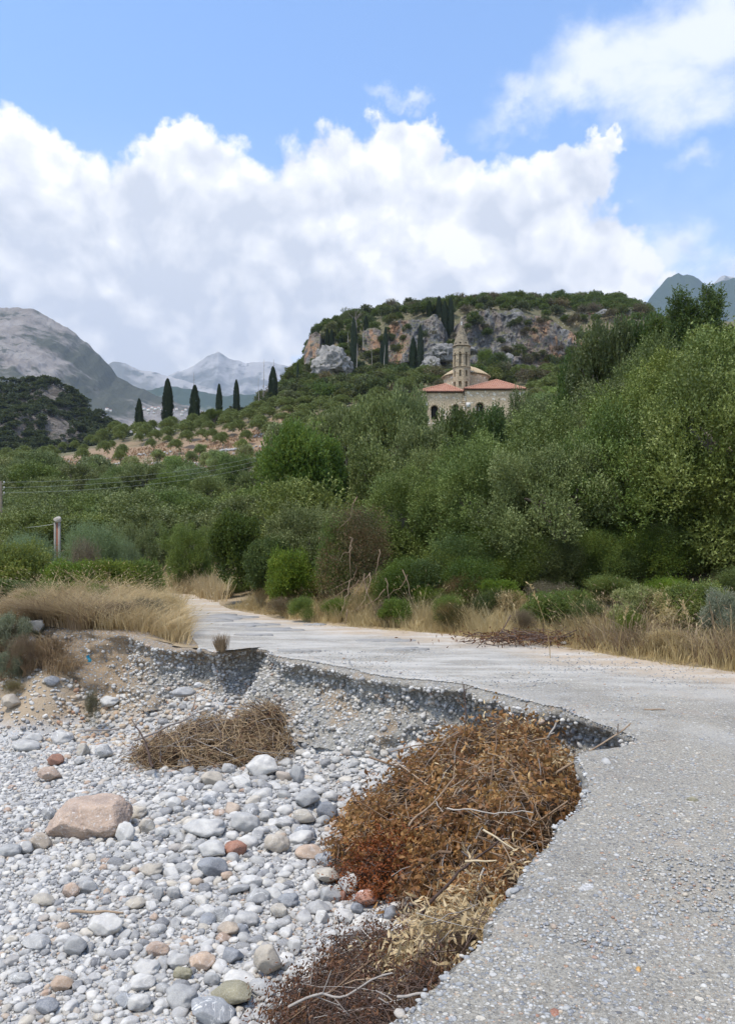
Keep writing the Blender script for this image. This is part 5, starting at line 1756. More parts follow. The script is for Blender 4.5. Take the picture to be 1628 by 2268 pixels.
def build_grove():
    rng = np.random.default_rng(45)
    pts = scatter_points(grove_region, 14000, 3.6, 12, (-95, 50), (33, 198))
    pts.sort(key=lambda p: p[1])
    k = 0
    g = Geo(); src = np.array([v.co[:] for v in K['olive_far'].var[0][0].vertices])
    for (x, y, z, px, py) in pts:
        R = rng.uniform(1.75, 2.5); H = R * rng.uniform(1.25, 1.6)
        if y < 90: R *= 1.05; H *= 1.1
        if 940 < py < 1105 and px < 620: R *= .86; H *= 1.12
        if y < 66: H = max(1.7, min(H, CAMZ + (HZ - rng.uniform(1072, 1140)) / F_ * y - z)); R = min(R, H * .85)
        if 985 < py < 1085 and 60 < px < 610: R *= .74; H *= .82
        if 992 < py < 1052 and 130 < px < 610: lab, grp = 'round olive tree on the bare stony terraces', 'olives on the stony terraces'
        elif y < 54: lab, grp = 'olive tree on flat ground behind the tamarisks', 'olives on the flat ground'
        elif px > 640: lab, grp = 'olive tree on the green slope by the church', 'olives on the slope by the church'
        elif y > 150: lab, grp = 'olive tree on the grove ridge', 'olives on the grove ridge'
        elif y > 105: lab, grp = 'olive tree just above the stony terraces', 'olives above the terraces'
        else: lab, grp = 'olive tree of the grove below the terraces', 'olives below the terraces'
        if k < 205:
            w = near_what(px); sz = 'larger' if R > 2.1 else 'smaller'
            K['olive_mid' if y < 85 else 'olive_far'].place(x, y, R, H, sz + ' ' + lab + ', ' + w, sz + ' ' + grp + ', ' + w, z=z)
        else:
            V = src * [R, R, H / 2] + [x, y, z]; g.add(V, np.arange(len(V)).reshape(-1, 4))
        k += 1
    if g.n: tag(link('grove', g.mesh('grove', M['olive_far'])), 'farthest olive trees of the grove', kind='stuff')
    print('olives', k)


build_grove()
fit('dark_mid', 475, 180, 905, 24, 'dark round tree on the ridge between two cypresses', v=0)
yel = None
for (px, Y, pt, hw, lab) in [(302, 188, 946, 8, 'yellow flowering bush left at the foot of the leftmost cypress'), (322, 188, 948, 7, 'yellow flowering bush right of the leftmost cypress'),
                             (521, 196, 912, 7, 'yellow bush at the foot of the cypress left of the dead trees')]:
    o = fit('shrub_far', px, Y, pt, hw, lab)
    if yel is None: yel = o.data.copy(); yel.materials[0] = M['yellow']
    o.data = yel; o.name = 'flowering_bush'


def slope_olives():
    def reg(px, py, x, y):
        if px < 640 or px > 1930: return 0
        if y < 26: return 0
        top = py - 3.6 / y * F_
        if y > 40 and 890 < px < 1200 and top < 925: return 0
        if px > 1200 and y > 45 and top < 690: return 0
        return 1.0
    rng = np.random.default_rng(47)
    pts = scatter_points(reg, 5000, 3.1, 18, (-8, 36), (26, 62))
    for (x, y, z, px, py) in pts:
        R = rng.uniform(1.5, 2.2)
        lab = ('olive tree on the slope below the church', 'olives below the church') if px < 1180 else ('olive tree on the slope right of the church', 'olives right of the church')
        K['olive_mid'].place(x, y, R, R * rng.uniform(1.4, 1.75), lab[0], lab[1], z=z)
    print('slope', len(pts))


slope_olives()


# scrub over the far knoll on the left
def knoll_scrub():
    rng = np.random.default_rng(71)
    V = KN.reshape(-1, 3); nu, nv = KN.shape[:2]
    i = rng.integers(0, nu - 1, 5200); j = rng.integers(0, int(nv * .62), 5200)
    p = KN[i, j] + (KN[i + 1, j] - KN[i, j]) * rng.random((5200, 1))
    pxk = 814 + F_ * p[:, 0] / p[:, 1]; pyk = HZ - F_ * (p[:, 2] - CAMZ) / p[:, 1]
    bare = np.exp(-(((pxk - 128) / 34) ** 2 + ((pyk - 955) / 45) ** 2)) + np.exp(-(((pxk - 120) / 30) ** 2 + ((pyk - 868) / 12) ** 2)) + .8 * np.exp(-(((pxk - 40) / 20) ** 2 + ((pyk - 975) / 22) ** 2))
    keep = fbm(p / 20, 4, 72) - 1.1 * bare > rng.uniform(-.75, -.05, 5200)
    p = p[keep]; R = rng.uniform(1.4, 3.4, len(p))
    src = [crown(2100 + k, 1, .0, 1.5, 7, 60, 4, .42, .17, M['scrub'], 'x', lr=.5, tl=.3) for k in range(3)]
    var = []
    for m in src:
        A = np.array([v.co[:] for v in m.vertices]); var.append((A, np.arange(len(A)).reshape(-1, 4)))
    g = Geo(); scatter(g, var, p, np.stack([R, R, R * .8], 1), rotmats(rng, len(p), .05), rng)
    mm = leafmat('knoll_scrub_leaves', [(0, (0.034, 0.050, 0.020)), (0.6, (0.062, 0.082, 0.034)), (1, (0.11, 0.125, 0.055))], .15, .5, 0)
    tag(link('knoll_scrub', g.mesh('knoll_scrub', mm)), 'evergreen scrub covering the knoll', kind='stuff')


knoll_scrub()


# terrace rubble of the bare strip
def terraces():
    rng = np.random.default_rng(81)
    var = [rock(1, 900 + k, (1, .8, .7), .4, .2) for k in range(5)]
    pts = []
    for yy, n in [(106, 260), (113, 420), (121, 420), (130, 480), (140, 420), (150, 300)]:
        x = rng.uniform(-.40 * yy, -.12 * yy, n); y = yy + rng.normal(0, .5, n) + 1.2 * np.sin(x * .2)
        ok = fbm(np.stack([x * .12, y * .1, 0 * x], 1), 3, 5) > -.25
        pts.append(np.stack([x, y], 1)[ok])
    x = rng.uniform(-52, -13, 500); y = rng.uniform(100, 140, 500); pts.append(np.stack([x, y], 1))
    q = np.concatenate(pts); z = ground(q[:, 0], q[:, 1])
    s = rng.uniform(.16, .42, len(q))
    g = Geo(); scatter(g, var, np.concatenate([q, z[:, None] + .1], 1), np.stack([s, s, s], 1), rotmats(rng, len(q)), rng)
    tag(link('terrace_rubble', g.mesh('terrace_rubble', M['stone_mid'])), 'loose stones of the old grove terraces', kind='stuff')
    n = 16000; x = rng.uniform(-64, -13, n); y = rng.uniform(98, 160, n)
    ok = fbm(np.stack([x * .2, y * .25, 0 * x], 1), 3, 6) > -.15; x, y = x[ok], y[ok]; n = len(x)
    p = np.stack([x, y, ground(x, y)], 1)
    g = Geo(); leafcards(g, p, np.array([0, 0, 1.0]) + rng.normal(0, .35, (n, 3)), rng.uniform(.3, .7, n), .10, rng)
    tag(link('terrace_grass', g.mesh('terrace_grass', M['terrace_grass'])), 'dry reddish grass of the terraces', kind='stuff')


M['terrace_grass'] = leafmat('terrace_grass', [(0, (0.26, 0.15, 0.08)), (0.6, (0.36, 0.22, 0.12)), (1, (0.42, 0.30, 0.17))], .1, .5, 0)
terraces()


# village far up the valley
def village():
    rng = np.random.default_rng(91)
    wm, t, bs, _ = newmat('white_render'); bs.inputs['Base Color'].default_value = (.75, .73, .69, 1)
    rm, t, bs, _ = newmat('far_roof'); bs.inputs['Base Color'].default_value = (.45, .24, .17, 1)
    spots = [(238, 909), (246, 911), (320, 907), (330, 910), (338, 905), (345, 908), (352, 905), (358, 909), (330, 916), (342, 915), (366, 911), (384, 913), (392, 908), (405, 914), (412, 909), (404, 920)]
    w = Geo(); boxg(w, -5, 5, -4, 4, -3, 6.5); wme = w.mesh('wall', wm)
    r = Geo(); r.add([(-5.5, -4.5, 6.5), (5.5, -4.5, 6.5), (5.5, 4.5, 6.5), (-5.5, 4.5, 6.5), (-2, 0, 8.6), (2, 0, 8.6)], [np.array([[0, 1, 5, 4], [2, 3, 4, 5]]), np.array([[1, 2, 5], [3, 0, 4]])])
    rme = r.mesh('roof', rm)
    for k, (px, py) in enumerate(spots):
        o = empty('house', P(px, py, 1050), rng.uniform(-.4, .4), rng.uniform(.26, .42))
        link('wall', wme, o); link('roof', rme, o)
        tag(o, 'tiny white house of the distant village between the ridge cypresses' if px > 300 else 'tiny white house apart from the distant village, left of the first cypress', 'house',
            'houses of the distant village' if px > 300 else 'two houses apart')


village()


# ------------------------------------------------------------------ plants along the road and on the near slope
# (kind, px, Y, top row, half width in px, label)
NEAR = [
    # right-hand wall of olives, front row
    ('olive_near', 1600, 15.6, 800, 235, 'big olive tree at the right end of the roadside thicket'),
    ('olive_near', 1385, 16.6, 905, 180, 'olive tree second from the right in the front of the thicket'),
    ('olive_near', 1215, 16.4, 985, 160, 'olive tree behind the middle of the roadside verge'),
    ('olive_near', 1060, 18.0, 985, 140, 'pale olive tree right of the bramble covered thicket'),
    ('olive_near', 905, 19.0, 1040, 120, 'olive tree just behind the bramble covered thicket'),
    ('olive_near', 700, 19.5, 1120, 120, 'light green olive tree left of the bramble covered thicket'),
    ('olive_near', 1750, 18.0, 700, 260, 'olive tree cut by the right frame edge'),
    # second and third rows
    ('olive_near', 1240, 22.5, 905, 170, 'olive tree in the second row below the church'),
    ('olive_near', 1440, 23.0, 838, 175, 'tall olive tree in the second row, right half'),
    ('olive_near', 1060, 24.0, 965, 140, 'olive tree in the second row under the left church window'),
    ('olive_near', 1590, 27.0, 735, 190, 'olive tree high on the slope at the right edge'),
    ('olive_near', 930, 25.0, 1000, 110, 'olive tree in the second row right of the bright broadleaf tree'),
    ('olive_near', 1330, 31.0, 850, 130, 'olive tree in the third row right of the church'),
    ('olive_near', 1480, 33.0, 755, 150, 'olive tree below the plumed dark trees'),
    ('dark_mid', 1335, 40.0, 712, 85, 'dark evergreen tree covering the right end of the cliff'),
    ('dark_mid', 1405, 41.0, 700, 70, 'dark evergreen between cliff and plumed trees'),
    ('dark_mid', 1290, 44.0, 770, 60, 'lower dark evergreen at the rust stained cliff'),
    ('dark_mid', 1000, 38.0, 905, 68, 'dark shrubby evergreen below the left church wing'),
    ('dark_mid', 1080, 44.0, 898, 60, 'dark shrub under the arched church windows'),
    ('olive_mid', 1150, 50.0, 868, 52, 'bush hiding the right corner of the church wall'),
    ('olive_mid', 1215, 46.0, 880, 70, 'olive tree right of the church wall'),
    ('olive_mid', 1265, 60.0, 850, 60, 'grey green olive right of the church roof'),
    ('olive_mid', 850, 42.0, 880, 90, 'yellow green olive left of the church'),
    ('olive_mid', 900, 56.0, 858, 60, 'light olive touching the left corner of the church'),
    ('olive_mid', 760, 50.0, 905, 80, 'olive on the slope above the bright broadleaf tree'),
    ('olive_mid', 945, 33.0, 940, 80, 'olive in front of the left church corner'),
    ('olive_mid', 840, 31.0, 985, 85, 'olive right behind the bright broadleaf tree'),
    ('mulberry', 672, 31.0, 945, 98, 'bright green broadleaf tree standing out of the olives'),
    # bushes and trees around the far bend of the road
    ('dark_near', 530, 20.5, 1135, 68, 'dark green leafy bush at the inside of the road bend'),
    ('dark_near', 600, 18.8, 1190, 60, 'dark leafy bush beside the one at the road bend'),
    ('bramble', 640, 17.6, 1215, 62, 'fresh green bush right of the dark bushes at the bend'),
    ('rusty', 790, 17.0, 1120, 92, 'thicket of rusty brambles and dry stems on a round bush'),
    ('bramble', 745, 17.2, 1150, 45, 'green leafy part of the bramble covered bush'),
    ('scruffy', 668, 15.9, 1318, 34, 'small dark green bush at the right edge of the road'),
    ('olive_near', 415, 25.0, 1160, 60, 'grey green olive tree left of the road bend'),
    ('olive_near', 480, 27.0, 1150, 60, 'olive tree behind the road bend'),
    ('olive_near', 310, 27.0, 1158, 66, 'grey green olive tree behind the tamarisk shrubs'),
    ('olive_near', 385, 29.0, 1160, 60, 'shaded olive tree between the two grey green ones'),
    ('tamarisk', 205, 22.0, 1152, 74, 'blue green feathery tamarisk beside the short post'),
    ('tamarisk', 70, 23.0, 1180, 66, 'blue green feathery tamarisk near the utility pole'),
    ('tamarisk', 270, 23.5, 1190, 40, 'low feathery tamarisk right of the brown one'),
    ('heath', 188, 20.0, 1190, 34, 'reddish brown withered shrub in front of the tamarisk'),
    ('bramble', 40, 17.0, 1200, 92, 'bright green leafy bush at the left frame edge'),
    ('bramble', 150, 16.6, 1240, 72, 'dark green bramble bush behind the grass mound'),
    ('bramble', 245, 17.2, 1238, 80, 'yellowish green bush behind the top of the grass mound'),
    ('bramble', 320, 17.8, 1238, 52, 'yellowish feathery bush left of the far road'),
    ('dark_near', 25, 15.4, 1282, 70, 'dark bush under the bright one at the left frame edge'),
    ('bramble', 120, 15.4, 1286, 46, 'low dark bush at the back of the grass mound'),
    # verge undergrowth
    ('scruffy', 1105, 14.6, 1298, 60, 'low green undergrowth at the foot of the middle olive'),
    ('bramble', 1010, 15.2, 1300, 50, 'low brambles left of the pile of sticks'),
    ('scruffy', 930, 15.6, 1290, 50, 'dark undergrowth right of the rusty thicket'),
    ('bramble', 1215, 13.4, 1308, 62, 'yellow green brambles above the pile of sticks'),
    ('scruffy', 1300, 12.9, 1325, 52, 'dark bush behind the tall straw coloured stems'),
    ('flower', 1420, 12.3, 1295, 78, 'pale yellow green flowering shrub right of the dark bush'),
    ('flower', 1540, 11.8, 1290, 74, 'pale flowering shrub at the right of the verge'),
    ('sage', 1600, 11.0, 1300, 52, 'grey leaved shrub at the right frame edge'),
    ('scruffy', 1390, 11.9, 1350, 40, 'dark foliage under the flowering shrub'),
    ('scruffy', 1490, 13.4, 1275, 70, 'dark undergrowth in the shade of the right olives'),
    ('scruffy', 1640, 13.6, 1255, 80, 'shaded undergrowth at the far right of the thicket'),
    ('scruffy', 1350, 14.4, 1270, 70, 'shaded undergrowth right of the yellow green brambles'),
    ('heath', 1160, 12.9, 1345, 32, 'withered brown weeds beside the pile of sticks'),
    ('heath', 860, 14.9, 1330, 36, 'withered weeds in the dry grass of the verge'),
    ('heath', 620, 16.8, 1320, 32, 'withered weeds between the bend and the small bush'),
    # left bank
    ('sage', 28, 12.6, 1355, 48, 'grey green shrub on the bank at the left frame edge'),
    ('sage', 75, 12.9, 1375, 30, 'small grey shrub above the big bank rock'),
    ('sage', 20, 12.0, 1440, 36, 'dusty grey shrub low on the left bank'),
    ('heath', 205, 11.2, 1522, 20, 'small dusty plant growing out of the left bank'),
    ('heath', 52, 12.0, 1400, 34, 'dry brown shrub on the left bank'),
    ('heath', 118, 13.4, 1345, 40, 'brown dry shrub at the left shoulder of the mound'),
    ('sage', 60, 14.0, 1330, 44, 'grey green shrub behind the large bank rock'),
    ('heath', 8, 12.6, 1370, 36, 'brown dry shrub at the frame edge above the left bank'),
    ('bramble', 175, 15.0, 1290, 40, 'green brambles behind the left end of the dry grass'),
    ('heath', 30, 11.7, 1500, 26, 'low dry weeds at the foot of the left bank'),
]
for (k, px, Y, pt, hw, lab) in NEAR:
    x = at(px, Y)
    z = None
    if bool(inpoly(np.array(x), np.array(Y), BEDPOLY)): z = float(bed(x, Y))
    zz = float(ground(x, Y)) if z is None else z
    K[k].place(x, Y, hw / F_ * Y, CAMZ + (HZ - pt) / F_ * Y - zz, lab, z=zz)


def undergrowth():
    rng = np.random.default_rng(19)
    for i, px in enumerate(range(860, 1800, 38)):
        Y = rng.uniform(15.3, 17.6); x = at(px + rng.uniform(-14, 14), Y); R = rng.uniform(.55, .85)
        nm = 'dark green' if i % 3 else 'fresh green'; w = 'near the rusty thicket' if px < 1100 else 'behind the stick pile' if px < 1330 else 'behind the flowering shrubs'
        K['scruffy'].place(x, Y, R, v=1 if i % 3 else 0, H=rng.uniform(.8, 1.5), label=nm + ' undergrowth below the roadside olives, ' + w, group=nm + ' undergrowth ' + w)
    for i, px in enumerate(range(700, 1900, 60)):
        Y = rng.uniform(18.5, 22); x = at(px + rng.uniform(-20, 20), Y); R = rng.uniform(.8, 1.2)
        K['dark_near'].place(x, Y, R, rng.uniform(1.5, 2.4), 'dark bush deep in the thicket behind the roadside olives', 'dark bushes deep in the thicket')


undergrowth()


def verge_weeds():
    rng = np.random.default_rng(27)
    kinds = [('heath', 'brown withered'), ('bramble', 'green leafy'), ('rusty', 'reddish brown'), ('sage', 'grey green'), ('straw', 'straw coloured'), ('scruffy', 'dark green')]
    Rr, _ = resample(ROAD_R[2:13], .30)
    for i, (x, y) in enumerate(Rr):
        for r in range(2):
            a = rng.uniform(.55, 1.1) + r * .8
            d = Rr[min(i + 1, len(Rr) - 1)] - Rr[max(i - 1, 0)]; d /= np.linalg.norm(d)
            q = np.array([x, y]) + np.array([-d[1], d[0]]) * a * (1 if d[0] * 1 > 0 else 1)
            if bool(inpoly(q[0], q[1], ROADPOLY)): q = np.array([x, y]) - np.array([-d[1], d[0]]) * a
            k, nm = kinds[[0, 0, 1, 2, 4, 4, 4, 5][rng.integers(0, 8)]]
            if r == 0 and rng.random() < .75: continue
            if r == 1 and rng.random() < .35: continue
            R = rng.uniform(.20, .42) * (1 + .35 * r)
            K[k].place(q[0], q[1], R, R * rng.uniform(1.0, 1.7), nm + ' weed clump in the rough verge right of the road', nm + ' weeds of the verge')


def mound_weeds():
    rng = np.random.default_rng(28)
    for k in range(13):
        x = rng.uniform(-6.3, -3.6); y = 12.9 + rng.uniform(0, 1.6) + max(0, -x - 4.5) * .45
        if bool(inpoly(x, y, BEDPOLY)) or bool(inpoly(x, y, ROADPOLY)): continue
        kk, nm = [('heath', 'brown'), ('straw', 'straw coloured'), ('bramble', 'green')][k % 3]
        K[kk].place(x, y, rng.uniform(.2, .38), rng.uniform(.35, .6), nm + ' weed clump in the dry grass of the mound', nm + ' weeds of the mound')


K['straw'] = Kind('weed_clump', 'weeds', [(crown(1460, 1, .02, 2, 20, 1800, 8, 0.09, 0.008, M['straw'], 'foliage', lr=.34, up=1.0, tl=.3), None)])
verge_weeds()
mound_weeds()


def plumed_tree(px, Y, ptop, hw, label, seed):
    """dark tree whose top breaks into upright plumes"""
    rng = np.random.default_rng(seed)
    x = at(px, Y); z = float(ground(x, Y)); H = CAMZ + (HZ - ptop) / F_ * Y - z; R = hw / F_ * Y
    o = empty('plumed_tree', (x, Y, z - .05)); tag(o, label, 'tree')
    g = Geo(); gt = Geo()
    for k in range(9):
        a = k / 9 * 6.28 + rng.uniform(-.3, .3); rr = R * rng.uniform(.15, .95)
        tip = np.array([rr * math.cos(a), rr * math.sin(a), H * rng.uniform(.78, 1.0)])
        if k == 0: tip = np.array([-R * .55, 0, H])
        if k == 1: tip = np.array([R * .75, 0, H * .995])
        root = np.array([0, 0, H * .25])
        t = np.linspace(0, 1, 9)[:, None]
        pts = root + (tip - root) * t + np.array([math.cos(a), math.sin(a), 0]) * R * .18 * np.sin(t * 3.14) + rng.normal(0, .04, (9, 3))
        V, F = tube(pts, .10 * (1 - .85 * t[:, 0]), 5); gt.add(V, F)
        n = 650; s = rng.uniform(.30, 1.03, n) ** .8; c = np.stack([np.interp(s, t[:, 0], pts[:, i]) for i in range(3)], 1)
        wid = .52 * (1.15 - s) + .16
        b = c + rng.normal(size=(n, 3)) * (wid * .55)[:, None]
        sprays(g, b, unit(unit(b - c) * .7 + [0, 0, .8] + rng.normal(size=(n, 3)) * .3), .22, 7, .10, .026, rng)
    V, F = tube([(0, 0, -.2), (.05, 0, H * .15), (0, 0, H * .3)], [.22, .18, .15], 8); gt.add(V, F)
    link('trunk', gt.mesh('trunk', M['bark'], True), o); link('crown', g.mesh('crown', M['dark']), o)


plumed_tree(1540, 37, 650, 62, 'dark tree with upright plumes against the blue mountain', 5)
plumed_tree(1475, 39, 715, 42, 'lower dark tree left of the plumed one', 6)
plumed_tree(1620, 38, 735, 55, 'dark tree at the right edge below the blue mountain', 7)


def bare_branches():
    """pale dead branches hanging in the thicket"""
    rng = np.random.default_rng(17)
    for (px, py, Y, lab) in [(790, 1240, 15.2, 'tangle of dry stems on the rusty thicket'), (850, 1270, 15.0, 'arching dry canes at the foot of the rusty thicket')]:
        g = Geo(); c = P(px, py, Y)
        for k in range(9):
            a = c + rng.normal(size=3) * [.25, .1, .45]; d = unit(np.array([rng.normal(0, .5), rng.normal(0, .2), -1.0]))
            t = np.linspace(0, 1, 7)[:, None]
            pts = a + d * t * rng.uniform(.4, 1.0) + np.array([rng.normal(0, .3), 0, 0]) * t * t + rng.normal(0, .02, (7, 3))
            V, F = tube(pts - c, .009 * (1.2 - t[:, 0]), 4); g.add(V, F)
        tag(link('dead_branch', g.mesh('dead_branch', M['deadwood'], True), loc=c), lab, 'branch')


bare_branches()


# ------------------------------------------------------------------ dry grass
def grass(name, base, hgt, wid, lean, mat, label, seed, per=34, rad=.16, stalks=0.06):
    """tufts of curved blades; base (n,3), hgt per tuft"""
    rng = np.random.default_rng(seed); n = len(base); N = n * per
    c = np.repeat(base, per, 0); h = np.repeat(hgt, per) * rng.uniform(.45, 1.15, N)
    tall = rng.random(N) < stalks; h = np.where(tall, h * 1.55, h)
    a = rng.uniform(0, 6.28, N); r = rad * np.sqrt(rng.random(N))
    d = np.stack([np.cos(a), np.sin(a), 0 * a], 1)
    b = c + d * r[:, None]
    tl = np.repeat(rng.normal(0, lean * .5, (n, 2)), per, 0)
    dirx = d[:, :2] * (r / rad * .6 + rng.normal(0, .2, N))[:, None] + tl
    w = wid * rng.uniform(.6, 1.3, N)
    s = np.stack([-np.sin(a + 1), np.cos(a + 1), 0 * a], 1) * w[:, None]
    k1 = b + np.concatenate([dirx * (h * .22)[:, None], (h * .5)[:, None]], 1)
    k2 = b + np.concatenate([dirx * (h * .85 * lean * 1.6)[:, None], (h * (1 - .18 * lean))[:, None]], 1)
    V = np.stack([b - s, b + s, k1 + s * .8, k1 - s * .8, k2], 1).reshape(-1, 3)
    i = np.arange(N)[:, None] * 5
    g = Geo(); g.add(V, [i + np.array([[0, 1, 2, 3]]), i + np.array([[3, 2, 4]])])
    # seed heads on the tall stalks
    ids = np.where(tall)[0]
    if len(ids):
        hd = unit(k2[ids] - k1[ids]); leafcards(g, k2[ids] - hd * .05, hd, .07, .006, rng)
    tag(link(name, g.mesh(name, mat)), label, kind='stuff')


def grass_area(poly, n, seed, zf=ground):
    rng = np.random.default_rng(seed); poly = np.array(poly)
    x = rng.uniform(poly[:, 0].min(), poly[:, 0].max(), n); y = rng.uniform(poly[:, 1].min(), poly[:, 1].max(), n)
    k = inpoly(x, y, [tuple(p) for p in poly]) & ~inpoly(x, y, ROADPOLY)
    x, y = x[k], y[k]
    return np.stack([x, y, zf(x, y) - .02], 1)


b = grass_area([(-7.3, 14.2), (-5.7, 13.35), (-4.85, 12.95), (-4.3, 12.55), (-3.3, 12.45), (-2.9, 12.3), (-3.2, 13.6), (-3.8, 15.6), (-4.4, 17.5), (-5.2, 19.3), (-7.5, 19), (-8.6, 16.5)], 2300, 1)
rng = np.random.default_rng(2)
mnd = np.exp(-(((b[:, 0] + 5.0) / 1.6) ** 2 + ((b[:, 1] - 14.2) / 1.8) ** 2))
grass('dry_grass', b, .30 + .26 * mnd + .14 * rng.random(len(b)), .0055, .85, M['straw'], 'long golden dry grass on the mound left of the road', 3, 46, .19, .05)
# overhanging tussock on the left corner of the mound
b = grass_area([(-6.2, 13.9), (-5.5, 13.2), (-4.7, 12.72), (-4.25, 12.45), (-4.6, 13.2), (-5.5, 14.2)], 620, 4)
grass('dry_grass', b, np.full(len(b), .50), .006, 1.1, M['straw_dark'], 'brown tussock hanging over the left bank', 5, 44, .2, .05)
b = grass_area([(-6.9, 13.6), (-5.5, 12.9), (-4.6, 12.5), (-4.3, 12.15), (-4.7, 11.9), (-5.6, 12.2), (-6.8, 12.8)], 700, 41, bed)
b = b[fbm(b * 1.3, 3, 42) > -.05]
grass('dry_grass', b, .22 + .2 * rng.random(len(b)), .005, 1.2, M['straw_dark'], 'straw spilling down the earthen face of the left bank', 43, 36, .2, .02)
# behind the bend
b = grass_area([(-7.6, 22.6), (-5.4, 23.6), (-3.9, 21.0), (-4.2, 24), (-5.6, 27.5), (-9, 27), (-12, 23)], 1500, 6)
grass('dry_grass', b, .45 + .3 * rng.random(len(b)), .009, .5, M['straw'], 'dry grass behind the bend of the road', 7, 30, .22)
b = grass_area([(-4.7, 19.2), (-3.6, 15.8), (-5.2, 17), (-8, 19), (-9, 22.5), (-6.6, 21.6)], 700, 61)
grass('dry_grass', b, .40 + .3 * rng.random(len(b)), .008, .5, M['straw'], 'dry grass on the left side of the far road', 71, 30, .2)
# right verge
R1 = [(-3.3, 19.4), (-2.1, 16.9), (-1.1, 15.7), (0.7, 14.3), (1.7, 13.5), (2.7, 12.6), (3.6, 11.0), (4.5, 9.85), (5.6, 8.5), (7.5, 8.4), (6.3, 10.4), (4.6, 12.6), (3.2, 14.6), (1.6, 16.2), (-.6, 17.6), (-2.4, 20.5)]
b = grass_area(R1, 5200, 8)
dr = pdist(b[:, 0], b[:, 1], ROAD_R); k = rng.random(len(b)) < sstep(dr, .0, .5); b = b[k]; dr = dr[k]
nz = fbm(b * .9, 3, 14)
grass('dry_grass', b, (.12 + .40 * sstep(dr, .1, 1.0) * (0.75 + .7 * nz)) * (1.0 + .3 * (b[:, 0] > 4)), .0055, .55, M['straw'], 'dry straw coloured grass along the right verge', 9, 36, .16, .07)
b = grass_area([(3.3, 11.6), (4.6, 10.1), (5.8, 8.8), (7.5, 8.9), (6.2, 11), (5, 12.4), (3.6, 13.2)], 420, 10)
grass('dry_grass', b, .34 + .35 * rng.random(len(b)), .006, .8, M['straw_dark'], 'tangled brown weeds at the right of the verge', 11, 34, .18, .12)
# low flattened litter at the foot of the verge
b = grass_area([(-1.1, 15.3), (0.7, 13.95), (1.7, 13.2), (2.5, 12.3), (3.5, 10.7), (4.4, 9.5), (5.4, 8.2), (6.1, 8.2), (4.7, 10.2), (3.4, 12), (2, 13.9), (0, 15.4)], 1500, 12)
grass('dry_grass', b, np.full(len(b), .07), .006, 1.6, M['straw'], 'flattened straw at the edge of the gravel', 13, 26, .2, 0)
# tall stalks: one by one they are individuals of the verge
def stalk(px, Y, ptop, label, seed, lean=.1):
    rng = np.random.default_rng(seed); x = at(px, Y); z = float(ground(x, Y)); H = CAMZ + (HZ - ptop) / F_ * Y - z
    g = Geo(); t = np.linspace(0, 1, 8)[:, None]
    pts = np.array([0, 0, H]) * t + np.array([lean * H, 0, 0]) * t ** 2
    V, F = tube(pts, .0045 * (1.3 - t[:, 0]), 4); g.add(V, F)
    n = 26; s = rng.uniform(.7, 1, n); p = pts[-1] * s[:, None]; p[:, 0] = lean * H * s * s
    leafcards(g, p, rng.normal(size=(n, 3)) * .6 + [0, 0, 1], .06, .009, rng)
    tag(link('dry_stalk', g.mesh('dry_stalk', M['straw']), loc=(x, Y, z)), label, 'stalk')
stalk(1218, 10.9, 1292, 'tall bent straw stalk left of the flowering shrub', 1, -.28)
stalk(1490, 10.4, 1318, 'tall golden stalk in front of the flowering shrub', 2, -.1)
stalk(1535, 10.0, 1330, 'golden stalk right of the tallest one in front of the shrub', 3, -.18)
stalk(1370, 11.2, 1345, 'thin dry stalk before the dark bush', 4, .2)


def tussock():
    rng = np.random.default_rng(31)
    g = Geo(); n = 420
    a = rng.uniform(0, 6.28, n); d = np.stack([np.cos(a) * .35, np.sin(a) * .35, 0 * a + 1], 1) + [-.12, 0, 0]
    leafcards(g, rng.normal(size=(n, 3)) * [.03, .03, .02], d, rng.uniform(.10, .30, n), .004, rng)
    tag(link('grass_tuft', g.mesh('grass_tuft', M['straw_dark']), loc=(-2.12, 11.62, 0.0)), 'small dark dry tuft at the top edge of the cut bank', 'grass tuft')


tussock()


# ------------------------------------------------------------------ stones of the river bed
def bed_hit(px, py):
    dx, dz = (px - 814) / F_, (HZ - py) / F_
    Y = 2.7 / max(1e-3, -dz)
    for _ in range(12):
        z = float(bed(np.array(dx * Y), np.array(Y))); Y = (z - CAMZ) / dz
    return dx * Y, Y, z


ROCKV = {}
def rockmesh(mat, style, k):
    key = (mat, style, k)
    if key not in ROCKV:
        if style == 'round': V, F = rock(4, 500 + k * 7, (1, .80, .60), .26, .34, 9, .03)
        elif style == 'angular': V, F = rock(4, 600 + k * 7, (1, .82, .66), .46, .25, 13, .03)
        else: V, F = rock(4, 700 + k * 7, (1, .75, .40), .30, .20, 8, .02)
        ROCKV[key] = mesh('stone', V, F, M[mat], True)
    return ROCKV[key]


placed = []
def boulder(px, py, w, h, mat, label, style='round', k=0, name='stone', rz=None, group=None, tilt=0.0, sink=.22):
    """px, py is the middle of the stone in the 1628-wide view; w, h its size there"""
    x, Y, z = bed_hit(px, py + h * .42)
    a = w / 2 / F_ * Y; hh = h / 2 / F_ * Y
    Y += a * .5
    z = float(bed(x, Y))
    rng = np.random.default_rng(int(px * 7 + py))
    me = rockmesh(mat, style, k)
    sz = {'round': .58, 'angular': .66, 'flat': .40}[style]
    c = hh * .98
    rz = rng.uniform(-.35, .35) if rz is None else rz
    o = link(name, me, None, (x, Y, z + c * (1 - sink)), (rng.normal(0, .08), tilt + rng.normal(0, .08), rz), (a, a * rng.uniform(.85, 1.1), c / sz))
    tag(o, label, 'boulder' if w > 90 else 'stone', group)
    placed.append((x, Y, a * .9)); return o


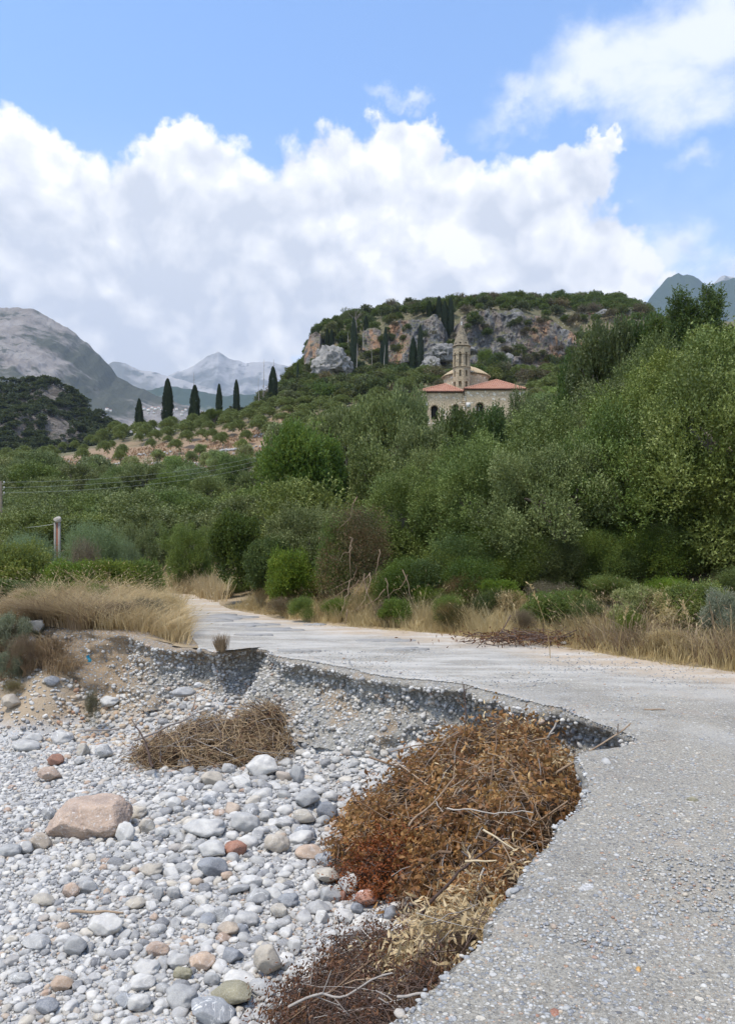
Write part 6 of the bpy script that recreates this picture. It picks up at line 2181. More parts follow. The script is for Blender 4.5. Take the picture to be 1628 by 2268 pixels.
BL = [
    (541, 1826, 64, 46, 'stone_mid', 'round', 'mid grey smooth stone right of centre of the stony patch, above the long white one'),
    (453, 1841, 96, 38, 'stone_white', 'round', 'long whitish stone lying above the white block and the red slab'),
    (469, 1886, 68, 46, 'stone_white', 'angular', 'white angular stone beside the red brown slab'),
    (520, 1883, 56, 34, 'stone_red', 'flat', 'red brown broken slab propped against a white stone'),
    (611, 1873, 58, 42, 'stone_tan', 'round', 'pale tan rounded stone left of the flat orange one'),
    (686, 1893, 72, 32, 'stone_orange', 'flat', 'flat orange stone near the brush heap'),
    (724, 1908, 56, 32, 'stone_grey', 'round', 'blue grey stone just right of the flat orange one'),
    (466, 1926, 70, 42, 'stone_grey', 'round', 'dark grey stone with an orange pebble at its side'),
    (501, 1942, 27, 20, 'stone_orange', 'round', 'small orange pebble beside the dark grey stone'),
    (334, 1931, 54, 27, 'stone_tan', 'round', 'ochre and white stone at the middle left of the bed'),
    (405, 1928, 40, 26, 'stone_mid', 'round', 'grey striped stone between the ochre and the dark one'),
    (556, 1957, 54, 27, 'stone_white', 'flat', 'flat white oval stone right of the orange pebble'),
    (728, 1946, 66, 36, 'stone_tan', 'angular', 'rough brown and white stone close to the brush'),
    (775, 1962, 70, 46, 'stone_white', 'angular', 'white blotchy stone half under the brush'),
    (681, 1773, 58, 46, 'stone_mid', 'angular', 'pale grey angular boulder above the sandy patch'),
    (722, 1800, 52, 42, 'stone_grey', 'round', 'smooth grey stone by the sandy patch'),
    (672, 1812, 52, 34, 'stone_tan', 'flat', 'tan wedge stone below the pale grey boulder'),
    (660, 1716, 34, 44, 'stone_mid', 'round', 'upright grey stone below the talus'),
    (581, 1700, 76, 54, 'stone_white', 'angular', 'big white block below the left brush heap'),
    (466, 1727, 54, 32, 'stone_tan', 'round', 'tan stone left of the big white block'),
    (505, 1704, 30, 26, 'stone_mid', 'round', 'grey stone between tan stone and white block'),
    (535, 1737, 48, 30, 'stone_white', 'round', 'white stone below the big white block'),
    (407, 1690, 46, 22, 'stone_grey', 'flat', 'flat grey stone at the foot of the left brush heap'),
    (412, 1654, 52, 24, 'stone_white', 'round', 'white stone showing inside the left brush heap'),
    (229, 1668, 44, 38, 'stone_mid', 'angular', 'grey block left of the left brush heap'),
    (181, 1662, 42, 34, 'stone_tan', 'angular', 'tan cracked block above the red stone'),
    (175, 1686, 24, 24, 'stone_white', 'angular', 'white faced broken stone right of the red stone'),
    (119, 1685, 40, 27, 'stone_red', 'round', 'rust red stone on the far part of the bed'),
    (108, 1719, 56, 38, 'stone_pink', 'angular', 'pinkish boulder below the rust red stone'),
    (134, 1637, 56, 32, 'stone_mid', 'round', 'smooth grey boulder at the foot of the left bank'),
    (56, 1655, 68, 28, 'stone_mid', 'flat', 'low grey stone at the far left'),
    (72, 1632, 40, 24, 'stone_white', 'round', 'whitish stone at the far left'),
    (22, 1608, 44, 38, 'stone_tan', 'angular', 'big pale tan block at the left frame edge'),
    (240, 1600, 46, 24, 'stone_white', 'round', 'white boulder on the rubble of the left bank'),
    (112, 1600, 34, 22, 'stone_grey', 'round', 'blue grey stone on the rubble of the left bank'),
    (84, 1868, 54, 40, 'stone_tan', 'round', 'yellowish stone touching the big pink boulder'),
    (20, 1888, 46, 30, 'stone_mid', 'round', 'grey stone at the left edge below the pink boulder'),
    (55, 1880, 40, 28, 'stone_mid', 'flat', 'grey slab left of the yellowish stone'),
    (274, 1848, 48, 50, 'stone_white', 'round', 'white egg shaped stone right of the big pink boulder'),
    (322, 1832, 38, 36, 'stone_tan', 'round', 'tan grey stone right of the white egg shaped one'),
    (358, 1846, 30, 26, 'stone_white', 'round', 'small cream white stone in the middle of the bed'),
    (303, 1803, 46, 30, 'stone_tan', 'round', 'brownish stone behind the pink boulder'),
    (382, 1782, 36, 30, 'stone_white', 'round', 'white stone above the middle of the bed'),
    (462, 1776, 36, 26, 'stone_grey', 'round', 'dark blue grey stone above the smooth grey one'),
    (107, 1805, 30, 30, 'stone_mid', 'round', 'grey stone hidden behind the pink boulder'),
    (640, 1998, 48, 28, 'stone_grey', 'round', 'dark slate grey stone right of the centre'),
    (605, 1985, 40, 26, 'stone_white', 'round', 'white veined stone beside the slate grey one'),
    (620, 2020, 44, 40, 'stone_tan', 'angular', 'cream craggy stone in front of the slate grey one'),
    (545, 2040, 54, 30, 'stone_mid', 'round', 'grey veined stone left of the cream craggy one'),
    (535, 2062, 34, 24, 'stone_grey', 'round', 'small dark stone under the grey veined one'),
    (227, 2056, 80, 46, 'stone_white', 'round', 'broad pale boulder beside the stick'),
    (161, 2100, 54, 44, 'stone_mid', 'round', 'round grey boulder left of the centre front'),
    (384, 1980, 30, 32, 'stone_mid', 'round', 'striped grey stone near the centre'),
    (350, 1982, 36, 34, 'stone_mid', 'angular', 'blocky grey stone near the centre'),
    (154, 1976, 42, 33, 'stone_pink', 'round', 'small pink speckled stone at the left'),
    (190, 1968, 44, 28, 'stone_mid', 'round', 'pale stone behind the pink speckled one'),
    (90, 1998, 58, 30, 'stone_tan', 'flat', 'flat brownish stone at the left'),
    (75, 2094, 64, 26, 'stone_mid', 'flat', 'flat grey stone left of the round grey boulder'),
    (300, 2004, 46, 22, 'stone_tan', 'flat', 'flat tan stone near the end of the stick'),
    (345, 2108, 56, 32, 'stone_pink', 'round', 'pinkish stone in the front middle'),
    (594, 2136, 70, 78, 'stone_tan', 'angular', 'upright tan conglomerate slab beside the dark brush'),
    (512, 2121, 72, 32, 'stone_grey', 'angular', 'dark slate block left of the upright slab'),
    (446, 2135, 58, 34, 'stone_orange', 'round', 'brownish stone left of the dark slate block'),
    (391, 2134, 54, 30, 'stone_mid', 'round', 'grey stone left of the brownish one'),
    (403, 2160, 42, 28, 'stone_olive', 'round', 'small olive green stone under the grey one'),
    (323, 2151, 62, 34, 'stone_white', 'round', 'white stone left of the small olive one'),
    (514, 2213, 102, 52, 'stone_olive', 'angular', 'large olive brown block at the bottom'),
    (530, 2180, 84, 28, 'stone_white', 'flat', 'white slab behind the large olive brown block'),
    (468, 2172, 36, 30, 'stone_mid', 'round', 'grey stone left of the white slab'),
    (400, 2217, 76, 48, 'stone_mid', 'round', 'striped grey boulder left of the olive brown block'),
    (466, 2252, 100, 46, 'stone_grey', 'round', 'large dark grey stone at the bottom edge'),
    (310, 2183, 62, 32, 'stone_white', 'round', 'whitish stone in the front left of centre'),
    (306, 2226, 50, 36, 'stone_white', 'round', 'cream stone at the bottom left of centre'),
    (277, 2222, 44, 30, 'stone_grey', 'round', 'dark stone tucked beside the cream one'),
    (99, 2236, 58, 30, 'stone_grey', 'round', 'dark grey stone at the bottom left'),
    (132, 2184, 52, 30, 'stone_orange', 'round', 'brown topped stone at the bottom left'),
    (40, 2172, 48, 26, 'stone_mid', 'round', 'grey stone at the left of the bottom'),
    (652, 2100, 46, 38, 'stone_white', 'angular', 'white block at the edge of the dark brush'),
    (655, 2160, 46, 44, 'stone_white', 'angular', 'white angular stone under the dark twigs'),
    (790, 2015, 30, 26, 'stone_grey', 'round', 'grey stone left of the spotted red rock'),
    (815, 1995, 60, 40, 'stone_spotted', 'angular', 'spotted red rock between the brush heaps'),
    (760, 1985, 24, 26, 'stone_red', 'angular', 'small rusty stone left of the spotted red rock'),
]
for i, (px, py, w, h, mt, st, lab) in enumerate(BL):
    boulder(px, py, w, h, mt, lab, st, i % 4)


def pink_boulder():
    x, Y, z = bed_hit(186, 1858)
    a = 84 / F_ * Y; h = 104 / F_ * Y
    Y += a * .55; z = float(bed(x, Y))
    rng = np.random.default_rng(12)
    V, F = ico(6)
    W = V * (1 + .20 * fbm(V * 1.1 + 3, 3, 5) + .11 * fbm(V * 3.0, 4, 6, .6) + .040 * fbm(V * 11, 4, 7, .65))[:, None]
    # a cleft near the middle, the right half standing back
    cl = np.exp(-((V[:, 0] * .9 + V[:, 2] * .35 - .12) / .10) ** 2) * (V[:, 1] < .3)
    W *= (1 - .16 * cl)[:, None]
    for nrm, d in [((-.8, -.3, .5), .86), ((.2, -.85, .45), .80), ((.9, -.2, .3), .88), ((.1, -.1, 1), .80), ((-.2, -.9, -.3), .78)]:
        n_ = np.array(nrm) / np.linalg.norm(nrm); s = W @ n_ - d; W = W - np.where(s > 0, s, 0)[:, None] * n_ * .8
    W *= (1 + .02 * fbm(V * 24, 3, 9))[:, None]
    W = W * [a * 1.10, a * .9, h * .52]
    W[:, 2] += .10 * a * (W[:, 0] / a)
    tag(link('boulder', mesh('boulder', W, F, M['stone_pink'], True), loc=(x, Y, z + h * .27)), 'big pinkish orange boulder, largest rock on the river bed', 'boulder')
    placed.append((x, Y, a))


pink_boulder()


def bed_stones():
    rng = np.random.default_rng(120)
    cell = {}
    def free(x, y, r, k):
        c = (int(x // .5), int(y // .5))
        for i in (-1, 0, 1):
            for j in (-1, 0, 1):
                for (a, b, q) in cell.get((c[0] + i, c[1] + j), []):
                    if (x - a) ** 2 + (y - b) ** 2 < ((r + q) * k) ** 2: return False
        return True
    def put(x, y, r): cell.setdefault((int(x // .5), int(y // .5)), []).append((x, y, r))
    for p in placed: put(*p)
    cand = []
    N = 60000
    X = rng.uniform(-6.5, 2.2, N); Y = rng.uniform(2.6, 13.2, N) ** 1.0
    ok = inpoly(X, Y, BEDPOLY) & (np.abs(X) < .50 * Y + .4)
    X, Y = X[ok], Y[ok]
    d = pdist(X, Y, LEDGE)
    dens = fbm(xyz(X, Y) * .55, 3, 131)
    # larger stones towards the middle and the right; finer gravel towards the left
    right = sstep(X + .33 * Y, -.2, 1.9)
    big = []
    for x, y, r_, dn, dd in zip(X, Y, right, dens, d):
        s = .021 + .066 * rng.random() ** 2.0 * (0.45 + .85 * r_) + .05 * max(0, dn) * rng.random() ** 2
        if dd < .10 + s: continue
        if x < -2.9 + .6 * dn and y > 10.7 and rng.random() < .82: continue
        if not free(x, y, s, .64): continue
        put(x, y, s); big.append((s, x, y))
    big = np.array(sorted(big, reverse=True))
    print('stones', len(big))
    zz = bed(big[:, 1], big[:, 2])
    kinds = ['round'] * 4 + ['flat'] * 2 + ['angular'] * 4
    score = big[:, 0] / big[:, 2]
    order = np.argsort(-score)
    nb = 300 - len(BL)
    tones = ['stone_white'] * 4 + ['stone_mid'] * 5 + ['stone_grey'] * 2 + ['stone_tan']
    tn = {'stone_white': 'whitish', 'stone_mid': 'pale grey', 'stone_grey': 'dark grey', 'stone_tan': 'tan'}
    for i in order[:nb]:
        s, x, y = big[i]
        st = kinds[rng.integers(0, len(kinds))]
        hz = rng.uniform(.75, 1.2)
        mt = tones[rng.integers(0, len(tones))]
        o = link('stone', rockmesh(mt, st, int(rng.integers(0, 5))), None, (x, y, zz[i] + s * .34), (rng.normal(0, .2), rng.normal(0, .2), rng.uniform(0, 6.28)), (s * 1.15, s * 1.1, s * hz * 1.1))
        where = 'among the cobbles near the brush heaps' if x > -.3 else 'on the far half of the stony bed' if y > 8.5 else 'around the middle of the stony bed' if y > 5.8 else 'in the near left part of the bed'
        lab = '%s %s river stone %s' % (tn[mt], {'round': 'rounded', 'flat': 'flat', 'angular': 'angular'}[st], where); gr = 'cobbles ' + where
        tag(o, lab, 'stone', gr)
    rest = order[nb:]
    var2 = [rock(3, 800 + k, (1, .8, .62), .22 + .02 * k, .32, 9, .03) for k in range(12)]
    g = Geo(); s = big[rest, 0]
    scatter(g, var2, np.stack([big[rest, 1], big[rest, 2], zz[rest] + s * .25], 1), np.stack([s * 1.15, s * 1.05, s * rng.uniform(.8, 1.2, len(s))], 1), rotmats(rng, len(s), .25), rng)
    tag(link('cobbles', g.mesh('cobbles', M['stone'], True)), 'small cobbles covering the river bed', kind='stuff')
    # gravel between them
    n = 52000
    u = rng.random(n); y = 2.8 + (12.6 - 2.8) * u ** 1.25; x = rng.uniform(-.5, .5, n) * (y * 1.02 + .3) - .0
    x = np.where(x > 2, -x, x)
    ok = inpoly(x, y, BEDPOLY); x, y = x[ok], y[ok]
    sandy = fbm(xyz(x, y) * 1.3, 3, 141) + .9 * np.exp(-(((x + .25) / .35) ** 2 + ((y - 7.9) / .6) ** 2)) + .9 * np.exp(-(((x + 1.05) / .35) ** 2 + ((y - 9.0) / .35) ** 2))
    ok = sandy < rng.uniform(.12, .55, len(x)); ok &= ~((x < -3.0) & (y > 10.8) & (rng.random(len(x)) < .75)); x, y = x[ok], y[ok]
    s = rng.uniform(.0055, .017, len(x)) * (1 + .05 * y)
    V1 = [rock(1, 850 + k, (1, .8, .65), .2, .2) for k in range(8)]
    g = Geo(); scatter(g, V1, np.stack([x, y, bed(x, y) + s * .3], 1), np.stack([s, s, s], 1), rotmats(rng, len(s), .4), rng)
    tag(link('gravel', g.mesh('gravel', M['stone'], True)), 'fine gravel between the cobbles', kind='stuff')


bed_stones()


def bank_stones():
    """cobbles sticking out of the cut bank, rubble at its foot, pebbles on the crumbling rim"""
    rng = np.random.default_rng(150)
    n, rows = BANK.shape[:2]
    N = 13000
    i = rng.integers(1, n - 2, N); j = rng.integers(3, rows - 2, N)
    p = BANK[i, j]
    ok = (np.abs(p[:, 0]) < .5 * p[:, 1] + .3) & (p[:, 1] > 2.2) & (p[:, 1] < 14)
    i, j, p = i[ok], j[ok], p[ok]
    lf = (p[:, 0] < -3.7) & (rng.random(len(p)) < .93)
    i, j, p = i[~lf], j[~lf], p[~lf]
    s = rng.uniform(.008, .026, len(p)) * rng.uniform(.8, 1.55, len(p)) * (1 + .10 * np.clip(p[:, 1] - 4, 0, 9) / 4)
    nn = np.concatenate([WN[i], np.zeros((len(i), 1))], 1)
    p = p + nn * (s * .25)[:, None]
    var = [rock(2, 950 + k, (1, .8, .66), .2, .25) for k in range(8)]
    g = Geo(); scatter(g, var, p, np.stack([s, s, s], 1), rotmats(rng, len(s), .5), rng)
    tag(link('bank_pebbles', g.mesh('bank_pebbles', M['stone'], True)), 'pebbles bedded in the cut bank', kind='stuff')
    # rim
    N = 5200; i = rng.integers(1, n - 2, N); p = np.concatenate([WL[i] - WN[i] * (rng.random((N, 1)) ** 1.6 * .22 - .02), np.zeros((N, 1))], 1)
    ok = (np.abs(p[:, 0]) < .5 * p[:, 1] + .3) & (p[:, 1] > 2.0) & (p[:, 0] > -2.5); p = p[ok]
    s = rng.uniform(.004, .013, len(p)) * (1 + 1.0 * (rng.random(len(p)) < .10)); p[:, 2] = s * .10 - .006
    g = Geo(); scatter(g, var, p, np.stack([s, s, s * .8], 1), rotmats(rng, len(s), .25), rng)
    # loose pebbles on the road
    N = 40000; y = 2.2 + 9.5 * rng.random(N) ** 2.0; x = rng.uniform(-.52, .52, N) * y + .1
    ok = inpoly(x, y, ROADPOLY) & (pdist(x, y, LEDGE) > .03); x, y = x[ok], y[ok]
    s = rng.uniform(.003, .0105, len(x)) * (1 + .8 * (rng.random(len(x)) < .04)); s *= (1 + .03 * y)
    V1 = [rock(1, 970 + k, (1, .8, .55), .2, .2) for k in range(8)]
    scatter(g, V1, np.stack([x, y, s * .12 + .006], 1), np.stack([s, s, s], 1), rotmats(rng, len(s), .2), rng)
    tag(link('road_gravel', g.mesh('road_gravel', M['roadstone'], True)), 'loose pebbles on the road and its crumbling rim', kind='stuff')
    # rubble talus of the left bank
    N = 3000; x = rng.uniform(-6.2, -1.6, N); y = rng.uniform(10.3, 12.9, N)
    ok = inpoly(x, y, BEDPOLY) & (fbm(xyz(x, y) * .8, 3, 5) > -.25); x, y = x[ok], y[ok]
    s = rng.uniform(.02, .07, len(x)) ** 1.0 * rng.uniform(.5, 1, len(x))
    vr = [rock(2, 990 + k, (1, .8, .62), .42, .25, 10) for k in range(8)]
    g = Geo(); scatter(g, vr, np.stack([x, y, bed(x, y) + s * .3], 1), np.stack([s, s, s], 1), rotmats(rng, len(s), .6), rng)
    tag(link('rubble', g.mesh('rubble', M['rubble'], True)), 'tan rubble sliding down the left bank', kind='stuff')


M['stone_gold'] = stonemat('gold_pebble', [(0, (0.50, 0.28, 0.08)), (1, (0.5, 0.28, 0.08))], 0)
M['roadstone'] = stonemat('road_stone', [(0.0, (0.19, 0.20, 0.22)), (0.3, (0.30, 0.31, 0.32)), (0.6, (0.42, 0.42, 0.40)), (0.8, (0.54, 0.53, 0.50)), (0.92, (0.44, 0.37, 0.28)), (1.0, (0.34, 0.20, 0.14))], 0.2)
M['rubble'] = stonemat('bank_rubble', [(0.0, (0.40, 0.40, 0.39)), (0.3, (0.52, 0.50, 0.46)), (0.6, (0.46, 0.37, 0.26)), (0.85, (0.42, 0.29, 0.18)), (1.0, (0.36, 0.19, 0.11))], 0.1)
bank_stones()

# single stones and scraps on bank and road
def loose(px, py, w, h, z, mat, style, label, k=0, cat='stone', name='stone', Y=None, sink=.3):
    dz = (HZ - py) / F_
    Y = (z - CAMZ) / dz if Y is None else Y
    a = w / 2 / F_ * Y; c = h / 2 / F_ * Y
    sz = {'round': .58, 'angular': .66, 'flat': .40}[style]
    o = link(name, rockmesh(mat, style, k), None, (at(px, Y), Y, CAMZ + dz * Y if Y else z), (0.05, .06, (px * .37) % 3), (a, a * .8, c / sz))
    return tag(o, label, cat)


loose(82, 1388, 58, 34, 0, 'stone_mid', 'angular', 'large grey rock embedded at the top of the left bank', 1, Y=12.9)
loose(70, 1420, 36, 24, 0, 'stone_mid', 'angular', 'white grey rock below the large bank rock', 2, Y=12.6)
loose(62, 1470, 60, 44, 0, 'stone_mid', 'flat', 'slanting grey rock slab on the left bank', 3, Y=12.4)
loose(408, 1533, 62, 22, 0, 'stone_mid', 'flat', 'broken concrete slab above the left brush heap', 1, Y=10.9, cat='slab')
loose(440, 1518, 26, 15, 0, 'stone_white', 'angular', 'small squared pale block on the concrete slab', 2, Y=10.95)
loose(412, 1548, 16, 10, 0, 'stone_orange', 'angular', 'small orange brick piece beside the concrete slab', 1, Y=10.8)
loose(442, 1441, 17, 13, 0, 'stone_white', 'round', 'bright white stone near the top of the cut bank', 0, Y=11.72)
loose(1532, 1772, 26, 16, 0.012, 'stone_olive', 'angular', 'brown clod lying on the road', 2, cat='clod', name='clod')
loose(1600, 1752, 11, 7, 0.006, 'stone_grey', 'round', 'small dark pebble near the right edge of the road', 1)
loose(1414, 2149, 23, 14, 0.005, 'stone_gold', 'flat', 'orange yellow pebble on the near road', 1)
loose(1228, 2245, 44, 14, 0.0, 'stone_red', 'flat', 'flat reddish stone set in the near road', 2)
loose(1300, 1972, 62, 22, -0.004, 'stone_mid', 'flat', 'flat pale stone worn flush with the road', 3)
loose(1200, 2024, 36, 12, -0.004, 'stone_white', 'flat', 'white flat stone in the road near its edge', 0)
loose(1248, 1425, 14, 10, 0.03, 'stone_white', 'round', 'white stone at the foot of the right verge', 2)
loose(1585, 1452, 24, 9, 0.03, 'stone_white', 'flat', 'pale flat stone in the grass at the right verge', 3)
loose(1342, 1690, 40, 22, 0.0, 'stone_mid', 'flat', 'grey stone at the inner corner of the washout', 1)


def stick(p0, p1, r, mat, label, seed, bend=.03, name='stick', twigs=0):
    rng = np.random.default_rng(seed); p0 = np.array(p0, float); p1 = np.array(p1, float)
    t = np.linspace(0, 1, 12)[:, None]; L = np.linalg.norm(p1 - p0)
    off = np.stack([fbm(np.stack([t[:, 0] * 3 + seed, t[:, 0] * 0, t[:, 0] * 0], 1), 3, seed + q) for q in range(3)], 1) * bend * L * np.sin(t * 3.14) * 1.6
    pts = (p1 - p0) * t + off
    g = Geo(); V, F = tube(pts, r * (1.1 - .5 * t[:, 0]), 7); g.add(V, F)
    for k in range(twigs):
        b = pts[rng.integers(3, 11)]; e = b + unit((p1 - p0) / L + rng.normal(0, .6, 3)) * L * rng.uniform(.1, .25)
        V, F = tube(np.linspace(b, e, 4), r * .4, 4); g.add(V, F)
    return tag(link(name, g.mesh(name, M[mat], True), loc=p0), label, 'stick')


for _k, (_px, _py, _w, _h, _mt, _lab) in enumerate([(455, 1560, 40, 16, 'stone_mid', 'tilted slab at the foot of the cut bank beside the left brush heap'), (640, 1600, 34, 16, 'stone_tan', 'tan slab fallen from the bank, above the white block'),
        (700, 1585, 28, 14, 'stone_white', 'white broken stone fallen from the bank'), (760, 1608, 30, 15, 'stone_mid', 'grey broken slab fallen at the foot of the bank'), (560, 1572, 26, 14, 'stone_tan', 'small tan slab right of the left brush heap'),
        (845, 1622, 30, 18, 'stone_white', 'pale angular stone at the foot of the bank near the large heap')]):
    boulder(_px, _py, _w, _h, _mt, _lab, 'angular', _k % 4, tilt=.2, sink=.1)
x0, y0, z0 = bed_hit(157, 2034); x1, y1, z1 = bed_hit(274, 2040)
stick((x0, y0, z0 + .05), (x1, y1, z1 + .06), .011, 'deadwood', 'brown stick lying on the stones at the left', 3)
x0, y0, z0 = bed_hit(190, 1628); x1, y1, z1 = bed_hit(275, 1632)
stick((x0, y0, z0 + .06), (x1, y1, z1 + .12), .014, 'greywood', 'straight grey pole end left of the left brush heap', 4)
stick((2.62, 7.55, .012), (2.80, 7.50, .02), .008, 'deadwood', 'short dry twig lying on the road', 5)


# ------------------------------------------------------------------ heaps of dead brush in the washout
def heap_fn(blobs, base=bed):
    def f(x, y):
        h = np.zeros(np.shape(x))
        for (cx, cy, r, hh) in blobs:
            q = np.hypot(x - cx, y - cy) / r
            h = np.maximum(h, hh * np.clip(1 - q * q, 0, 1) ** .65)
        return h
    return f


def brush_heap(name, blobs, label, parts, twigs, seed, litter=True, inner=.9, cat='brush heap', zb=bed):
    """parts: list of (child name, material, leaf count, length, half width, curl, hang); twigs: list of (material, count, length, radius)"""
    rng = np.random.default_rng(seed)
    f = heap_fn(blobs); B = np.array(blobs)
    x0, x1 = (B[:, 0] - B[:, 2]).min(), (B[:, 0] + B[:, 2]).max(); y0, y1 = (B[:, 1] - B[:, 2]).min(), (B[:, 1] + B[:, 2]).max()
    c = np.array([B[:, 0].mean(), B[:, 1].mean(), float(zb(B[:, 0].mean(), B[:, 1].mean()))])
    root = empty(name, c); tag(root, label, cat)
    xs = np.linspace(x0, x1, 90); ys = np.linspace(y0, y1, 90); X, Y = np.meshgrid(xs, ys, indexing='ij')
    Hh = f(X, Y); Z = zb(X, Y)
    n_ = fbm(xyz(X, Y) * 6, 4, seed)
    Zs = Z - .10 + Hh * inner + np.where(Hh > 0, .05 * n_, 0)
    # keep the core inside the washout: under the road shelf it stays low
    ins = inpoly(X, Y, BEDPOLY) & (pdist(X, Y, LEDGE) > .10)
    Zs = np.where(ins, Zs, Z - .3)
    me = mesh('core', np.stack([X, Y, Zs], -1).reshape(-1, 3) - c, grid_faces(90, 90), M['litter'], True)  # opaque underlay, coloured dark so that leaf gaps look deep and shaded
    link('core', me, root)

    def surf(n, dmin=.0):
        out = np.zeros((0, 3))
        while len(out) < n:
            x = rng.uniform(x0, x1, n * 2); y = rng.uniform(y0, y1, n * 2)
            h = f(x, y); ok = (h > .06)
            e = .06
            ins_ = inpoly(x, y, BEDPOLY) | ((pdist(x, y, LEDGE) < .05) & (h > .7))
            ok &= ins_
            # weight by the slope so that flanks are covered too
            sl = np.hypot(f(x + e, y) - f(x - e, y), f(x, y + e) - f(x, y - e)) / (2 * e)
            ok &= rng.random(n * 2) < np.clip((1 + sl) / 3.0, .2, 1)
            x, y, h = x[ok], y[ok], h[ok]
            out = np.concatenate([out, np.stack([x, y, zb(x, y) + h * inner * rng.uniform(.86, 1.06, len(x)) - .05], 1)])
        return out[:n]

    def slope_out(p):
        e = .08
        gx = (f(p[:, 0] + e, p[:, 1]) - f(p[:, 0] - e, p[:, 1])) / (2 * e); gy = (f(p[:, 0], p[:, 1] + e) - f(p[:, 0], p[:, 1] - e)) / (2 * e)
        return unit(np.stack([-gx, -gy, np.ones(len(p)) * .8], 1))

    for (cn, mat, n, L, W, curl, hang, reg) in parts:
        per = 8; nt = n // per
        p = surf(nt * 4)
        if reg is not None:
            rx, ry, rr = reg; m = np.hypot(p[:, 0] - rx, p[:, 1] - ry) < rr * (1 + .3 * fbm(p * 4, 2, 9)); p = p[m]
        gap = fbm(p * 5.5, 3, seed + 7); p = p[gap > rng.uniform(-.42, .10, len(p))]
        p = p[:nt]; nt = len(p)
        nrm = slope_out(p)
        d = unit(rng.normal(size=(nt, 3)) * [1, 1, .45] + nrm * .35)
        tl = rng.uniform(.10, .30, nt)
        t = (np.arange(per) + .5) / per
        q = p[:, None] + d[:, None] * (tl[:, None, None] * t[None, :, None]) + nrm[:, None] * rng.uniform(0, .07, (nt, 1, 1))
        ld = unit(d[:, None] * .6 + rng.normal(size=q.shape) * .6 + np.array([0, 0, -hang]))
        g = Geo()
        leafcards(g, q.reshape(-1, 3) - c, ld.reshape(-1, 3), L * rng.uniform(.6, 1.25, nt * per), W * rng.uniform(.6, 1.25, nt * per), rng, curl)
        link(cn, g.mesh(cn, M[mat], True), root)
    g = {}
    for (mat, n, L, r, lift) in twigs:
        gg = g.setdefault(mat, Geo())
        p = surf(n); nrm = slope_out(p)
        for k in range(n):
            d = rng.normal(size=3) * [1, 1, .3]; d -= nrm[k] * d.dot(nrm[k]) * .9; d /= np.linalg.norm(d) + 1e-6
            l = L * rng.uniform(.4, 1.2); m = 6
            t = np.linspace(-.5, .5, m)[:, None]
            side = np.cross(d, nrm[k])
            pts = p[k] + d * l * t + nrm[k] * (lift * rng.uniform(-.3, 1) - .35 * l * (t ** 2) * rng.uniform(-.3, 1)) + side * l * rng.uniform(-.35, .35) * (t ** 2) + rng.normal(0, .012 * l, (m, 3))
            # do not pierce the road shelf
            if np.any(~inpoly(pts[:, 0], pts[:, 1], BEDPOLY) & (pts[:, 2] < .02)): continue
            V, F = tube(pts - c, r * rng.uniform(.5, 1.2) * (1.15 - .6 * np.linspace(0, 1, m)), 4); gg.add(V, F)
    for mat, gg in g.items():
        link('twigs', gg.mesh('twigs', M[mat], True), root)
    return root


brush_heap('brush_heap', [(1.12, 7.30, .72, 1.12), (1.05, 6.35, .72, .98), (1.12, 5.62, .56, .94), (.55, 6.85, .72, .60), (.50, 7.75, .70, .38), (.25, 7.15, .52, .40), (.75, 5.75, .48, .60), (1.12, 5.10, .34, .72), (1.0, 7.85, .60, .50), (.50, 7.35, .60, .78), (.78, 7.80, .60, .86), (1.30, 6.75, .62, 1.05), (.30, 6.8, .5, .60)],
           'large golden brown heap of dead leafy branches filling the washout beside the road',
           [('leaves', 'drybrown', 20000, .060, .0115, .8, .6, None), ('leaves', 'palestraw', 2600, .05, .006, .3, .3, (1.3, 7.0, .7))],
           [('deadwood', 1700, .50, .0038, .09), ('greywood', 130, .75, .0045, .10), ('darktwig', 300, .40, .004, .03), ('deadwood', 50, 1.3, .010, .12)], 1001)
brush_heap('brush_heap', [(.27, 6.40, .38, .44), (.10, 6.25, .26, .26), (.46, 6.15, .30, .40)], 'rusty red heap of dead fine leaved branches at the foot of the large brown heap',
           [('leaves', 'deadred', 11000, .024, .006, .2, .1, None)], [('darktwig', 240, .35, .004, .03)], 1002)
brush_heap('brush_heap', [(-.02, 6.95, .30, .26), (-.12, 6.65, .22, .20)], 'small dark twiggy heap left of the rusty red one',
           [('leaves', 'deaddark', 1200, .03, .006, .2, .3, None)], [('darktwig', 260, .36, .0038, .04)], 1012)
brush_heap('brush_heap', [(.90, 4.85, .34, .72), (.75, 4.70, .30, .62), (.58, 4.95, .26, .40)], 'heap of straw and brown leaves below the large brown heap',
           [('leaves', 'palestraw', 2600, .070, .0065, .5, .4, None), ('leaves', 'drybrown', 4500, .05, .006, .3, .4, None)], [('deadwood', 260, .4, .004, .05), ('greywood', 24, .8, .009, .06)], 1003)
brush_heap('brush_heap', [(.46, 4.05, .27, .76), (.40, 4.45, .30, .52), (.56, 4.25, .22, .66)], 'pale straw coloured heap of long dead leaves close to the road edge',
           [('leaves', 'palestraw', 8500, .070, .0068, .7, .7, None)], [('greywood', 50, .4, .004, .04), ('darktwig', 80, .4, .003, .04)], 1004)
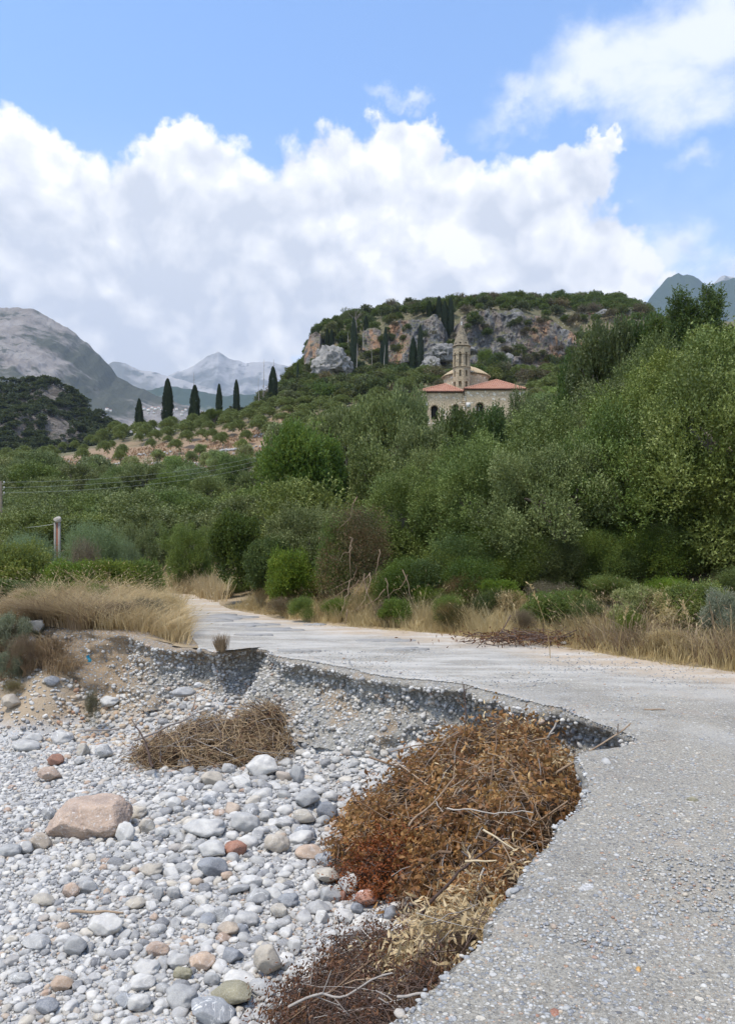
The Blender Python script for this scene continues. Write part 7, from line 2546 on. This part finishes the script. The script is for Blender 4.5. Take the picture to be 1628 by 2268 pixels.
brush_heap('brush_heap', [(.05, 4.25, .42, .52), (-.05, 3.80, .42, .62), (-.32, 3.85, .28, .40), (.20, 3.55, .28, .78), (.0, 3.20, .36, .82), (-.30, 3.45, .34, .52), (-.30, 3.05, .40, .62), (.0, 4.75, .34, .42), (.18, 4.5, .3, .55), (-.2, 4.35, .32, .40), (.30, 3.85, .22, .74)],
           'dark brown twiggy heap with small dead leaves at the bottom of the picture',
           [('leaves', 'deaddark', 17000, .024, .0045, .3, .9, None)], [('darktwig', 1800, .34, .0024, .06), ('greywood', 90, .5, .0036, .09), ('deadwood', 20, .7, .006, .09)], 1005)
brush_heap('brush_heap', [(-.46, 3.70, .22, .40), (-.38, 3.45, .2, .46)], 'bunch of long drooping brown leaves at the bottom edge',
           [('leaves', 'drybrown', 700, .085, .0075, .5, 1.3, None)], [('deadwood', 40, .3, .003, .05)], 1006)
brush_heap('brush_heap', [(-1.95, 10.15, .60, .52), (-2.42, 9.85, .46, .34), (-1.50, 10.35, .50, .52), (-1.30, 10.0, .40, .34), (-2.05, 9.75, .34, .22)],
           'tangled brown brush heap below the cut bank at the left',
           [('leaves', 'straw_dark', 5200, .06, .0035, .4, .2, None), ('leaves', 'deaddark', 1800, .05, .005, .3, .3, None)],
           [('strawtwig', 900, .55, .0042, .09), ('darktwig', 200, .5, .005, .05), ('greywood', 120, .7, .005, .10)], 1007)


def branches():
    stickq = lambda a, b, r, m, lab, s, bend=.05, tw=0: stick(a, b, r, m, lab, s, bend, 'branch', tw)
    stickq(P(1025, 1655, 7.4), P(1028, 1515, 7.35), .007, 'darktwig', 'dark upright branch rising from the top of the large brown heap', 41, .05, 5)
    stickq(P(1220, 1720, 6.5), P(1396, 1602, 6.35), .010, 'deadwood', 'reddish branch reaching over the road edge', 42, .04, 2)
    stickq(P(1205, 1650, 6.9), P(1232, 1600, 6.9), .012, 'greywood', 'bent grey branch at the right side of the large heap', 43, .12, 1)
    stickq(P(990, 1790, 5.55), P(1180, 1800, 5.1), .005, 'greywood', 'long pale curved branch across the large heap', 44, .10, 3)
    stickq(P(905, 1830, 5.6), P(1010, 1715, 6.0), .008, 'deadwood', 'reddish branch slanting across the large heap', 45, .05, 2)
    stickq(P(1070, 1838, 4.75), P(1140, 1882, 4.65), .006, 'palewood', 'cut pale stick at the lower side of the large heap', 46, .02)
    stickq(P(930, 2030, 4.35), P(1115, 1850, 4.9), .009, 'darktwig', 'dark branch between large heap and straw heap', 47, .06, 3)
    stickq(P(1030, 1908, 4.55), P(1100, 1906, 4.5), .007, 'palewood', 'short cut pale stick lying on the straw heap', 48, .02)
    stickq(P(640, 2230, 3.55), P(870, 2155, 3.3), .006, 'greywood', 'grey branch lying across the dark twiggy heap', 49, .06, 4)
    stickq(P(880, 2208, 3.15), P(1010, 2195, 3.1), .006, 'greywood', 'thin pale branch on the dark heap near the road edge', 50, .05, 1)
    stickq(P(340, 1700, 9.0), P(300, 1610, 9.6), .014, 'darktwig', 'dark bare branch standing out of the left brush heap', 51, .10, 4)
    stickq(P(300, 1640, 9.3), P(450, 1575, 9.9), .012, 'greywood', 'long grey branch lying over the left brush heap', 52, .05, 3)
    stickq(P(425, 1575, 10.0), P(435, 1540, 10.2), .008, 'deadwood', 'thin upright twig above the left brush heap', 53, .05, 2)


M['palewood'] = woodmat('cut_pale_wood', (0.46, 0.36, 0.22), (0.60, 0.50, 0.34), 20)
branches()


def stick_pile():
    """dark woody litter at the foot of the verge"""
    rng = np.random.default_rng(61)
    root = empty('stick_pile', (at(1165, 12.1), 12.1, .02)); tag(root, 'low pile of dark sticks and bark at the foot of the verge', 'stick pile')
    g = Geo()
    for k in range(60):
        c = rng.normal(size=3) * [.40, .22, .05] + [0, .1, .10]; d = unit(np.array([rng.normal(), rng.normal() * .4, rng.normal() * .2])) * rng.uniform(.1, .4)
        V, F = tube(np.linspace(c - d, c + d, 4) + rng.normal(0, .015, (4, 3)), rng.uniform(.003, .009), 5); g.add(V, F)
    link('sticks', g.mesh('sticks', M['darktwig'], True), root)
    g = Geo(); n = 900; p = rng.normal(size=(n, 3)) * [.6, .25, .05] + [0, .15, .10]; leafcards(g, p, rng.normal(size=(n, 3)), .07, .01, rng)
    link('leaves', g.mesh('leaves', M['deaddark']), root)


stick_pile()


# ------------------------------------------------------------------ pole, post, wires
def pole_and_wires():
    Y = 42.0; x = at(1, Y); zb = float(ground(x, Y)) - .3; zt = P(1, 1066, Y)[2]
    o = empty('utility_pole', (x, Y, zb)); tag(o, 'short wooden utility pole at the left frame edge', 'pole')
    g = Geo(); V, F = tube([(0, 0, 0), (0, 0, (zt - zb) * .5), (0, 0, zt - zb)], [.15, .13, .11], 12); g.add(V, F)
    link('post', g.mesh('post', M['polewood'], True), o)
    g = Geo()
    for k in range(3):
        z = zt - zb - .15 - .28 * k
        V, F = tube([(.10, 0, z), (.22, 0, z), (.22, 0, z + .10)], [.012, .012, .012], 5); g.add(V, F)
        V, F = tube([(.22, 0, z + .06), (.22, 0, z + .10), (.22, 0, z + .16)], [.035, .05, .02], 8); g.add(V, F)
    link('insulators', g.mesh('insulators', M['stone_white'], True), o)
    g = Geo(); bm = boxg(g, .16, .34, -.12, .10, .55, .95); link('meter_box', g.mesh('meter_box', M['whitepaint']), o)
    far = [P(607, 1003, 66), P(607, 1012, 66), P(607, 1023, 66)]
    fx, fY = at(612, 66), 66.0
    for k in range(3):
        a = np.array([x + .22, Y, zt - .05 - .28 * k]); b = far[k]
        t = np.linspace(0, 1, 40)[:, None]; pts = a + (b - a) * t; pts[:, 2] -= .55 * 4 * (t * (1 - t))[:, 0]
        g = Geo(); V, F = tube(pts - a, .007, 4); g.add(V, F)
        tag(link('wire', g.mesh('wire', M['wire'], True), loc=a), ['upper', 'middle', 'lower'][k] + ' of the three wires crossing in front of the olive grove', 'wire')
    zb2 = float(ground(fx, fY))
    g = Geo(); V, F = tube([(0, 0, -.2), (0, 0, far[0][2] + .3 - zb2)], [.13, .10], 10); g.add(V, F)
    o2 = empty('utility_pole', (fx, fY, zb2)); tag(o2, 'wooden utility pole hidden behind the bright broadleaf tree', 'pole'); link('post', g.mesh('post', M['polewood'], True), o2)
    # short post with a rough stone on top
    Yp = 25.5; xp = at(128, Yp); zp = float(ground(xp, Yp)); top = P(128, 1157, Yp)[2]
    o = empty('gate_post', (xp, Yp, zp)); tag(o, 'short double concrete post with a rough stone on top', 'post')
    for s in (-1, 1):
        g = Geo(); boxg(g, s * .065 - .030, s * .065 + .030, -.04, .04, -.1, top - zp); link('post', g.mesh('post', M['concrete']), o)
    g = Geo(); boxg(g, -.032, .032, -.025, .025, .3, top - zp - .02); link('rusty_plate', g.mesh('rusty_plate', M['rust']), o)
    V, F = rock(3, 77, (.13, .10, .12), .4, .3, 9); link('cap_stone', mesh('cap_stone', V, F, M['stone_tan'], True), o, (0, 0, top - zp + .09))
    a = np.array([x + .1, Y, P(1, 1164, Y)[2]]); b = np.array([xp, Yp, top - .03]); t = np.linspace(0, 1, 20)[:, None]
    g = Geo(); pts = (b - a) * t; pts[:, 2] -= .12 * 4 * (t * (1 - t))[:, 0]; V, F = tube(pts, .008, 4); g.add(V, F)
    tag(link('wire', g.mesh('wire', M['wire'], True), loc=a), 'single low wire from the utility pole to the short post', 'wire')
    # scrap of blue plastic on the left bank
    Yb = 11.75; c = P(205, 1456, Yb); n = 7; u, v = np.meshgrid(np.linspace(0, 1, n), np.linspace(0, 1, n), indexing='ij')
    V = np.stack([u * .05 - .03 + .01 * np.sin(v * 6), -.03 + .03 * np.sin(u * 7 + v * 4), v * .10 - .05], -1).reshape(-1, 3)
    tag(link('plastic_scrap', mesh('plastic_scrap', V, grid_faces(n, n), M['blue'], True), loc=c - [0, .10, 0]), 'scrap of blue plastic sticking out of the left bank', 'scrap')


for nm, c in [('polewood', None), ('concrete', (.22, .21, .19)), ('rust', (.25, .10, .06)), ('whitepaint', (.72, .71, .67)), ('wire', (.36, .38, .33)), ('blue', (.05, .28, .38))]:
    if c is None: M[nm] = woodmat('pole_wood', (0.24, 0.18, 0.12), (0.42, 0.33, 0.23), 4)
    else:
        m, t, bs, _ = newmat(nm); tcn = t.new('ShaderNodeTexCoord')
        t.l.new(t.mix(t.noise(tcn.outputs['Object'], 9, 4, .7), [v * .8 for v in c], [min(1, v * 1.15) for v in c]), bs.inputs['Base Color']); M[nm] = m
pole_and_wires()


# ------------------------------------------------------------------ the air
def haze():
    g = Geo(); boxg(g, -7000, 7000, -200, 8900, -4.0, 2300)
    m = bpy.data.materials.new('haze_air'); m.use_nodes = True; t = NT(m.node_tree); t.n.clear()
    out = t.new('ShaderNodeOutputMaterial'); v = t.new('ShaderNodeVolumePrincipled')
    v.inputs['Color'].default_value = (0.62, 0.76, 1.0, 1); v.inputs['Density'].default_value = HAZE
    v.inputs['Anisotropy'].default_value = 0.1
    t.l.new(v.outputs[0], out.inputs['Volume'])

    tag(link('haze', g.mesh('haze', m)), 'thin blue haze in the air', kind='stuff')


HAZE = 0.85e-4
haze()
